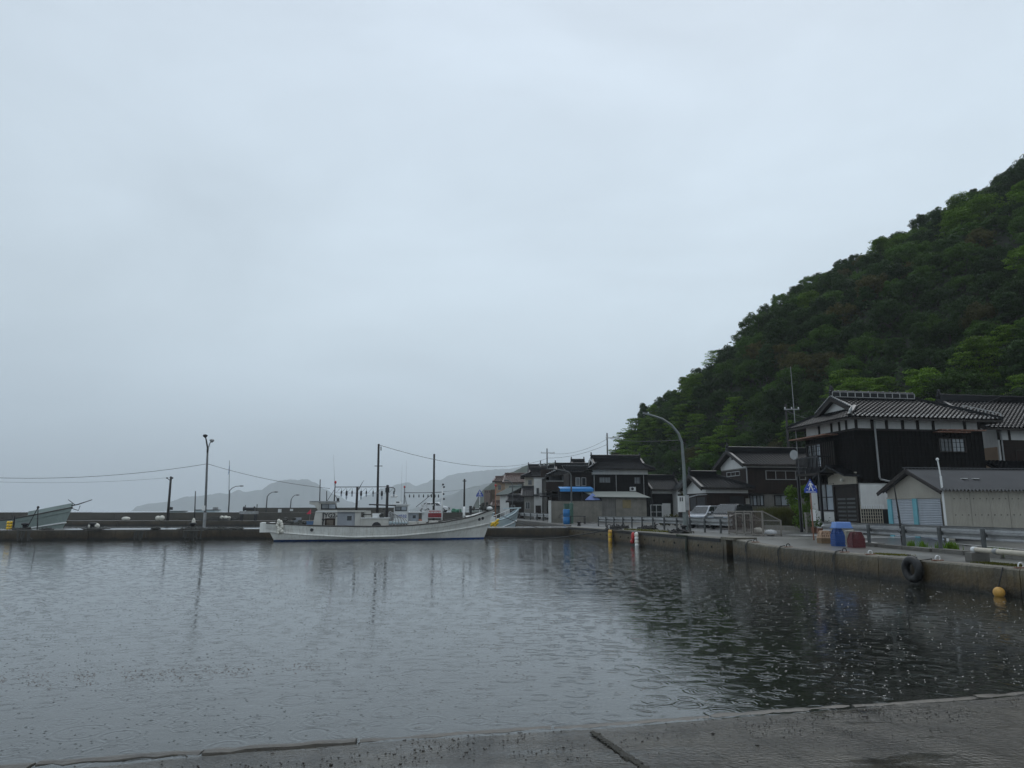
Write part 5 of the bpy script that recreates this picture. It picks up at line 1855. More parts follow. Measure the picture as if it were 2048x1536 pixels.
b = MB(); b.prism([(wx0, YN - .015, wz0), (wx1 + .12, YN - .015, wz0), (wx1 - .05, YN - .015, wz1), (wx0, YN - .015, wz1)], (0, .014, 0)); wn = b.build('window', m_dark, who)
for k in range(2):
    a = wx0 + .08 + (wx1 - wx0 - .08) * k / 2; c = a + (wx1 - wx0 - .18) / 2
    b = MB(); b.box(a, c, YN - .03, YN - .016, wz0 + .1, wz1 - .04); b.build('pane', m_frost if k else m_curt, wn)
bx(who, 'moulding', m_white, xa - .15, xb + .02, YN - .05, YN - .001, zw1 - .03, zw1 + .03)
# brown hatch opening
hx0, hz1 = S(650, 1036.5); hx1, hz0 = S(670, 1049.5)
ho_ = bx(who, 'hatch_frame', m_woodb, hx0, hx1, YN - .03, YN - .002, .95, hz1)
bx(ho_, 'hatch_board', mat('grey_board', (.12, .1, .08), .8, .3), hx0 + .12, hx1 - .12, YN - .05, YN - .031, .95, hz1 - .12)
px0, pz1 = S(646.8, 1025)
tb(who, 'dark_post', m_dark, [(px0, YN - .06, .9), (px0, YN - .06, pz1)], .05)
def side_text(root, txt, px, py, size, off, m, bold=.012, fr=None):
    x, z = (fr or fM).side(px, py, off)
    return text_mesh(txt, size, m, 'registration_marks', root, Matrix.Translation((x, off - .02, z)) @ Matrix.Rotation(R(90), 4, 'X'), bold)
side_text(who, 'YG2-', 648.5, 1034.8, .42, YN, m_dark, .014)
side_text(who, '7', 643, 1046.5, .42, YN, m_dark, .014)
# mid cabin
cx1, cz1 = S(722, 1024)
cab = bx(boat, 'cabin', m_cabg, xb + .002, cx1, YN + .02, YN + 1.85, .7, cz1)
bx(cab, 'cabin_roof', m_cab, xb + .01, cx1 + .35, YN - .15, YN + 2.0, cz1 + .001, cz1 + .12)
dx0, dz1 = S(691, 1029); dx1, dz0 = S(705, 1049)
dro = bx(cab, 'door', m_cabg, dx0, dx1, YN - .03, YN + .018, .75, dz1)
bx(dro, 'door_pane', m_glass, dx0 + .12, dx1 - .08, YN - .045, YN - .031, dz1 - .42, dz1 - .1)
bx(cab, 'door_post', m_cab, dx1 + .15, cx1, YN - .04, YN + .019, .75, cz1)
# fish hold coaming, tank and boxes
fx0, fz1 = S(718, 1037); fx1, fz0 = S(777, 1049)
fo = bx(boat, 'hold_coaming', m_cab, cx1 + .01, fx1, YN - .05, YN + 1.9, .7, fz1)
bx(fo, 'coaming_rail', m_white, cx1 + .01, fx1 + .1, YN - .12, YN + 1.95, fz1 + .001, fz1 + .06)
tx0, tz1 = S(728, 1021); tx1, tz0 = S(743, 1036)
tk = MB(); tk.prism([(tx0 + .08, YN + .3, fz1 + .061), (tx1, YN + .3, fz1 + .061), (tx1 - .05, YN + .3, tz1), (tx0, YN + .3, tz1)], (0, 1.1, 0)); tko = tk.build('bait_tank', m_cab, boat)
bx(tko, 'tank_band', m_dark, tx0 - .02, tx1 + .02, YN + .28, YN + 1.42, tz1 - .32, tz1 - .26)
b = MB(); b.lathe([(.3, -.02), (.34, 0), (.34, .04), (.18, .05), (.12, .05)], (S(753, 1047)[0], YN - .06, .95), 14, 'y'); b.build('hauling_wheel', m_dark, boat)
q = S(757, 1033)
bx(boat, 'ice_box', m_white, q[0] - .4, q[0] + .4, YN + .3, YN + 1.0, fz1 + .062, fz1 + .36)
# masts and lamp rail
def mast(px, ytop, r0, r1, zbase, off=0.0, m=m_pole):
    x, z = S(px, ytop, off)
    return tb(boat, 'mast', m, [(x, off, zbase), (x + .01, off, z)], [r0, r1]), x, z
xA, zA = S(671, 974, 0)
ms, _, _ = mast(670, 968, .05, .035, zr_ + .06)
tb(ms, 'stay', m_dark, [(xA - .55, 0, zr_ + .06), (xA - .08, 0, zA - .2)], .018)
tb(ms, 'stay', m_dark, [(xA + .25, 0, zr_ + .06), (xA, 0, zA - .6)], .02)
b = MB(); b.ball((xA - .02, 0, S(670, 966, 0)[1] + .05), .09, 8, 6, (1, 1, 1.3)); b.build('red_lamp', m_redp, ms)
tb(ms, 'whip_aerial', m_galv, [(xA - .06, 0, zA + .1), (S(667, 909, 0)[0], 0, S(667, 909, 0)[1])], [.012, .005], 4)
b = MB(); b.box(xA + .12, xA + .3, -.1, .1, zA - 1.05, zA - .8); b.build('loudspeaker', m_dark, ms)
ms2, x2, z2 = mast(714.5, 973, .1, .09, cz1 + .1)
tb(ms2, 'aerial', m_dark, [(x2 + .1, 0, z2 - .2), (x2 + .45, 0, z2 + .45)], [.03, .01], 4)
ms3, x3, z3 = mast(775, 970, .12, .1, .7)
b = MB(); b.box(x3 - .14, x3 + .14, -.14, .14, z3 - .55, z3 - .2); b.build('mast_clamp', m_dark, ms3)
zrl = S(720, 974.5, 0)[1]
lr = tb(boat, 'lamp_rail', m_dark, [(xA, 0, zrl), (x3, 0, zrl + .05), (x3 + .45, 0, zrl - .02), (x3 + .55, 0, zrl - .1), (x3 + .56, 0, zrl - .3)], .03)
tb(lr, 'lower_wire', m_galv, [(xA, 0, zrl - .42), (x3, 0, zrl - .42)], .012, 4)
for i, px in enumerate((683, 693.5, 704.5, 722.5, 733, 746.5, 764, 788)):
    x, _ = S(px, 978, 0)
    big = i in (1, 3, 6)
    b = MB()
    b.tube([(0, 0, 0), (0, 0, -.18)], .01, 4)
    s = 1.35 if big else 1.0
    b.lathe([(.015, -.16), (.045 * s, -.2), (.06 * s, -.34 * s), (.05 * s, -.4 * s)], (0, 0, 0), 8)
    lo = b.build('fishing_lamp', m_dark, lr)
    b = MB(); b.lathe([(.045, -.4 * s), (.06, -.46 * s), (.05, -.56 * s), (.015, -.62 * s)], (0, 0, 0), 8); b.build('lamp_glass', m_frost, lo)
    lo.location = (x, 0, zrl - .08)
    tb(lr, 'lamp_wire', m_dark, [(x - .05, 0, zrl - .04), (x - .35, 0, zrl - .38)], .01, 3)
bm_ = tb(boat, 'boom', m_pole, [S(738, 1009, .2)[:1] + (.2,) + S(738, 1009, .2)[1:], S(792, 1011, .2)[:1] + (.2,) + S(792, 1011, .2)[1:]], .05)
# hoses coiled by the aft mast
b = MB()
rnd = random.Random(4)
for k in range(6):
    cxx = x3 + .25 + k * .1
    pts = [(cxx + (.35 + .1 * k) * math.cos(a), -.6 + .05 * k, .95 + (1.0 - .05 * k) * math.sin(a)) for a in [math.pi * j / 10 for j in range(11)]]
    pts = [(x3 + (.2 + .14 * k) * (1 - math.cos(math.pi * j / 10)) * .9, -.75 + .06 * k, .9 + (1.15 - .08 * k) * math.sin(math.pi * j / 10)) for j in range(11)]
    b.tube(pts, .028, 5)
b.build('hose_coil', m_galv, boat, stuff=True)
b = MB()
for k in range(40):
    b.ball((x3 - .55 + rnd.gauss(0, .18), -.5 + rnd.gauss(0, .2), 1.35 + rnd.gauss(0, .3)), rnd.uniform(.08, .16), 6, 4)
b.build('net_bundle', m_rope, boat, smooth=True, stuff=True)
b = MB()
for k in range(60):
    b.ball((.2 + rnd.gauss(.8, .7), rnd.gauss(-.1, .5), 1.12 + abs(rnd.gauss(0, .16))), rnd.uniform(.06, .15), 6, 4, (1.3, 1, .8))
b.build('stern_net_heap', m_rope, boat, smooth=True, stuff=True)
b = MB()
b = MB()
for k in range(0):
    xx = rnd.uniform(.8, 14.0); t_ = xx / 15.2
    pz = hpt('sheer', t_, -1)
    b.tube([pz + Vector((0, .05, .06)), pz + Vector((.1, -.06, .02)), pz + Vector((.12, -.09, -rnd.uniform(.1, .5)))], .012, 4)

bx(boat, 'deck_crate', mat('faded_blue_crate', (.08, .16, .3), .5), 2.1, 2.7, -.6, -.1, .75, 1.35)
bx(boat, 'winch_box', m_cabg, 1.2, 1.75, .1, .7, .75, 1.6)
for xx in (9.4, 10.1, 11.0):
    bx(boat, 'hatch_cover', m_cab, xx, xx + .55, -.5, .5, .8, 1.12 + .02 * xx)
# foredeck: white post, bollard, whaleback, net heap
x, z = S(928, 1013, 0); z0 = S(928, 1033, 0)[1]
tb(boat, 'samson_post', m_white, [(x, 0, z0 - .3), (x, 0, z)], .09, 8)
x, z = S(941, 1012, 0)
b = MB(); b.box(x - .09, x + .09, -.09, .09, 1.2, z); b.box(x - .1, x + 1.6, -.05, .05, z - .28, z - .2); b.build('mooring_bitt', m_dark, boat)
b = MB()
for i in range(9):
    t_ = .86 + .14 * i / 8
    for s in (-1, 0, 1):
        p = hpt('sheer', t_, s if s else 1)
        if s == 0: p.y = 0; p.z += .10 * (1 - t_) / .14
        b.v.append(tuple(p + Vector((0, 0, .03))))
for i in range(8):
    for k in range(2):
        a = i * 3 + k
        b.f.append((a, a + 1, a + 4, a + 3))
b.build('whaleback', m_hull, boat, smooth=True)
b = MB()
for k in range(45):
    tt = rnd.random()
    b.ball((S(972, 1015, 0)[0] + rnd.gauss(0, .35) , rnd.gauss(0, .2), 2.15 + abs(rnd.gauss(0, .22))), rnd.uniform(.06, .14), 6, 4)
b.build('bow_net_heap', m_rope, boat, smooth=True, stuff=True)
b = MB(); b.ball((S(977, 1015, 0)[0], -.3, 2.25), .22, 8, 6, (1.2, 1, .7)); b.build('folded_cover', m_white, boat, smooth=True)
# stem/hawse marks and seams on the hull side
for px, py in ((631, 1060), (947, 1041), (954, 1038)):
    x, z = S(px, py, -1.43 if px < 700 else -.8)
    t_ = x / 15.2
    p = hpt('strake', t_, -1).lerp(hpt('sheer', t_, -1), .55)
    b = MB(); b.lathe([(.10, -.03), (.12, 0), (.05, .01)], (p.x, p.y - .02, p.z), 8, 'y'); b.build('hawse_hole', m_dark, hull)
b = MB()
for k in range(26):
    t_ = .04 + .03 * k
    p, q_ = hpt('strake', t_, -1).lerp(hpt('sheer', t_, -1), .08), hpt('strake', t_, -1).lerp(hpt('sheer', t_, -1), .95)
    mid_ = p.lerp(q_, .5)
    b.bar(p + Vector((0, -.004, 0)), q_ + Vector((0, -.004, 0)), .014, .012)
b.build('plank_seams', mat('seam_paint', (.5, .49, .45), .5), hull, stuff=True)
# fender string hanging at the quarter
fs = thing('fender_string', 'cluster of small white foam floats hanging over the quarter of the long white boat', 'floats', (0, 0, 0))
for k in range(11):
    p = at(556 + 7 * (k % 2) + rnd.uniform(-1.5, 1.5), 1042 + 2.3 * k, 49.8)
    b = MB(); b.ball((0, 0, 0), .12, 8, 6, (1, 1, 1.25)); o = b.build('float', m_foam, fs, smooth=True); o.location = p
# red flag buoy, small outboard skiff behind
p = at(618, 1034, 57.3)
fl = thing('flag_marker', 'small red triangular flag on a thin stick behind the stern of the white boat', 'flag', (p.x, 57.3, ZP))
b = MB(); b.tube([(0, 0, 0), (.1, 0, 1.45)], .012, 5); b.build('stick', m_galv, fl)
q0, q1, q2 = at(613, 1028, 57.3), at(622, 1018, 57.3), at(622, 1028, 57.3)
b = MB(); b.prism([(q0.x - p.x, 0, q0.z - ZP), (q2.x - p.x, 0, q2.z - ZP), (q1.x - p.x, 0, q1.z - ZP)], (0, .01, 0)); b.build('flag', m_redf, fl)
p0, p1 = at(602, 1043.5, 66), at(634, 1043.5, 66)
sk = thing('skiff', 'small white skiff with a windscreen moored behind the pier', 'boat', ((p0.x + p1.x) / 2, 66, 0), R(8))
make_hull(sk, 2.6, 1.1, lambda t_: .95 + .25 * t_ * t_, lambda t_: .5, .05, .2, m_white, m_blueb, m_white, m_white)
b = MB(); b.prism([(-.1 + .8, -.4, .9), (1.9, -.4, .9), (1.6, -.4, 1.5), (.9, -.4, 1.5)], (0, .8, 0)); b.build('console', m_white, sk)
b = MB(); b.tube([(.5, -.45, .9), (.6, -.45, 1.75), (2.1, -.45, 1.75), (2.2, -.45, .9)], .03, 5); b.build('console_rail', m_galv, sk)

# ---- pale blue boat with white wheelhouse behind -------------------------------------------
Y2 = 67.0
p0 = at(768, 1060, Y2)
fT = Frame((p0.x, Y2), 8, 0)
bt = thing('fishing_boat', 'pale blue fishing boat with white wheelhouse, lamp string and red panel behind the pier', 'boat', (p0.x, Y2, 0), R(8))
h2, hp2 = make_hull(bt, 9.6, 2.6, lambda t_: lerp([(0, 1.05), (.4, .95), (.7, 1.2), (1, 1.9)], t_), lambda t_: lerp([(0, .5), (.4, .35), (1, 1.0)], t_), .3, .7, m_hull2, m_blueb, m_white, m_hull2)
def T(px, py, off=-.9): return fT.side(px, py, off)
x0, z1 = T(788, 1010); x1, z0 = T(816, 1046)
wh2 = bx(bt, 'wheelhouse', m_white, x0, x1, -.9, .9, .6, z1)
bx(wh2, 'roof', m_white, x0 - .12, x1 + .12, -1.0, 1.0, z1 + .001, z1 + .09)
wx0, wz1 = T(790, 1013); wx1, wz0 = T(814, 1022)
wn = bx(wh2, 'window', m_dark, wx0, wx1, -.93, -.902, wz0, wz1)
for k in range(2):
    a = wx0 + .05 + (wx1 - wx0) * k / 2
    bx(wn, 'pane', m_frost if k else m_curt, a, a + (wx1 - wx0) / 2 - .1, -.945, -.931, wz0 + .06, wz1 - .05)
tx0, tz1 = T(789, 1002, -.5); tx1, _ = T(801, 1002, -.5)
b = MB(); b.prism([(tx0 - .1, -.5, z1 + .091), (tx1 + .1, -.5, z1 + .091), (tx1, -.5, tz1), (tx0 + .1, -.5, tz1)], (0, 1.0, 0)); top = b.build('flying_bridge', m_white, wh2)
bx(top, 'bridge_window', m_glass, tx0 + .15, tx1 - .1, -.52, -.501, z1 + .2, tz1 - .06)
rx, rz = T(788, 990, 0)
b = MB(); b.lathe([(.05, -.25), (.32, -.22), (.34, -.1), (.28, .0), (.05, .03)], (rx, 0, rz), 12); b.build('radar', m_white, wh2)
b = MB(); b.tube([(rx - .2, 0, z1 + .1), (rx - .2, 0, rz - .2)], .02, 5); b.tube([(rx + .2, 0, z1 + .1), (rx + .15, 0, rz - .2)], .02, 5); b.build('radar_stand', m_white, wh2)
cx0, cz1 = T(810, 1026); cx1, cz0 = T(837, 1046)
cb2 = bx(bt, 'cabin', m_cabg, x1 + .001, cx1, -.86, .86, .6, cz1)
bx(cb2, 'cabin_roof', m_white, x1, cx1 + .5, -1.0, 1.0, cz1 + .001, cz1 + .12)
dx0, dz1 = T(824, 1029); dx1, _ = T(833, 1029)
dd = bx(cb2, 'door', m_frost, dx0, dx1, -.9, -.861, .7, dz1)
bx(dd, 'door_pane', m_glass, dx0 + .06, dx1 - .06, -.915, -.901, dz1 - .35, dz1 - .06)
sx0, sz1 = T(844, 1010, -.3); sx1, _ = T(856, 1010, -.3)
bx(bt, 'aft_shelter', m_white, sx0, sx1, -.7, .7, .6, sz1 - .5)
bx(bt, 'shelter_roof', m_white, sx0 - .1, sx1 + .5, -.8, .8, sz1 - .05, sz1 + .05)
for xx in (sx0 + .1, sx1 - .1):
    tb(bt, 'shelter_post', m_white, [(xx, -.6, sz1 - .51), (xx, -.6, sz1 - .051)], .05)
rx0, rz1 = T(856, 1020); rx1, rz0 = T(883, 1036)
rp = bx(bt, 'banner', m_white, rx0, rx1, -.95, -.92, rz0, rz1)
bx(rp, 'red_band', mat('maroon_print', (.24, .025, .03), .5, .4, 9), rx0 + .02, rx1 - .02, -.965, -.951, rz0 + .05, rz0 + (rz1 - rz0) * .62)
b = MB()
for k in range(9):
    a = rx0 + .1 + (rx1 - rx0 - .15) * k / 9
    b.box(a, a + .06, -.965, -.951, rz1 - .18 - .05 * (k % 2), rz1 - .05)
b.build('red_lettering', m_redp, rp, stuff=True)
xm, zm1 = T(885, 967, 0)
mm_ = tb(bt, 'mast', m_white, [(xm, 0, .7), (xm, 0, zm1 - .3)], [.09, .05], 8)
b = MB()
for (px, py) in ((886, 969), (888, 974), (887, 988), (888, 998)):
    q = T(px, py, 0); b.ball((q[0], 0, q[1]), .1, 6, 4)
b.build('navigation_lights', m_dark, mm_, stuff=True)
xf, zf1 = T(809, 975, 0)
mf = tb(bt, 'foremast', m_dark, [(xf, 0, z1), (xf, 0, zf1)], [.05, .03])
b = MB(); b.ball((xf, 0, zf1 + .05), .09, 8, 6, (1, 1, 1.3)); b.build('red_lamp', m_redp, mf)
tb(mf, 'stay', m_dark, [(xf, 0, zf1 - .6), (xf + .25, 0, z1)], .025)
for px in (803, 812):
    q = T(px, 930 + (803 - px), 0); tb(mf, 'whip_aerial', m_galv, [(T(px - 1, 1000, 0)[0], 0, z1), (q[0] + .06, 0, q[1])], [.012, .006], 4)
zl_ = T(840, 986, 0)[1]
lr2 = tb(bt, 'lamp_rail', m_dark, [(xf, 0, zl_), ((xf + xm) / 2, 0, zl_ + .02), (xm, 0, zl_ + .08)], .022)
for i, px in enumerate((819, 827.5, 838, 847, 856, 863, 870, 877)):
    x, _ = T(px, 990, 0)
    lo = MB().lathe([(.015, -.05), (.05, -.15), (.06, -.3), (.03, -.36)], (0, 0, 0), 6).build('fishing_lamp', m_dark, lr2); lo.location = (x, 0, zl_ - .06)
q0, q1 = T(832, 1014, .2), T(868, 985, .2)
tb(bt, 'derrick', m_dark, [(q0[0], .2, q0[1]), (q1[0], .2, q1[1])], .03)
b = text_mesh('M532', .36, m_signb, 'registration_marks', wh2, Matrix.Translation((T(795, 1035)[0], -.93, T(795, 1035)[1])) @ Matrix.Rotation(R(90), 4, 'X'), .004)
b = MB(); b.ball((x1 + 1.0, -.6, 1.15), .28, 8, 5, (1.5, .6, .7)); b.build('orange_basket', mat('salmon_plastic', (.5, .2, .12), .5), bt)

# ---- pale blue boat with yellow floats at the street end -----------------------------------
Y3 = 66.3
pS = at(955, 1060, Y3)
f3 = Frame((pS.x, Y3), 14, 0)
b3 = thing('fishing_boat', 'small pale blue boat with raised bow and yellow floats near the street', 'boat', (pS.x, Y3, 0), R(14))
x1 = f3.side(1027, 1045)[0]
make_hull(b3, x1, 1.9, lambda t_: lerp([(0, 1.0), (.3, 1.03), (.6, 1.35), (.85, 1.85), (1, 2.3)], t_), lambda t_: lerp([(0, .35), (.5, .5), (1, 1.15)], t_), .2, .55, m_hull2, m_blueb, m_white, m_hull2)
b = MB()
for k in range(5):
    x = x1 * (.35 + .13 * k)
    b.tube([(x, -.7 + .1 * k, 1.0 + .2 * k), (x, -.7 + .1 * k, 1.55 + .17 * k)], .025, 5)
b.tube([(x1 * .35, -.7, 1.55), (x1 * .61, -.5, 1.87), (x1 * .87, -.3, 2.2)], .03, 5)
b.build('bow_rail', m_white, b3, stuff=True)
bx(b3, 'bow_plank', m_hull2, x1 * .75, x1 + .75, -.2, .2, 2.15, 2.25).rotation_euler = (0, R(-2), 0)
m3x = f3.side(991, 1000)[0]; z3t = f3.side(991, 972)[1]
mo = tb(b3, 'mast', m_rust, [(m3x, 0, .8), (m3x, 0, z3t)], [.07, .05], 8)
b = MB(); b.ball((m3x, 0, z3t + .05), .11, 8, 6); b.build('red_lamp', m_redp, mo)
bx(b3, 'deck_box', m_white, m3x - .6, m3x - .1, -.5, .3, .9, 1.5)
for k, (px, py) in enumerate(((984, 1050), (988, 1047), (992, 1044), (995, 1041), (985, 1047), (990, 1051), (994, 1047))):
    if k == 0:
        yf = thing('float_bunch', 'bunch of bright yellow floats hanging on the side of the pale blue boat', 'floats', (0, 0, 0))
    p = at(px, py, 65.2)
    b = MB(); b.ball((0, 0, 0), .13, 8, 6, (1.5, 1, .9)); o = b.build('float', m_yel, yf, smooth=True); o.location = p; o.rotation_euler = (0, R(-35), 0)
b = MB()
pa, pb = at(1002, 1031, 65.3), Vector(pier_pt(2.6, .2, ZP + .02))
b.tube([pa, pa.lerp(pb, .5) + Vector((0, 0, -.12)), pb], .03, 5)
tag(b.build('mooring_rope', m_black), 'taut dark mooring rope from the pale blue bow to the pier', 'rope')

# ---- green-grey boat at the left ------------------------------------------------------------
Y4 = 60.5
f4p = at(130, 1060, Y4)
b4 = thing('fishing_boat', 'greenish white fishing boat with raised bow and long bowsprit behind the pier', 'boat', (f4p.x - 13.6, Y4 - 1.5, 0), R(7))
h4, hp4 = make_hull(b4, 13.2, 2.7, lambda t_: lerp([(0, .95), (.5, 1.1), (.7, 1.35), (.85, 1.8), (1, 2.35)], t_), lambda t_: lerp([(0, .3), (.5, .35), (.8, .6), (1, 1.1)], t_), .3, .8, m_hull3, m_hull3, m_white, m_gun)
b = MB()
for s in (-1, 1):
    rings = []
    for i in range(9):
        t_ = .80 + .2 * i / 8
        p = hpt_ = hp4('sheer', t_, s)
        rings.append([p + Vector((0, 0, .06)), p + Vector((0, -s * .04, .38))])
    loft(b, rings)
b.build('bulwark', m_hull3, h4, smooth=True)
b = MB()
xb_ = 13.9
b.tube([(xb_ - .9, 0, 2.3), (xb_ + .5, 0, 2.6), (xb_ + 1.6, 0, 3.0)], [.06, .05, .03], 6)
b.tube([(xb_ + .3, 0, 2.55), (xb_ - .3, 0, 3.0)], .03, 5)
b.tube([(xb_ - .2, 0, 2.35), (xb_ + .6, 0, 2.1), (xb_ + .7, 0, 2.5)], .03, 5)
b.build('bowsprit', m_dark, b4, smooth=True)
tb(b4, 'mast', m_dark, [(6.6, 0, .7), (6.75, 0, 4.25)], [.08, .05], 6)
for k, (xx, hh) in enumerate(((7.4, 2.6), (8.2, 1.9), (9.2, 1.95))):
    tb(b4, 'rail_post', m_dark, [(xx, .3, .8), (xx, .3, hh)], .03, 5)
bx(b4, 'red_deck_box', m_rust, 2.6, 4.0, -.4, .4, .7, 1.55)

# ================================================================== POLES, LAMPS, WIRES
def pole_lamp_left():
    p = Vector(pier_pt(PB.x - 0, 0, 0))
    base = gp(408, 1056.5, ZP)
    t_ = thing('double_street_lamp', 'tall tapering lamp post with two upswept arms standing on the pier', 'street lamp', (base.x, base.y, ZP))
    H = lambda px, py: at(px, py, base.y) - Vector((base.x, base.y, ZP))
    b = MB(); b.tube([(0, 0, 0), H(411, 1010), H(415, 905)], [.12, .10, .08], 8); po = b.build('pole', m_cpole, t_, smooth=True)
    b = MB(); b.tube([H(415, 906), H(415, 895), H(413, 883), H(411, 874)], [.08, .07, .06, .05], 8); b.build('lamp_arm', m_dark, po, smooth=True)
    b = MB(); b.tube([H(415, 906), H(417, 895), H(420, 886), H(424, 881)], [.07, .05, .045, .04], 8); b.build('lamp_arm', m_galv, po, smooth=True)
    for (px, py, m) in ((410.5, 871.5, m_dark), (424, 881, m_galv)):
        c = H(px, py)
        b = MB(); b.lathe([(.05, -.16), (.12, -.1), (.19, 0), (.16, .08), (.04, .12)], c, 12); b.build('lamp_head', m, t_, smooth=True)
    b = MB(); b.lathe([(.125, 0), (.125, 1.15), (.12, 1.2)], (.0, 0, .02), 8); b.build('pole_sleeve', m_galv, po)
    b = MB(); c = H(409, 1015); b.box(c.x - .14, c.x + .1, -.16, .1, c.z - .25, c.z + .15); b.build('junction_box', m_white, po)
pole_lamp_left()
def single_pole(name, label, px_t, py_t, px_b, py_b, Y, z, r0, r1, m, cat='pole', group=None):
    t_, bq = at(px_t, py_t, Y), at(px_b, py_b, Y)
    b = MB(); b.tube([(bq.x, Y, z), t_], [r0, r1], 7)
    return tag(b.build(name, m, smooth=True), label, cat, group)
single_pole('timber_pole', 'tall dark timber pole carrying the wire behind the lamp boat', 757.5, 888, 754, 1054, 57.8, ZP, .11, .085, m_pole)
single_pole('timber_pole', 'tall dark timber pole on the outer quay behind the pale blue wheelhouse boat', 868.5, 908, 867, 1045, 104.0, .69, .17, .14, m_pole)
single_pole('timber_pole', 'slim dark pole with a small cross piece near the bow of the long white boat', 929, 958, 928, 1050, 61.5, ZP, .09, .07, m_pole)
p = at(929, 962, 61.5); b = MB(); b.bar((p.x - .16, 61.5, p.z), (p.x + .16, 61.5, p.z), .05, .07); o = b.build('cross_piece', m_pole)
o.parent = bpy.data.objects['timber_pole.002']
for ob, yy in ((bpy.data.objects['timber_pole'], 932),):
    p = at(757, yy, 57.8); b = MB(); b.bar((p.x - .32, 57.8, p.z), (p.x + .32, 57.8, p.z), .04, .05); b.build('cross_arm', m_dark, ob)
    b = MB()
    for k in range(4):
        q = at(762, 894 + 2 * k, 57.8); b.ball(q, .05, 6, 4)
    b.build('insulators', m_dark, ob, stuff=True)
single_pole('thin_pole', 'thin pole with a small lamp standing on the far quay behind the wheelhouse', 640.5, 959, 638.5, 1040, 104, .69, .09, .07, m_dark)
single_pole('thin_pole', 'short thin pole behind the roof of the cabin', 653.5, 982, 653, 1040, 104, .69, .08, .07, m_dark)
single_pole('thin_pole', 'short plain post on the outer quay between the two lamp posts', 391, 982, 389, 1040, 105, .69, .09, .07, m_dark)
# leaning timber lamp pole
tp = thing('lamp_pole', 'leaning dark timber pole with a small lamp on the outer quay', 'lamp post', (at(335, 1040, 104).x, 104, .69))
Hh = lambda px, py, Y=104: at(px, py, Y) - tp.location
b = MB(); b.tube([(0, 0, 0), Hh(342, 953)], [.2, .15], 8); b.build('pole', m_pole, tp, smooth=True)
b = MB(); b.tube([Hh(340, 961), Hh(334, 956)], .05, 5); b.ball(Hh(334, 956), .17, 8, 5, (1, 1, .6)); b.build('lamp_head', m_dark, tp)
b = MB(); b.ball(Hh(345, 956), .14, 6, 4); b.build('insulator', m_dark, tp)
b = MB(); b.box(.25, .6, -.1, .1, 1.5, 1.9); b.build('switch_box', m_dark, tp)
# curved lamps on the seawall
def curved_lamp(px, py_top, py_base, px_tip, Y, z, label, tall=None, group=None):
    base = at(px, py_base, Y)
    t_ = thing('street_lamp', label, 'street lamp', (base.x, Y, z), 0, group)
    Hq = lambda a, c: at(a, c, Y) - t_.location
    ln = px_tip - px
    b = MB(); b.tube([(0, 0, 0), Hq(px + 2, py_top + (py_base - py_top) * .35), Hq(px + 2.5, py_top + 9), Hq(px + 2 + ln * .2, py_top + 4), Hq(px + ln * .5, py_top + .8), Hq(px_tip - 5, py_top)], [.11, .09, .07, .06, .05, .045], 7); b.build('curved_pole', m_cpole, t_, smooth=True)
    c = Hq(px_tip - 3, py_top)
    b = MB(); b.ball(c, .22, 8, 6, (1.7, .8, .45)); b.build('lamp_head', m_cpole, t_, smooth=True)
    if tall:
        b = MB(); b.tube([(0.02, 0, .2), Hq(*tall)], [.06, .03], 6); po = b.build('signal_mast', m_cpole, t_)
        b = MB(); c = Hq(tall[0], tall[1] + 10); b.prism([(c.x - .04, -.02, c.z), (c.x + .04, -.02, c.z), (c.x + .04, -.02, c.z - .9), (c.x - .1, -.02, c.z - 1.5)], (0, .05, 0)); b.build('furled_flag', m_blue, po)
curved_lamp(457, 972, 1024, 486, 112, 1.8, 'curved lamp post with a tall signal mast and furled flag on the seawall', (459, 921))
curved_lamp(532, 984, 1024, 555, 118, 1.2, 'curved lamp post beyond the seawall, further from the taller parapet', None)
curved_lamp(580, 990, 1024, 598, 128, 1.0, 'curved lamp post rising behind the notice boards of the parapet', None)
# big lamp on the right apron
base = gp(1372, 1063, .86)
sl = thing('street_lamp', 'tall teal grey lamp post with a long curved arm on the quay apron', 'street lamp', (base.x, base.y, zq(base.y)))
Hq = lambda px, py: at(px, py, base.y) - sl.location
b = MB(); b.tube([(0, 0, 0), Hq(1371, 1000), Hq(1367.5, 930), Hq(1364, 885), Hq(1357, 867), Hq(1343, 850), Hq(1325, 838), Hq(1308, 832), Hq(1292, 828)], [.135, .115, .095, .082, .077, .07, .064, .058, .054], 10); po = b.build('curved_pole', m_teal, sl, smooth=True)
b = MB(); b.bar(Hq(1302, 830), Hq(1286, 826), .2, .1); b.build('lamp_head', m_teal, sl)
b = MB(); b.lathe([(.17, 0), (.17, 1.15), (.14, 1.2)], (0, 0, .0), 10); b.build('base_sleeve', m_teal, po)
c0, c1 = Hq(1357, 1024), Hq(1366, 992)
b = MB(); b.box(c0.x, c1.x + .08, -.2, .05, c0.z, c1.z); mb_ = b.build('meter_box', m_plas, sl)
for k in range(2):
    b = MB(); a = c0.x + .06 + k * .12; b.box(a, a + .06, -.215, -.201, c1.z - .32, c1.z - .08); b.build('meter_window', m_dark, mb_)
b = MB(); b.box(c1.x + .09, c1.x + .3, -.24, -.1, c0.z + .1, c1.z + .05); b.build('back_plate', m_galv, sl)
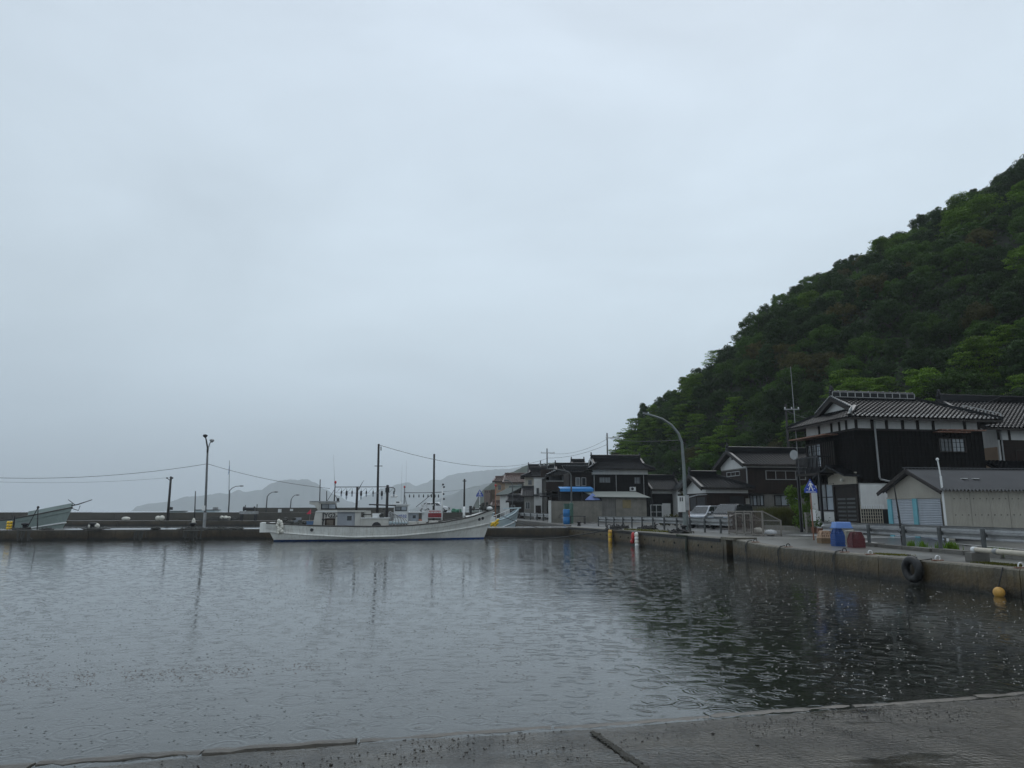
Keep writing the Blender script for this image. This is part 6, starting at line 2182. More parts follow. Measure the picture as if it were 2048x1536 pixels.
# lamp by the green bins
Yl = 72.5
base = Vector((at(1143, 1046, Yl).x, Yl, zq(Yl)))
s2 = thing('street_lamp', 'grey street lamp with a long arm beside the blue drums', 'street lamp', base)
Hq = lambda px, py: at(px, py, Yl) - s2.location
b = MB(); b.tube([(0, 0, 0), Hq(1143, 1000), Hq(1142, 951), Hq(1139, 945), Hq(1130, 941), Hq(1118, 939.5), Hq(1105, 938)], [.1, .09, .07, .06, .055, .05, .05], 8); b.build('curved_pole', m_cpole, s2, smooth=True)
b = MB(); b.ball(Hq(1104, 938), .2, 8, 5, (2, .7, .45)); b.build('lamp_head', m_cpole, s2, smooth=True)
b = MB(); b.lathe([(.2, .0), (.2, 2.0), (.12, 2.05)], (0, 0, .0), 8); b.build('green_guard', mat('dull_green_paint', (.06, .13, .1), .5), s2)
Yl = 100
base = Vector((at(1025, 1030, Yl).x, Yl, zq(Yl)))
s3 = thing('street_lamp', 'thin street lamp with a short arm in front of the bend houses', 'street lamp', base)
Hq = lambda px, py: at(px, py, Yl) - s3.location
b = MB(); b.tube([(0, 0, 0), Hq(1025, 970), Hq(1022, 964), Hq(1015, 961)], [.09, .07, .06, .05], 7); b.build('curved_pole', m_cpole, s3, smooth=True)
b = MB(); b.ball(Hq(1013, 961), .2, 8, 5, (1.8, .8, .5)); b.build('lamp_head', m_cpole, s3)
# utility poles with cross arms
def util(px, py_t, Y, label, arms, zb=None):
    t0 = at(px, py_t, Y)
    zb = zq(Y) if zb is None else zb
    u = thing('utility_pole', label, 'utility pole', (t0.x, Y, zb))
    H_ = t0.z - zb
    b = MB(); b.tube([(0, 0, -.5), (0, 0, H_)], [.16, .09], 8); b.build('pole', m_pole if Y < 80 else m_cpole, u, smooth=True)
    for (py, hw_, off) in arms:
        z = at(px, py, Y).z - zb
        b = MB(); b.bar((-hw_ + off, -.12, z), (hw_ + off, -.12, z), .09, .09)
        ca = b.build('cross_arm', m_galv, u)
        b = MB()
        for k in range(3):
            b.lathe([(.05, 0), (.07, .06), (.04, .16)], (-hw_ * .9 + off + k * hw_ * .9, -.12, z + .05), 6)
        b.build('insulators', m_white, ca, stuff=True)
    return u
util(1094, 897, 112, 'utility pole with two cross arms among the roofs of the bend houses', [(906, 1.1, .1), (931, .8, -.5)])
util(1081, 921, 116, 'short utility pole beside the taller cross armed pole among the roofs', [])
util(1214, 866, 95, 'utility pole with one sided cross arm against the end of the wooded hill', [(876, .9, .7)])
util(1571, 808, 66, 'dark utility pole with small cross arms in front of the trees', [(819, .7, .5)])
def wire(label, pts3, sag=.4, r=.012, n=18, m=m_dark):
    b = MB()
    path = []
    for a, c in zip(pts3, pts3[1:]):
        for i in range(n):
            s = i / n
            path.append(a.lerp(c, s) + Vector((0, 0, -4 * sag * s * (1 - s))))
    path.append(pts3[-1])
    b.tube(path, r, 4, cap=False)
    return tag(b.build('power_line', m), label, 'wire')
gL = gp(408, 1056.5, ZP).y
wire('power line running off from the double lamp post along the pier', [at(-260, 935, 52), at(412.5, 928, gL)], .95, .016)
wire('second thin power line below the first one left of the leaning timber pole', [at(-120, 958, 90), at(340, 955, 104)], .6, .014)
wire('power line from the double lamp post down to the lamp boat mast', [at(416, 928, gL), at(660, 977, 57.8)], .25, .014)
wire('power line from the tall timber pole over to the utility pole at the bend', [at(758.5, 890, 57.8), at(1094, 917, 112)], 1.5, .02)
wire('power line between the two utility poles above the tiled roofs', [at(1094, 916, 112), at(1214, 889, 95)], .5, .02)
wire('upper power line between the two utility poles above the tiled roofs', [at(1096, 906, 112), at(1214, 878, 95)], .8, .018)
wire('power line from the hill end pole across the trees to the curved lamp', [at(1220, 877, 95), at(1362, 880, 43.5)], .2, .016)
wire('thin wire strung across the trees above the tiled house roof', [at(1955, 812, 42), at(2110, 735, 40)], .15, .012)
wire('wire from the tree side utility pole across to the black house', [at(1571, 820, 66), at(1690, 845, 41)], .3, .014)
wire('low cable from the bow lamp mast to the crossing sign at the bend', [at(810, 985, 67), at(960, 972, 110)], .3, .016)
# ================================================================== GUARDRAILS
def guardrail(name, label, posts, ext0, ext1, h=.80, pr=.065, prof=None, double=True, road_side=1):
    """posts: world (x, y, z ground). Beam runs on the road side of the posts."""
    g = thing(name, label, 'guardrail', posts[0])
    o = Vector(posts[0])
    P = [Vector(p) - o for p in posts]
    for p in P:
        b = MB(); b.lathe([(pr, -.08), (pr, h - .02), (pr * .75, h + .02)], p, 8); b.build('post', m_post, g, smooth=False)
    d0 = (P[0] - P[1]).normalized(); d1 = (P[-1] - P[-2]).normalized()
    path = [P[0] + d0 * ext0] + P + [P[-1] + d1 * ext1]
    wv = [(a * 1.2, z * 1.2) for a, z in [(0, 0), (.06, .02), (.075, .06), (.06, .11), (.0, .155), (0, .185), (.06, .22), (.075, .27), (.06, .32), (0, .345)]]
    b = MB()
    m_ = len(wv)
    for i, p in enumerate(path):
        dd = (path[min(i + 1, len(path) - 1)] - path[max(i - 1, 0)]).normalized()
        nn = Vector((dd.y, -dd.x, 0)) * road_side
        if nn.x * road_side < 0 and False: nn = -nn
        for (a, z) in wv:
            q = p + nn * (pr + .02 + a) + Vector((0, 0, h - .36 + z))
            b.v.append(tuple(q))
    for i in range(len(path) - 1):
        for k in range(m_ - 1):
            a = i * m_ + k
            b.f.append((a, a + 1, a + m_ + 1, a + m_))
    b.build('beam', m_galv, g)
    # bolts / brackets
    b = MB()
    for i, p in enumerate(P):
        dd = (path[i + 2] - path[i]).normalized()
        nn = Vector((dd.y, -dd.x, 0)) * road_side
        b.bar(p + Vector((0, 0, h - .2)), p + nn * (pr + .05) + Vector((0, 0, h - .2)), .07, .12)
    b.build('brackets', m_post, g, stuff=True)
    return g
far_px = [(1197, 1051), (1212, 1052), (1228, 1053), (1246, 1054), (1264, 1055.4), (1284.5, 1056.8), (1306, 1058.3), (1329, 1060), (1354, 1061.6), (1380.6, 1063.4), (1410, 1065.2), (1442, 1067.2)]
posts = []
for px, py in far_px:
    p = gp(px, py, .85)
    posts.append((p.x, p.y, zq(p.y)))
posts = posts[::-1]
guardrail('guardrail', 'galvanised guardrail on closely spaced posts along the quay beside the mesh cage', posts, 1.0, .4, .78, .06)
npx = [(1970, 1106), (1882, 1098.5), (1809, 1092), (1739, 1086.5)]
posts = [tuple(gp(px, py, .80)) for px, py in npx]
dn = Vector(posts[0]) - Vector(posts[1])
posts = [tuple(Vector(posts[0]) + dn * 1.0), tuple(Vector(posts[0]) + dn * 2.05)][::-1] + posts + [(posts[-1][0] - .15, posts[-1][1] + 2.5, .80)]
guardrail('guardrail', 'galvanised guardrail on thick posts along the road in front of the garage', posts, 2.0, 1.6, .74, .07)
# kerb blocks under it
for i in range(8):
    a, c = Vector(posts[0]).lerp(Vector(posts[-1]), i / 8 + .004), Vector(posts[0]).lerp(Vector(posts[-1]), (i + 1) / 8 - .004)
    b = MB(); b.bar((a.x, a.y, .745), (c.x, c.y, .745), .34 if i % 2 else .42, .13 + .03 * (i % 3 == 0))
    if i == 0:
        kb = bpy.data.objects.new('kerb', None); COL.objects.link(kb); struct(kb)
    b.build('kerb_block', m_conc, kb)
posts = []
for px in (1115, 1101.5, 1087, 1074, 1061, 1048.5, 1039, 1031):
    Yp = lerp([(1031, 108), (1048, 97), (1074, 87), (1115, 77)], px)
    posts.append((at(px, 1040, Yp).x, Yp, zq(Yp)))
guardrail('guardrail', 'guardrail following the bend of the street behind the small basin', posts, 3.2, 4, .80, .075)

# ================================================================== VEHICLES
def make_car(name, label, L, W, H, prof_body, prof_glass, paint, loc, rz, hood_glass=True):
    """prof_body: side profile polygon (x fwd, z) of the lower body; prof_glass: greenhouse polygon"""
    c = thing(name, label, 'car', loc, rz)
    def shell(poly, w0, w1, z0, z1, nm, m, par, inset=0.0):
        b = MB(); n_ = len(poly)
        for s in (-1, 1):
            for (x, z) in poly:
                f_ = max(0, min(1, (z - z0) / (z1 - z0)))
                b.v.append((x, s * (w0 + (w1 - w0) * f_), z))
        b.f.append(tuple(range(n_))[::-1]); b.f.append(tuple(range(n_, 2 * n_)))
        for i in range(n_):
            b.f.append((i, (i + 1) % n_, n_ + (i + 1) % n_, n_ + i))
        o = b.build(nm, m, par)
        bv = o.modifiers.new('bevel', 'BEVEL'); bv.width = .05; bv.segments = 2; bv.limit_method = 'ANGLE'
        return o
    zb = max(z for x, z in prof_body)
    body = shell(prof_body, W / 2, W / 2 - .04, .3, zb, 'body', paint, c)
    zt = max(z for x, z in prof_glass); zg = min(z for x, z in prof_glass)
    cabin = shell(prof_glass, W / 2 - .05, W / 2 - .17, zg, zt, 'cabin', paint, c)
    xs_ = [x for x, z in prof_glass]
    # side glass
    top = sorted([p for p in prof_glass if p[1] > zt - .12]); bot = sorted([p for p in prof_glass if p[1] < zg + .1])
    xr0, xr1 = top[0][0], top[-1][0]; xb0, xb1 = bot[0][0], bot[-1][0]
    def lerp2(a, c_, s): return a + (c_ - a) * s
    for s in (-1, 1):
        for (u0, u1) in ((.05, .33), (.37, .63), (.67, .93)):
            pts = []
            for (u, v) in ((u0, .12), (u1, .12), (u1, .84), (u0, .84)):
                x = lerp2(lerp2(xb0, xb1, u), lerp2(xr0, xr1, u), v)
                z = lerp2(zg, zt, v)
                y = s * (lerp2(W / 2 - .05, W / 2 - .17, v) + .006)
                pts.append((x, y, z))
            b = MB(); b.prism(pts, (0, -s * .004, 0)); b.build('side_window', m_glass, cabin)
    for (xa, xt, nm, sg) in ((xb1, xr1, 'windscreen', 1), (xb0, xr0, 'rear_window', -1)):
        pts = []
        for (v, sy) in ((.1, -1), (.1, 1), (.88, 1), (.88, -1)):
            x = lerp2(xa, xt, v) + sg * .012
            z = lerp2(zg, zt, v)
            y = sy * (lerp2(W / 2 - .05, W / 2 - .17, v) - .06)
            pts.append((x, y, z))
        b = MB(); b.prism(pts, (-sg * .004, 0, 0)); b.build(nm, m_glass, cabin)
    xf, xr_ = max(x for x, z in prof_body), min(x for x, z in prof_body)
    for x in (xr_ + L * .19, xf - L * .2):
        for s in (-1, 1):
            b = MB(); b.lathe([(.2, -.1), (.31, -.1), (.33, -.05), (.33, .07), (.29, .1), (.2, .1)], (x, s * (W / 2 - .1), .33), 18, 'y'); wh_ = b.build('wheel', m_tyre, c)
            b = MB(); b.lathe([(.2, -.02), (.2, .0), (.06, .02)], (x, s * (W / 2 - .1) + s * .1, .33), 10, 'y'); b.build('rim', m_alu, wh_)
    for s in (-1, 1):
        b = MB(); b.box(xf - .14, xf + .012, s * (W / 2 - .5) if s > 0 else -W / 2 + .1, s * (W / 2 - .1) if s > 0 else -W / 2 + .5, .66, .82); b.build('headlight', m_frost, body)
        b = MB(); b.box(xr_ - .012, xr_ + .1, s * (W / 2 - .26) if s > 0 else -W / 2 + .1, s * (W / 2 - .1) if s > 0 else -W / 2 + .26, .7, 1.0); b.build('tail_light', m_redp, body)
        xm = lerp2(xb1, xr1, .2) - .15
        b = MB(); b.ball((xm, s * (W / 2 + .07), zg + .12), .11, 8, 6, (.7, 1, .8)); b.build('door_mirror', paint, cabin)
    b = MB(); b.box(xf - .02, xf + .02, -.45, .45, .58, .7); b.build('grille', m_dark, body)
    b = MB(); b.box(xf + .0, xf + .03, -.2, .2, .38, .5); b.build('number_plate', m_white, body)
    return c
m_silver = mat('silver_paint', (0.42, 0.44, 0.47), 0.25, 0.06, 2, metal=.5)
m_charc = mat('charcoal_paint', (0.05, 0.055, 0.06), 0.22, 0.08, 2, metal=.3)
m_wcar = mat('white_car_paint', (0.7, 0.71, 0.72), 0.3, 0.05, 2)
van_b = [(-2.1, .35), (2.15, .35), (2.2, .6), (2.1, .85), (1.2, 1.02), (-2.12, 1.02), (-2.18, .7)]
van_g = [(-2.08, 1.0), (1.35, 1.0), (.55, 1.62), (.2, 1.68), (-1.85, 1.68), (-1.98, 1.5)]
kei_b = [(-1.65, .35), (1.65, .35), (1.7, .6), (1.62, .9), (1.25, 1.0), (-1.65, 1.0), (-1.7, .7)]
kei_g = [(-1.62, .98), (1.35, .98), (.72, 1.56), (.5, 1.62), (-1.45, 1.62), (-1.56, 1.45)]
hat_b = [(-1.95, .35), (1.95, .35), (2.0, .6), (1.9, .8), (1.05, .98), (-1.9, 1.0), (-2.0, .7)]
hat_g = [(-1.85, .98), (1.15, .96), (.35, 1.45), (.0, 1.5), (-1.35, 1.48), (-1.6, 1.35)]
Yc = 53.0
p = at(1417, 1050, 53.5)
make_car('silver_van', 'silver compact van parked beside the low house', 3.4, 1.55, 1.62, kei_b, kei_g, m_silver, (p.x, 53.5, zq(Yc) + .006), R(222))
p = at(1464, 1050, 50.0)
make_car('dark_minivan', 'dark charcoal minivan parked next to the silver van', 4.4, 1.7, 1.68, van_b, van_g, m_charc, (p.x, 50.0, zq(49) + .006), R(230))
p = at(873, 1025, 112)
make_car('white_hatchback', 'white hatchback parked on top of the seawall', 4.0, 1.7, 1.5, hat_b, hat_g, m_wcar, (p.x, 112, 1.815), R(-6))
p = at(846, 1024, 114)
make_car('white_van', 'white car partly hidden behind the hatchback on the seawall', 3.4, 1.55, 1.62, kei_b, kei_g, m_wcar, (p.x + 1.0, 114.6, 1.815), R(172))

# ================================================================== QUAYSIDE OBJECTS ON THE RIGHT
# mesh cage
pc = gp(1527, 1072.5, .87)
fC = Frame((pc.x, pc.y), 9.5, zq(pc.y))
Lc = fC.street(1458, 1060)[0]
zc = fC.street(1527, 1023)[1]
cg = thing('mesh_cage', 'long lean-to drying cage of weathered wood and netting on the quay', 'cage', (pc.x, pc.y, zq(pc.y)), R(9.5))
m_cw = mat('bleached_wood', (0.21, 0.19, 0.165), 0.7, 0.25, 5)
mn = bpy.data.materials.new('fine_netting'); mn.use_nodes = True
t = mn.node_tree; b_ = t.nodes['Principled BSDF']; b_.inputs['Base Color'].default_value = (.10, .075, .06, 1); b_.inputs['Roughness'].default_value = .8
tr_ = t.nodes.new('ShaderNodeBsdfTransparent'); mx_ = t.nodes.new('ShaderNodeMixShader'); mx_.inputs[0].default_value = .55
t.links.new(tr_.outputs[0], mx_.inputs[1]); t.links.new(b_.outputs[0], mx_.inputs[2]); t.links.new(mx_.outputs[0], t.nodes['Material Output'].inputs[0])
mg = bpy.data.materials.new('thin_wire_mesh'); mg.use_nodes = True
t = mg.node_tree; b_ = t.nodes['Principled BSDF']; b_.inputs['Base Color'].default_value = (.25, .24, .22, 1)
tr_ = t.nodes.new('ShaderNodeBsdfTransparent'); mx_ = t.nodes.new('ShaderNodeMixShader'); mx_.inputs[0].default_value = .16
t.links.new(tr_.outputs[0], mx_.inputs[1]); t.links.new(b_.outputs[0], mx_.inputs[2]); t.links.new(mx_.outputs[0], t.nodes['Material Output'].inputs[0])
dc = .95; zr_c = zc * .62
ys_ = [0, Lc * .28, Lc * .5, Lc * .76, Lc]
for y in ys_:
    b = MB(); b.box(-.03, .03, y - .03, y + .03, 0, zc); b.build('frame_post', m_cw, cg)
for y in (0, Lc * .5, Lc):
    b = MB(); b.box(dc - .03, dc + .03, y - .03, y + .03, 0, zr_c); b.build('frame_post', m_cw, cg)
    b = MB(); b.bar((0, y, zc + .02), (dc, y, zr_c + .02), .05, .05); b.build('rafter', m_cw, cg)
    b = MB(); b.bar((0, y, .08), (dc, y, .08), .05, .05); b.build('end_sill', m_cw, cg)
for x, z in ((0, .06), (0, zc), (dc, .06), (dc, zr_c)):
    b = MB(); b.bar((x, -.04, z), (x, Lc + .04, z), .055, .06); b.build('frame_rail', m_cw, cg)
for i, (y0, y1) in enumerate(zip(ys_, ys_[1:])):
    b = MB(); b.quad((.0, y0 + .03, .09), (.0, y1 - .03, .09), (.0, y1 - .03, zc - .03), (.0, y0 + .03, zc - .03)); b.build('netting', mn, cg)
    if i in (1, 2):
        dr = MB()
        for (a0, a1, c0, c1) in ((y0 + .08, y0 + .14, .1, zc - .08), (y1 - .14, y1 - .08, .1, zc - .08), (y0 + .14, y1 - .14, .1, .16), (y0 + .14, y1 - .14, zc - .14, zc - .08)):
            dr.box(-.06, -.032, a0, a1, c0, c1)
        dro = dr.build('cage_door', m_cw, cg)
        b = MB(); b.box(-.09, -.061, y0 + .09, y0 + .13, zc * .5, zc * .5 + .08); b.build('latch', m_dark, dro)
b = MB(); b.add([(0, 0, .09), (dc, 0, .09), (dc, 0, zr_c), (0, 0, zc)], [(0, 1, 2, 3)]); b.build('end_mesh', mg, cg)
b = MB(); b.add([(0, 0, zc), (dc, 0, zr_c), (dc, Lc, zr_c), (0, Lc, zc)], [(0, 1, 2, 3)]); b.build('roof_mesh', mg, cg)
b = MB(); b.add([(dc, 0, .09), (dc, Lc, .09), (dc, Lc, zr_c), (dc, 0, zr_c)], [(0, 1, 2, 3)]); b.build('back_mesh', mg, cg)
def sack(label, p, sx, sy, sz, m, seed):
    b = MB(); b.ball((0, 0, sz * .62), 1, 14, 9, (sx, sy, sz * .65))
    for i, v in enumerate(b.v):
        k = 1 + .14 * mnoise.noise(Vector(v) * 7 + Vector((seed, 0, 0)))
        b.v[i] = (v[0] * k, v[1] * k, max(.0, v[2] * k))
    o = b.build('sack', m, None, smooth=True); o.location = p
    return tag(o, label, 'sack')
m_sack = mat('white_sack', (0.55, 0.56, 0.57), 0.6, 0.15, 6, .02, 12)
wp = Vector((pc.x, pc.y)) + fC.s * (Lc * .34) + fC.c * .4
sack('lumpy off white sack lying inside the mesh cage behind the doors', (wp.x, wp.y, zq(wp.y)), .3, .34, .3, m_foam, 1)
wp = Vector((pc.x, pc.y)) + fC.s * .3 + fC.c * .55
sack('bright white sack at the open end of the mesh cage', (wp.x, wp.y, zq(wp.y)), .32, .26, .24, m_sack, 4)

# crossing sign with rusty post
def crossing_sign(label, px, py_c, py_base, Y, size, post_m, group=None):
    c = at(px, py_c, Y)
    zb = zq(Y)
    s = thing('crossing_sign', label, 'road sign', (c.x, Y, zb), R(2))
    zc_ = c.z - zb
    b = MB(); b.tube([(0, .05, 0), (0, .05, zc_ + size * .3)], .035 * size / .8 + .008, 8); b.build('post', post_m, s)
    w2, h2 = size / 2, size / 2
    pts = [(0, h2 * 1.15), (w2 * 1.0, -h2 * .45), (w2 * .97, -h2 * .95), (-w2 * .97, -h2 * .95), (-w2 * 1.0, -h2 * .45)]
    b = MB(); b.prism([(x, 0, zc_ + z) for x, z in pts], (0, .02, 0)); pl = b.build('sign_plate', m_signb, s)
    k = size * .5
    b = MB()
    fy = -.006
    def poly(pp): b.prism([(x * k, fy, zc_ + z * k) for x, z in pp], (0, .005, 0))
    poly([(-.10, .62), (.06, .62), (.06, .78), (-.02, .82), (-.10, .78)])                       # head
    poly([(-.16, .55), (.12, .55), (.16, .1), (-.1, .1)])                                         # torso
    poly([(-.16, .55), (-.36, .12), (-.28, .08), (-.1, .42)])                                     # back arm
    poly([(.12, .55), (.42, .22), (.37, .14), (.1, .38)])                                         # front arm
    poly([(-.1, .1), (.06, .1), (-.22, -.62), (-.36, -.6)])                                       # back leg
    poly([(.0, .1), (.16, .1), (.42, -.62), (.28, -.66)])                                         # front leg
    poly([(-.6, -.36), (-.42, -.36), (-.42, -.28), (-.6, -.28)])
    poly([(.46, -.36), (.64, -.36), (.64, -.28), (.46, -.28)])
    poly([(-.78, -.86), (.78, -.86), (.78, -.78), (-.78, -.78)])
    b.build('walking_figure', m_white, pl)
    return s, zc_
ys = 31.6
sg, _ = crossing_sign('blue crossing sign with a walking figure on a rusty post by the crates', 1621, 973, 1086, ys, .58, m_rust)
b = MB(); q0, q1 = at(1625, 1042, ys), at(1633, 1019, ys)
b.box(q0.x - sg.location.x, q1.x - sg.location.x, .1, .12, q0.z - sg.location.z, q1.z - sg.location.z); b.build('white_plate', m_white, sg)
crossing_sign('small blue crossing sign on a white post at the bend of the street', 959.5, 987, 1030, 112, 1.1, m_white)

# plastic fish crates
def crate_mesh(w_, d_, h_, m, taper=.06, ribs=5, thick=.022):
    """open crate standing upside down: tapered slotted walls, rim at the bottom, closed top"""
    b = MB()
    def corner(z): 
        k = taper * (z / h_)
        return w_ / 2 - k, d_ / 2 - k
    rim_z = .05
    a, c = corner(0)
    for (x0, x1, y0, y1) in ((-a - .02, a + .02, -c - .02, -c + .01), (-a - .02, a + .02, c - .01, c + .02), (-a - .02, -a + .01, -c + .011, c - .011), (a - .01, a + .02, -c + .011, c - .011)):
        b.box(x0, x1, y0, y1, 0, rim_z)
    a2, c2 = corner(h_)
    b.box(-a2, a2, -c2, c2, h_ - .035, h_)
    zm0, zm1 = h_ * .42, h_ * .50
    for s in (-1, 1):
        for i in range(ribs + 1):
            u = -1 + 2 * i / ribs
            for (p, q) in (((u * a, s * c, rim_z), (u * a2, s * c2, h_ - .036)), ((s * a, u * c, rim_z), (s * a2, u * c2, h_ - .036))):
                b.bar(p, q, .04 if i % 2 == 0 else .022, .02)
        am, cm = corner(zm0)
        b.box(-am, am, s * cm - .012, s * cm + .012, zm0, zm1)
        b.box(s * am - .012, s * am + .012, -cm, cm, zm0, zm1)
    return b.mesh('crate', m)
def crate_stack(me, colour, p, n, step, rz, group, seed, top_note):
    rnd = random.Random(seed)
    for k in range(n):
        o = bpy.data.objects.new('fish_crate', me); COL.objects.link(o)
        o.location = (p[0] + rnd.uniform(-.012, .012), p[1] + rnd.uniform(-.012, .012), p[2] + k * step)
        o.rotation_euler = (0, 0, rz + rnd.uniform(-.03, .03))
        lab = (top_note if k == n - 1 else '%s plastic fish crate nested upside down in the %s stack' % (colour, colour))
        tag(o, lab, 'crate', group)
m_ctan = mat('tan_crate', (0.50, 0.33, 0.22), 0.5, 0.15, 4); m_ctan2 = mat('brown_crate', (0.20, 0.125, 0.06), 0.55, 0.2, 4)
m_cblue = mat('blue_crate', (0.02, 0.075, 0.27), 0.45, 0.15, 4); m_clb = mat('light_blue_tub', (0.16, 0.29, 0.62), 0.4, 0.08, 3)
m_cgr = mat('grey_crate', (0.36, 0.34, 0.28), 0.55, 0.15, 4); m_cmar = mat('maroon_crate', (0.11, 0.02, 0.022), 0.45, 0.2, 4)
zk = zq(28)
p = gp(1655, 1090, .69); crate_stack(crate_mesh(.42, .34, .28, m_ctan2), 'brown', (p.x, p.y + .25, p.z + .004), 5, .055, .1, 'brown crates in the low stack', 1, 'brown plastic fish crate nested under the tan crate')
o = bpy.data.objects.new('fish_crate', crate_mesh(.44, .36, .3, m_ctan)); COL.objects.link(o); o.location = (p.x, p.y + .25, p.z + .004 + 5 * .055); o.rotation_euler = (0, 0, .12)
tag(o, 'pale tan plastic fish crate topping the brown crates beside the sign post', 'crate')
p = gp(1683, 1093, .69); crate_stack(crate_mesh(.37, .36, .3, m_cblue), 'dark blue', (p.x, p.y + .28, p.z + .004), 7, .067, .05, 'blue crates in the middle stack', 2, 'dark blue plastic fish crate right under the light blue tub')
p2 = (p.x + .2, p.y + .32, p.z + .004 + 6 * .067 + .302)
b = MB()
for (z0, z1, s0, s1) in ((0, .30, 1.0, .9),):
    b.v += [(-.46, -.27, 0), (.46, -.27, 0), (.46, .27, 0), (-.46, .27, 0), (-.41, -.23, .30), (.41, -.23, .30), (.41, .23, .30), (-.41, .23, .30)]
    b.f += [(4, 5, 6, 7), (0, 1, 5, 4), (1, 2, 6, 5), (2, 3, 7, 6), (3, 0, 4, 7)]
tt = thing('plastic_tub', 'light blue plastic tub upturned on the dark blue crates', 'tub', p2, .04)
tt.scale = (.74, .8, .82)
o = b.build('tub_shell', m_clb, tt); bv = o.modifiers.new('bevel', 'BEVEL'); bv.width = .025; bv.segments = 2
b = MB(); b.box(-.49, .49, -.30, -.271, .0, .05); b.box(-.49, .49, .271, .30, .0, .05); b.box(-.49, -.461, -.27, .27, 0, .05); b.box(.461, .49, -.27, .27, 0, .05); b.build('rim', m_clb, tt)
b = MB()
for k in range(12):
    x = -.42 + k * .076
    b.bar((x, -.272, .05), (x * .9, -.234, .29), .016, .012)
b.build('ribs', m_clb, tt, stuff=True)
p = gp(1708, 1090, .69); crate_stack(crate_mesh(.46, .36, .3, m_cgr), 'grey', (p.x - .05, p.y + .1, p.z + .004), 6, .058, -.15, 'grey crates between the blue and maroon stacks', 3, 'grey plastic fish crate tilted on top of the grey stack')
bpy.data.objects[[o.name for o in COL.objects if o.name.startswith('fish_crate')][-1]].rotation_euler = (R(2), R(-6), -.15)
p = gp(1711, 1095, .69); crate_stack(crate_mesh(.47, .36, .3, m_cmar), 'maroon', (p.x + .02, p.y - .05, p.z + .004), 6, .058, .08, 'maroon crates in the end stack', 4, 'maroon plastic fish crate topping the maroon stack')

# tyre fender, buoy, floats on the quay wall
def wall_pt(px, py):
    """hit the quay face plane"""
    X, Y, Z = ray(px, py)
    # edge line: X = 12.42 - .18445 (Y-17.86)
    k = X / Y
    Yd = (12.42 + .18445 * 17.86) / (k + .18445)
    return Vector((k * Yd, Yd, CAM_H + Z / Y * Yd))
QA = R(10.45)
def ring_bolt(label, px, py, m=m_white):
    p = wall_pt(px, py)
    r_ = thing('mooring_ring', label, 'mooring ring', (p.x + .22, p.y, zq(p.y) + .004), QA, 'mooring rings along the quay edge')
    b = MB(); b.torus((0, 0, .06), .075, .018, 12, 6, 'y'); b.build('ring', m, r_, smooth=True)
    b = MB(); b.box(-.16, .16, -.05, .05, 0, .03); b.build('base_plate', m_rust, r_)
    return r_
for px, py, lb in ((1727, 1107, 'white mooring ring on the quay edge by the patch of moss'), (1860, 1121, 'white mooring ring on the quay edge above the tyre'), (2024, 1134, 'white mooring ring on the quay edge above the ochre buoy')):
    ring_bolt(lb, px, py)
for px, py, lb in ((1500, 1079, 'dark mooring ring with knotted rope by the ladder niche'), (1565, 1090, 'dark mooring ring on the sloping part of the quay'), (1676, 1101, 'dark mooring ring with knotted rope below the crates')):
    ring_bolt(lb, px, py, m_black)
    p = wall_pt(px - 6, py)
    b = MB()
    rnd = random.Random(px)
    for k in range(2):
        x = p.x - .03 - .01 * k
        b.tube([(p.x + .22, p.y, zq(p.y) + .06), (p.x + .05, p.y + .05 * k, zq(p.y) + .03), (x - .02, p.y + .05 * k, zq(p.y) - .1), (x - .05, p.y + .06 * k + .02, .35 if k else .05)], .018, 5)
    tag(b.build('hanging_rope', m_rope, stuff=True), 'old dark rope hanging down the quay wall from the mooring ring ' + ('by the ladder niche' if px == 1500 else 'on the slope' if px == 1565 else 'below the crates'), 'rope')
p = wall_pt(1838, 1158)
ty = thing('tyre_fender', 'old black tyre hung on ropes as a fender on the quay wall', 'tyre', (p.x - .17, p.y, .42), QA)
b = MB(); b.torus((0, 0, 0), .27, .115, 22, 10, 'x'); to = b.build('tyre', m_black, ty, smooth=True)
b = MB(); b.torus((-.07, 0, 0), .235, .012, 22, 5, 'x'); b.build('worn_rim', m_galv, to, smooth=True)
b = MB(); b.tube([(0, .1, .3), (.05, .2, .4), (.3, .12, zq(p.y) - .37)], .016, 5); b.tube([(0, -.05, .36), (.1, -.08, zq(p.y) - .45), (.4, -.35, zq(p.y) - .38)], .02, 5); b.build('hanging_rope', m_rope, ty)
p = wall_pt(2014, 1185)
by = thing('buoy', 'ochre ball buoy floating against the quay wall', 'buoy', (p.x - .2, p.y, .09), 0)
b = MB(); b.ball((0, 0, 0), .135, 16, 10); b.build('float', m_orange, by, smooth=True)
b = MB(); b.tube([(0, 0, .13), (.1, 0, .4), (.2, .05, zq(p.y) - .09)], .014, 5); b.build('rope', m_black, by)
def float_string(label, px, y0, y1, n, mats, r, dx=0):
    p0, p1 = wall_pt(px, y0), wall_pt(px + dx, y1)
    t_ = thing('fender_string', label, 'floats', (p0.x - .25, p0.y, 0))
    for k in range(n):
        s = k / max(1, n - 1)
        z = p0.z + (max(p1.z, .06) - p0.z) * s
        for q in (0, 1):
            b = MB(); b.ball((0, 0, 0), r, 10, 7, (1, 1, 1.15)); o = b.build('float', mats[(k + q) % len(mats)], t_, smooth=True)
            o.location = (-.02 + .05 * q, -.13 + .26 * q + dx * .02 * s, z + .03 * q)
    b = MB(); b.tube([(.1, .03, p0.z + .1), (.06, .03, p0.z)], .03, 5); b.build('rope', m_black, t_)
    return t_
float_string('hanging string of ochre yellow floats on the quay wall', 1227.5, 1064, 1085, 5, [m_orange, m_yel], .135)
ws = float_string('hanging string of white floats with a red one on the quay wall', 1281, 1070, 1090, 4, [m_foam, m_white], .125, -4)
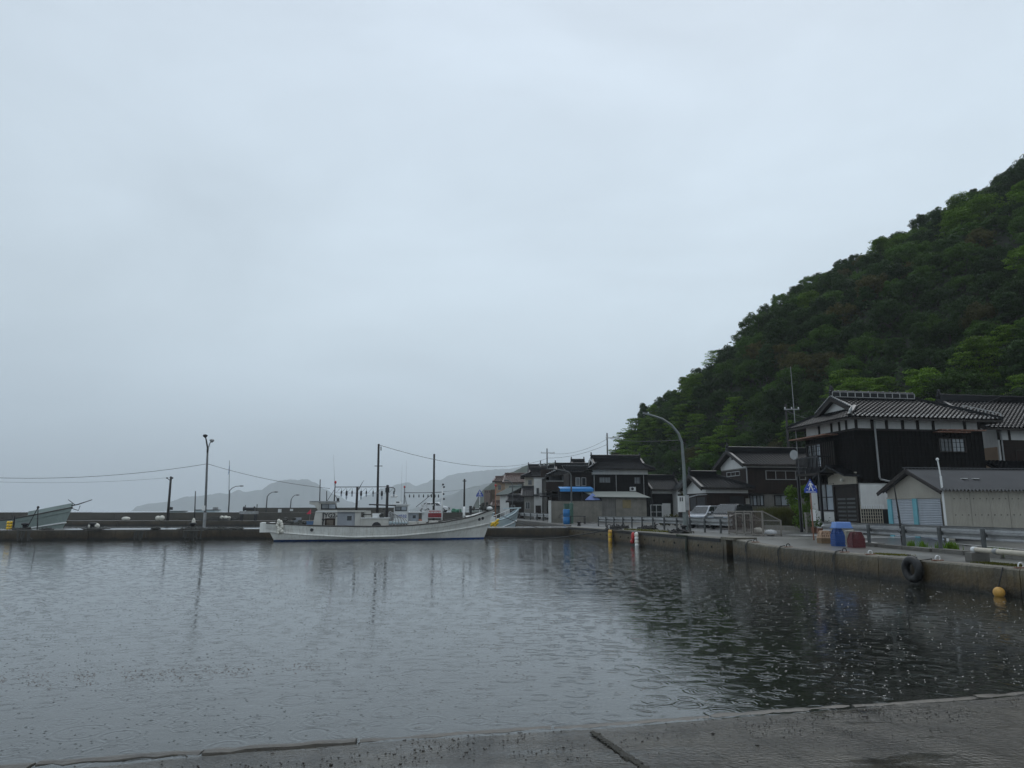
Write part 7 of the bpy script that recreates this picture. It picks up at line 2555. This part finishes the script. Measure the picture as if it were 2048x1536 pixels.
b = MB(); b.ball((-.1, .55, .55), .17, 10, 7, (.8, 1, 1.6)); b.ball((-.12, .75, .25), .14, 8, 6); b.build('red_float', m_redp, ws, smooth=True)
# slack rope across the corner
b = MB()
a, c = wall_pt(1222, 1061) + Vector((-.05, 0, .08)), Vector(pier_pt(7.6, -.1, .05))
pts = []
for i in range(25):
    s = i / 24
    q = a.lerp(c, s); q.z = max(.02, a.z + (c.z - a.z) * s - 4 * .42 * s * (1 - s))
    pts.append(q)
b.tube(pts, .035, 5)
tag(b.build('slack_rope', m_black), 'long slack black rope dipping to the water across the corner of the quay', 'rope')
# bollards and rope heaps on the far quay apron
def bollard(label, px, py, z, group=None, s=1.0):
    p = gp(px, py, z)
    t_ = thing('bollard', label, 'bollard', (p.x, p.y, zq(p.y) if p.x > -3 else ZP + .006), 0, group)
    b = MB(); b.lathe([(.16 * s, 0), (.13 * s, .08), (.12 * s, .26 * s), (.2 * s, .30 * s), (.21 * s, .36 * s), (.12 * s, .4 * s)], (0, 0, 0), 12); b.build('bollard_body', m_dark, t_, smooth=True)
    b = MB(); b.lathe([(.2 * s, -.01), (.2 * s, .025)], (0, 0, 0), 12); b.build('base_plate', m_dark, t_)
def rope_heap(label, p, r, n, m, seed, hgt=.15):
    rnd = random.Random(seed)
    b = MB()
    for k in range(n):
        a0 = rnd.random() * 6.28; rr = r * rnd.uniform(.4, 1)
        cx_, cy_ = rnd.gauss(0, r * .25), rnd.gauss(0, r * .2)
        pts = [(cx_ + rr * math.cos(a0 + j * .5), cy_ + rr * .8 * math.sin(a0 + j * .5), .02 + abs(rnd.gauss(0, hgt)) * (1 - rr / r * .6)) for j in range(rnd.randint(6, 12))]
        b.tube(pts, .028, 4)
    o = b.build('rope_heap', m, stuff=True); o.location = p
    return tag(o, label, 'rope')
for px, py, lb in ((1158, 1051.5, 'black mooring bollard by the corner of the quay'), (1368, 1066, 'black mooring bollard at the foot of the curved street lamp')):
    bollard(lb, px, py, .8)
for i, (px, py, lb) in enumerate(((1242, 1057, 'dark heap of rope on the quay above the ochre floats'), (1296, 1059, 'large dark heap of rope and netting at the guardrail'), (1360, 1067, 'dark tangle of rope beside the lamp post bollard'), (1230, 1060, 'small tangle of rope where the slack rope starts'))):
    p = gp(px, py, .86); rope_heap(lb, (p.x, p.y, zq(p.y)), .5 if i != 1 else .65, 16, m_black, 40 + i, .2)
p = gp(1352, 1071, .85)
b = MB(); b.tube([(p.x, p.y, zq(p.y)), (edge(p.y) - .05, p.y, zq(p.y) - .05), (edge(p.y) - .1, p.y + .05, .02)], .07, 6)
tag(b.build('hanging_rope', mat('weedy_rope', (.03, .04, .025), .8, .4)), 'thick weedy rope hanging down the quay wall below the lamp post', 'rope')
# thin stake and post by the guardrail
p = gp(1310, 1056, .86); b = MB(); b.tube([(p.x, p.y, zq(p.y) - .05), (at(1302, 980, p.y))], [.03, .02], 5); tag(b.build('thin_stake', m_pole), 'thin upright stake at the guardrail in front of the porch house', 'stake')
p = gp(1380, 1062, .86); b = MB(); b.tube([(p.x, p.y, zq(p.y) - .05), (p.x, p.y, 2.9)], [.05, .045], 6); tag(b.build('timber_stake', m_rust), 'old timber stake leaning at the guardrail next to the street lamp', 'stake')
# white pipe on blocks
p0, p1 = gp(1946, 1099, 1.02), gp(2100, 1112, 1.02)
pp = thing('pipe', 'long white plastic pipe resting on concrete blocks behind the quay edge', 'pipe', (0, 0, 0))
b = MB(); b.tube([p0, p1], .07, 10); b.build('pipe_run', m_cream, pp, smooth=True)
d_ = (p1 - p0).normalized()
for s in (0.0, .9, 2.6):
    q = p0 + d_ * s
    b = MB(); b.tube([q, q + d_ * .14], .085, 10); b.build('pipe_collar', m_galv if s else m_white, pp, smooth=True)
b = MB(); b.tube([p0 + Vector((0, 0, -.04)), p0 + Vector((-.22, -.05, -.31))], .02, 6); b.build('drain_hose', m_galv, pp)
for s in (.15, 2.9):
    q = p0 + d_ * s
    b = MB(); b.box(q.x - .25, q.x + .25, q.y - .15, q.y + .15, zq(q.y), .945)
    tag(b.build('concrete_block', m_conc), 'concrete block carrying the %s of the white pipe' % ('capped end' if s < 1 else 'far length'), 'block')
# moss and weeds on the quay edge and road edge
m_moss = leafmat('moss', (0.10, 0.095, 0.02))
gm = []
for px in range(1735, 1795, 4): p = gp(px, 1108 + (px - 1735) * .06, .69); gm.append((p.x + .3, p.y, .69))
for px in range(1945, 2040, 4): p = gp(px, 1126 + (px - 1945) * .09, .69); gm.append((p.x + .3, p.y, .69))
grass('moss_patch', 'yellow green moss and short weeds along the quay edge', gm, 2600, .05, m_moss, .012, .12, 9)
gw_ = [(p_[0] + .2, p_[1] + d, .74) for p_ in posts[:1] for d in (0,)]
gw_ = []
for px, py in ((1846, 1095), (1900, 1098), (1908, 1098), (1880, 1097), (1985, 1112), (2000, 1114), (2012, 1115), (1822, 1093)):
    p = gp(px, py, .72); gw_.append((p.x, p.y, .70))
grass('roadside_weeds', 'small green weeds sprouting along the kerb of the guardrail', gw_, 700, .3, lm['bright'], .012, .09, 12)
fw = []
for px in range(1255, 1375, 5): p = gp(px, 1060 + (px - 1255) * .06, .86); fw.append((p.x, p.y))
grass('quay_weeds', 'thin dry weeds along the guardrail of the far quay', fw, 1500, .16, m_moss, .01, .2, 13)
# green and blue bins, bench frame at the corner
Yb = 70.0
p = at(1133, 1040, Yb)
bb = thing('blue_drum', 'pair of stacked blue plastic drums at the corner of the quay', 'drum', (p.x, Yb, zq(Yb)))
for k in range(2):
    b = MB(); b.lathe([(.28, 0 + k * .72), (.33, .06 + k * .72), (.33, .3 + k * .72), (.345, .34 + k * .72), (.33, .38 + k * .72), (.33, .62 + k * .72), (.3, .7 + k * .72)], (0, 0, 0), 14); b.build('drum', m_blue, bb, smooth=True)
p = at(1137, 1020, 73.5)
b = MB(); b.box(-.45, .45, -.4, .4, 0, 1.9)
gn = thing('green_locker', 'dull green metal locker standing behind the blue drums', 'locker', (p.x, 73.5, zq(73.5)))
b.build('locker_body', bpy.data.materials['dull_green_paint'], gn)
b = MB(); b.box(-.5, .5, -.45, .45, 1.9, 1.96); b.build('lid', bpy.data.materials['dull_green_paint'], gn)
b = MB(); b.box(.05, .1, -.43, -.401, .2, 1.7); b.build('handle_bar', m_dark, gn)
p = at(1155, 1040, 70.5)
be = thing('work_table', 'low dark steel table next to the blue drums', 'table', (p.x, 70.5, zq(70.5)), R(4))
b = MB(); b.box(-.75, .75, -.35, .35, .72, .78); b.build('table_top', m_dark, be)
for x in (-.7, .7):
    for y in (-.3, .3):
        b = MB(); b.box(x - .03, x + .03, y - .03, y + .03, 0, .72); b.build('leg', m_dark, be)
# boundary post and garden blocks near the sign
p = at(1617, 1050, 41.5); b = MB(); b.box(p.x - .16, p.x + .16, 41.3, 41.6, zq(41), zq(41) + 1.05); b.box(p.x - .18, p.x + .18, 41.27, 41.63, zq(41) + 1.051, zq(41) + 1.12)
tag(b.build('gate_post', m_block), 'short concrete gate post at the end of the garden edging', 'post')
for k, px in enumerate((1545, 1566, 1588)):
    p0 = at(px, 1055, 47.5 - k * 1.2); b = MB(); b.box(-.55, .55, -.12, .12, 0, .28)
    o = b.build('edging_block', m_block); o.location = (p0.x, p0.y, zq(p0.y)); o.rotation_euler = (0, 0, R(-55))
    tag(o, 'low concrete edging block in front of the rank grass, ' + ['next to the mesh cage', 'between the other two', 'next to the gate post'][k], 'block')
# low hedge row and planters in front of the porch house
for k, px in enumerate((1326, 1338, 1350)):
    p = at(px, 1035, 63.5); bush('dry_shrub', ['dry brownish shrub below the white sash windows', 'reddish dry shrub between the two other dry shrubs', 'dry shrub next to the porch posts'][k], (p.x, 63.5, zq(63)), .5, .9, 500, lm['olive'], seed=60 + k, size=.08)

# ================================================================== PIER CLUTTER
def pdeck(px, py): 
    p = gp(px, py, ZP); return (p.x, p.y, ZP + .006)
for px, py, lb in ((49, 1060, 'black mooring bollard with a tripod frame on the pier'), (184, 1059, 'black mooring bollard beside white floats on the pier'), (385, 1059, 'black mooring bollard with heaped ropes by the lamp post')):
    bollard(lb, px, py, ZP, None, 1.25)
for i, (px, py, r_, lb) in enumerate(((46, 1060, .7, 'tangled rope around the tripod frame bollard'), (190, 1059.5, .7, 'rope coils around the float bollard on the pier'), (383, 1060, .9, 'big heap of rope around the lamp post bollard'), (405, 1060, .8, 'rope spread at the foot of the double lamp post'), (430, 1060, .7, 'flat rope tangle on the pier beyond the lamp post'), (468, 1060, .6, 'low rope heap on the pier near the boat stern'), (94, 1060.5, .35, 'small dark rope heap on the pier near the boat bow'), (311, 1059, .3, 'small dark lump of rope midway on the pier'))):
    rope_heap(lb, pdeck(px, py), r_, 14, m_rope, 70 + i, .12)
for px, z0, lb in ((46, 0, 'dark weedy rope mass hanging down the pier face below the tripod'), (282, 0, 'dark rope and weed hanging on the pier face'), (380, 0, 'broad hank of ropes hanging down the pier face by the lamp post'), (402, 0, 'thin ropes hanging down the pier face near the lamp post')):
    p = gp(px, 1061.5, ZP)
    rnd = random.Random(px)
    b = MB()
    for k in range(14 if px != 402 else 6):
        dx = rnd.gauss(0, .22)
        q = Vector((p.x + dx, p.y + dx * .2 - .06, 0))
        b.tube([(q.x, q.y + .3, ZP + .03), (q.x, q.y - .01, ZP + .02), (q.x + rnd.gauss(0, .05), q.y - .03, .3), (q.x + rnd.gauss(0, .09), q.y - .04, rnd.uniform(.02, .3))], .03, 4)
    tag(b.build('hanging_rope', m_rope, stuff=True), lb, 'rope')
tri = thing('tripod_frame', 'dark steel tripod frame standing over a bollard on the pier', 'frame', pdeck(66, 1060))
b = MB()
top = Vector((.05, .2, 1.6))
for (x, y) in ((-.5, 0), (.0, .5), (.35, -.1)):
    b = MB(); b.tube([(x, y, 0), top], .03, 5); b.build('leg', m_dark, tri)
b = MB(); b.ball(top, .1, 6, 4); b.build('top_block', m_dark, tri)
p = pdeck(26, 1060)
st = thing('mooring_stake', 'short dark stake with yellow floats tied beside it on the pier', 'stake', p)
b = MB(); b.tube([(0, 0, 0), (0, 0, .95)], [.07, .06], 7); b.build('stake', m_dark, st)
for k in range(6):
    if k == 0: ft = thing('float_bunch', 'stack of yellow floats beside the mooring stake on the pier', 'floats', (p[0] - .3, p[1], p[2]))
    b = MB(); b.ball((0, 0, 0), .11, 8, 6); o = b.build('float', m_yel, ft, smooth=True); o.location = (.11 * (1 if k % 2 else -1), 0, .12 + .2 * (k // 2))
def foam_float(label, px, py, Y, r, sq, group):
    p = at(px, py, Y)
    zb = ZP + .006 if Y < 70 else .69
    b = MB(); b.ball((0, 0, 0), r, 10, 7, sq)
    o = b.build('foam_float', m_foam, None, smooth=True); o.location = (p.x, Y, zb + r * sq[2])
    return tag(o, label, 'float', group)
p_ = pdeck(184, 1059)
foam_float('white foam float resting against the bollard on the pier', 188, 1050, p_[1] + .7, .3, (1.5, .9, .8), None)
foam_float('lone long white float on the outer quay edge', 251, 1047, 101.6, .4, (1.6, .8, .7), None)
foam_float('white float next to its twin on the outer quay', 315, 1045, 101.6, .35, (1, .9, 1), 'twin white floats'); foam_float('round white float beside its twin on the outer quay', 323, 1044, 101.6, .37, (1.1, .9, 1), 'twin white floats')
foam_float('pale cone shaped float on top of the rope heap bollard', 387, 1046, pdeck(385, 1059)[1] + .5, .16, (.9, .9, 2.6), None)
for i, (px, py, rr) in enumerate(((452, 1030, .35), (458, 1035, .3), (443, 1042, .35))):
    foam_float(['small white float on top of the net pile on the outer quay', 'small white float low on the net pile of the outer quay', 'white float hanging by the net pile of the outer quay'][i], px, py, 103.0, rr, (1, 1, 1), None)
rope_heap('dark pile of netting on the outer quay', (at(430, 1040, 103).x, 103, .69), 2.2, 30, m_rope, 90, .35)
rope_heap('long low pile of netting on the outer quay beside the winch', (at(455, 1040, 104).x, 104, .69), 1.6, 30, m_rope, 91, .4)
wn_ = thing('net_winch', 'dark net winch frame standing on the outer quay', 'winch', (at(497, 1040, 104).x, 104, .69))
b = MB(); b.box(-1.2, 1.2, -.5, .5, .9, 1.3); b.build('winch_bed', m_galv, wn_)
for x in (-1.0, 1.0):
    b = MB(); b.box(x - .1, x + .1, -.4, .4, 0, .9); b.build('leg', m_dark, wn_)
b = MB(); b.lathe([(.35, -.8), (.35, -.7), (.2, -.69), (.2, .69), (.35, .7), (.35, .8)], (0, 0, 1.65), 12, 'x'); b.build('drum', m_dark, wn_)
b = MB(); b.tube([(1.1, 0, 1.3), (1.1, 0, 2.3)], .06, 5); b.tube([(-.4, 0, 1.3), (-.6, 0, 2.2)], .05, 5); b.build('levers', m_dark, wn_)
# blue-white boat roofs showing over the seawall, green net heap
for i, (xa, xb_, ya, Yq, lb) in enumerate(((342, 370, 1023, 122, 'low white boat roof just showing over the seawall'), (395, 437, 1020.5, 122, 'pale blue boat roof with a tank showing over the seawall'))):
    p0, p1 = at(xa, 1026, Yq), at(xb_, ya, Yq)
    t_ = thing('moored_boat', lb, 'boat', ((p0.x + p1.x) / 2, Yq, 0))
    w2 = (p1.x - p0.x) / 2
    make_hull(t_, w2 * 3, 2.6, lambda s: 1.0 + .4 * s, lambda s: .5, .2, .4, m_hull2, m_blueb, m_white, m_white)
    b = MB(); b.prism([(-w2, -1, .6), (w2, -1, .6), (w2 - .2, -1, p1.z), (-w2 + .1, -1, p1.z)], (0, 2, 0)); ro = b.build('deckhouse', m_hull2, t_)
    b = MB(); b.box(-w2 - .1, w2, -1.1, 1.1, p1.z, p1.z + .1); b.build('roof', m_dark, ro)
    if i:
        b = MB(); b.lathe([(.45, p1.z + .1), (.45, p1.z + .5)], (w2 * .7, 0, 0), 10); b.build('tank', m_galv, ro)
m_net = mat('green_net', (0.05, 0.20, 0.12), 0.8, 0.4, 3)
rnd = random.Random(8)
b = MB()
for k in range(60):
    p = at(rnd.uniform(905, 921), 1024 - abs(rnd.gauss(0, 2.0)), 110 + rnd.uniform(0, 1)); b.ball(p, rnd.uniform(.12, .25), 6, 4, (1.4, 1, .8))
tag(b.build('net_heap', m_net, stuff=True), 'heap of green fishing net on top of the seawall beside the white hatchback', 'net')
# railing and white table-like rack by the sign at the bend
p = at(935, 1025, 108)
rk = thing('drying_rack', 'low white rack with crates behind the bow of the long white boat', 'rack', (p.x, 108.5, 1.8))
b = MB(); b.box(-1.3, 2.2, -.4, .4, .55, .65); b.build('rack_top', m_white, rk)
for x in (-1.2, .4, 2.1):
    b = MB(); b.box(x - .05, x + .05, -.35, .35, 0, .55); b.build('leg', m_galv, rk)
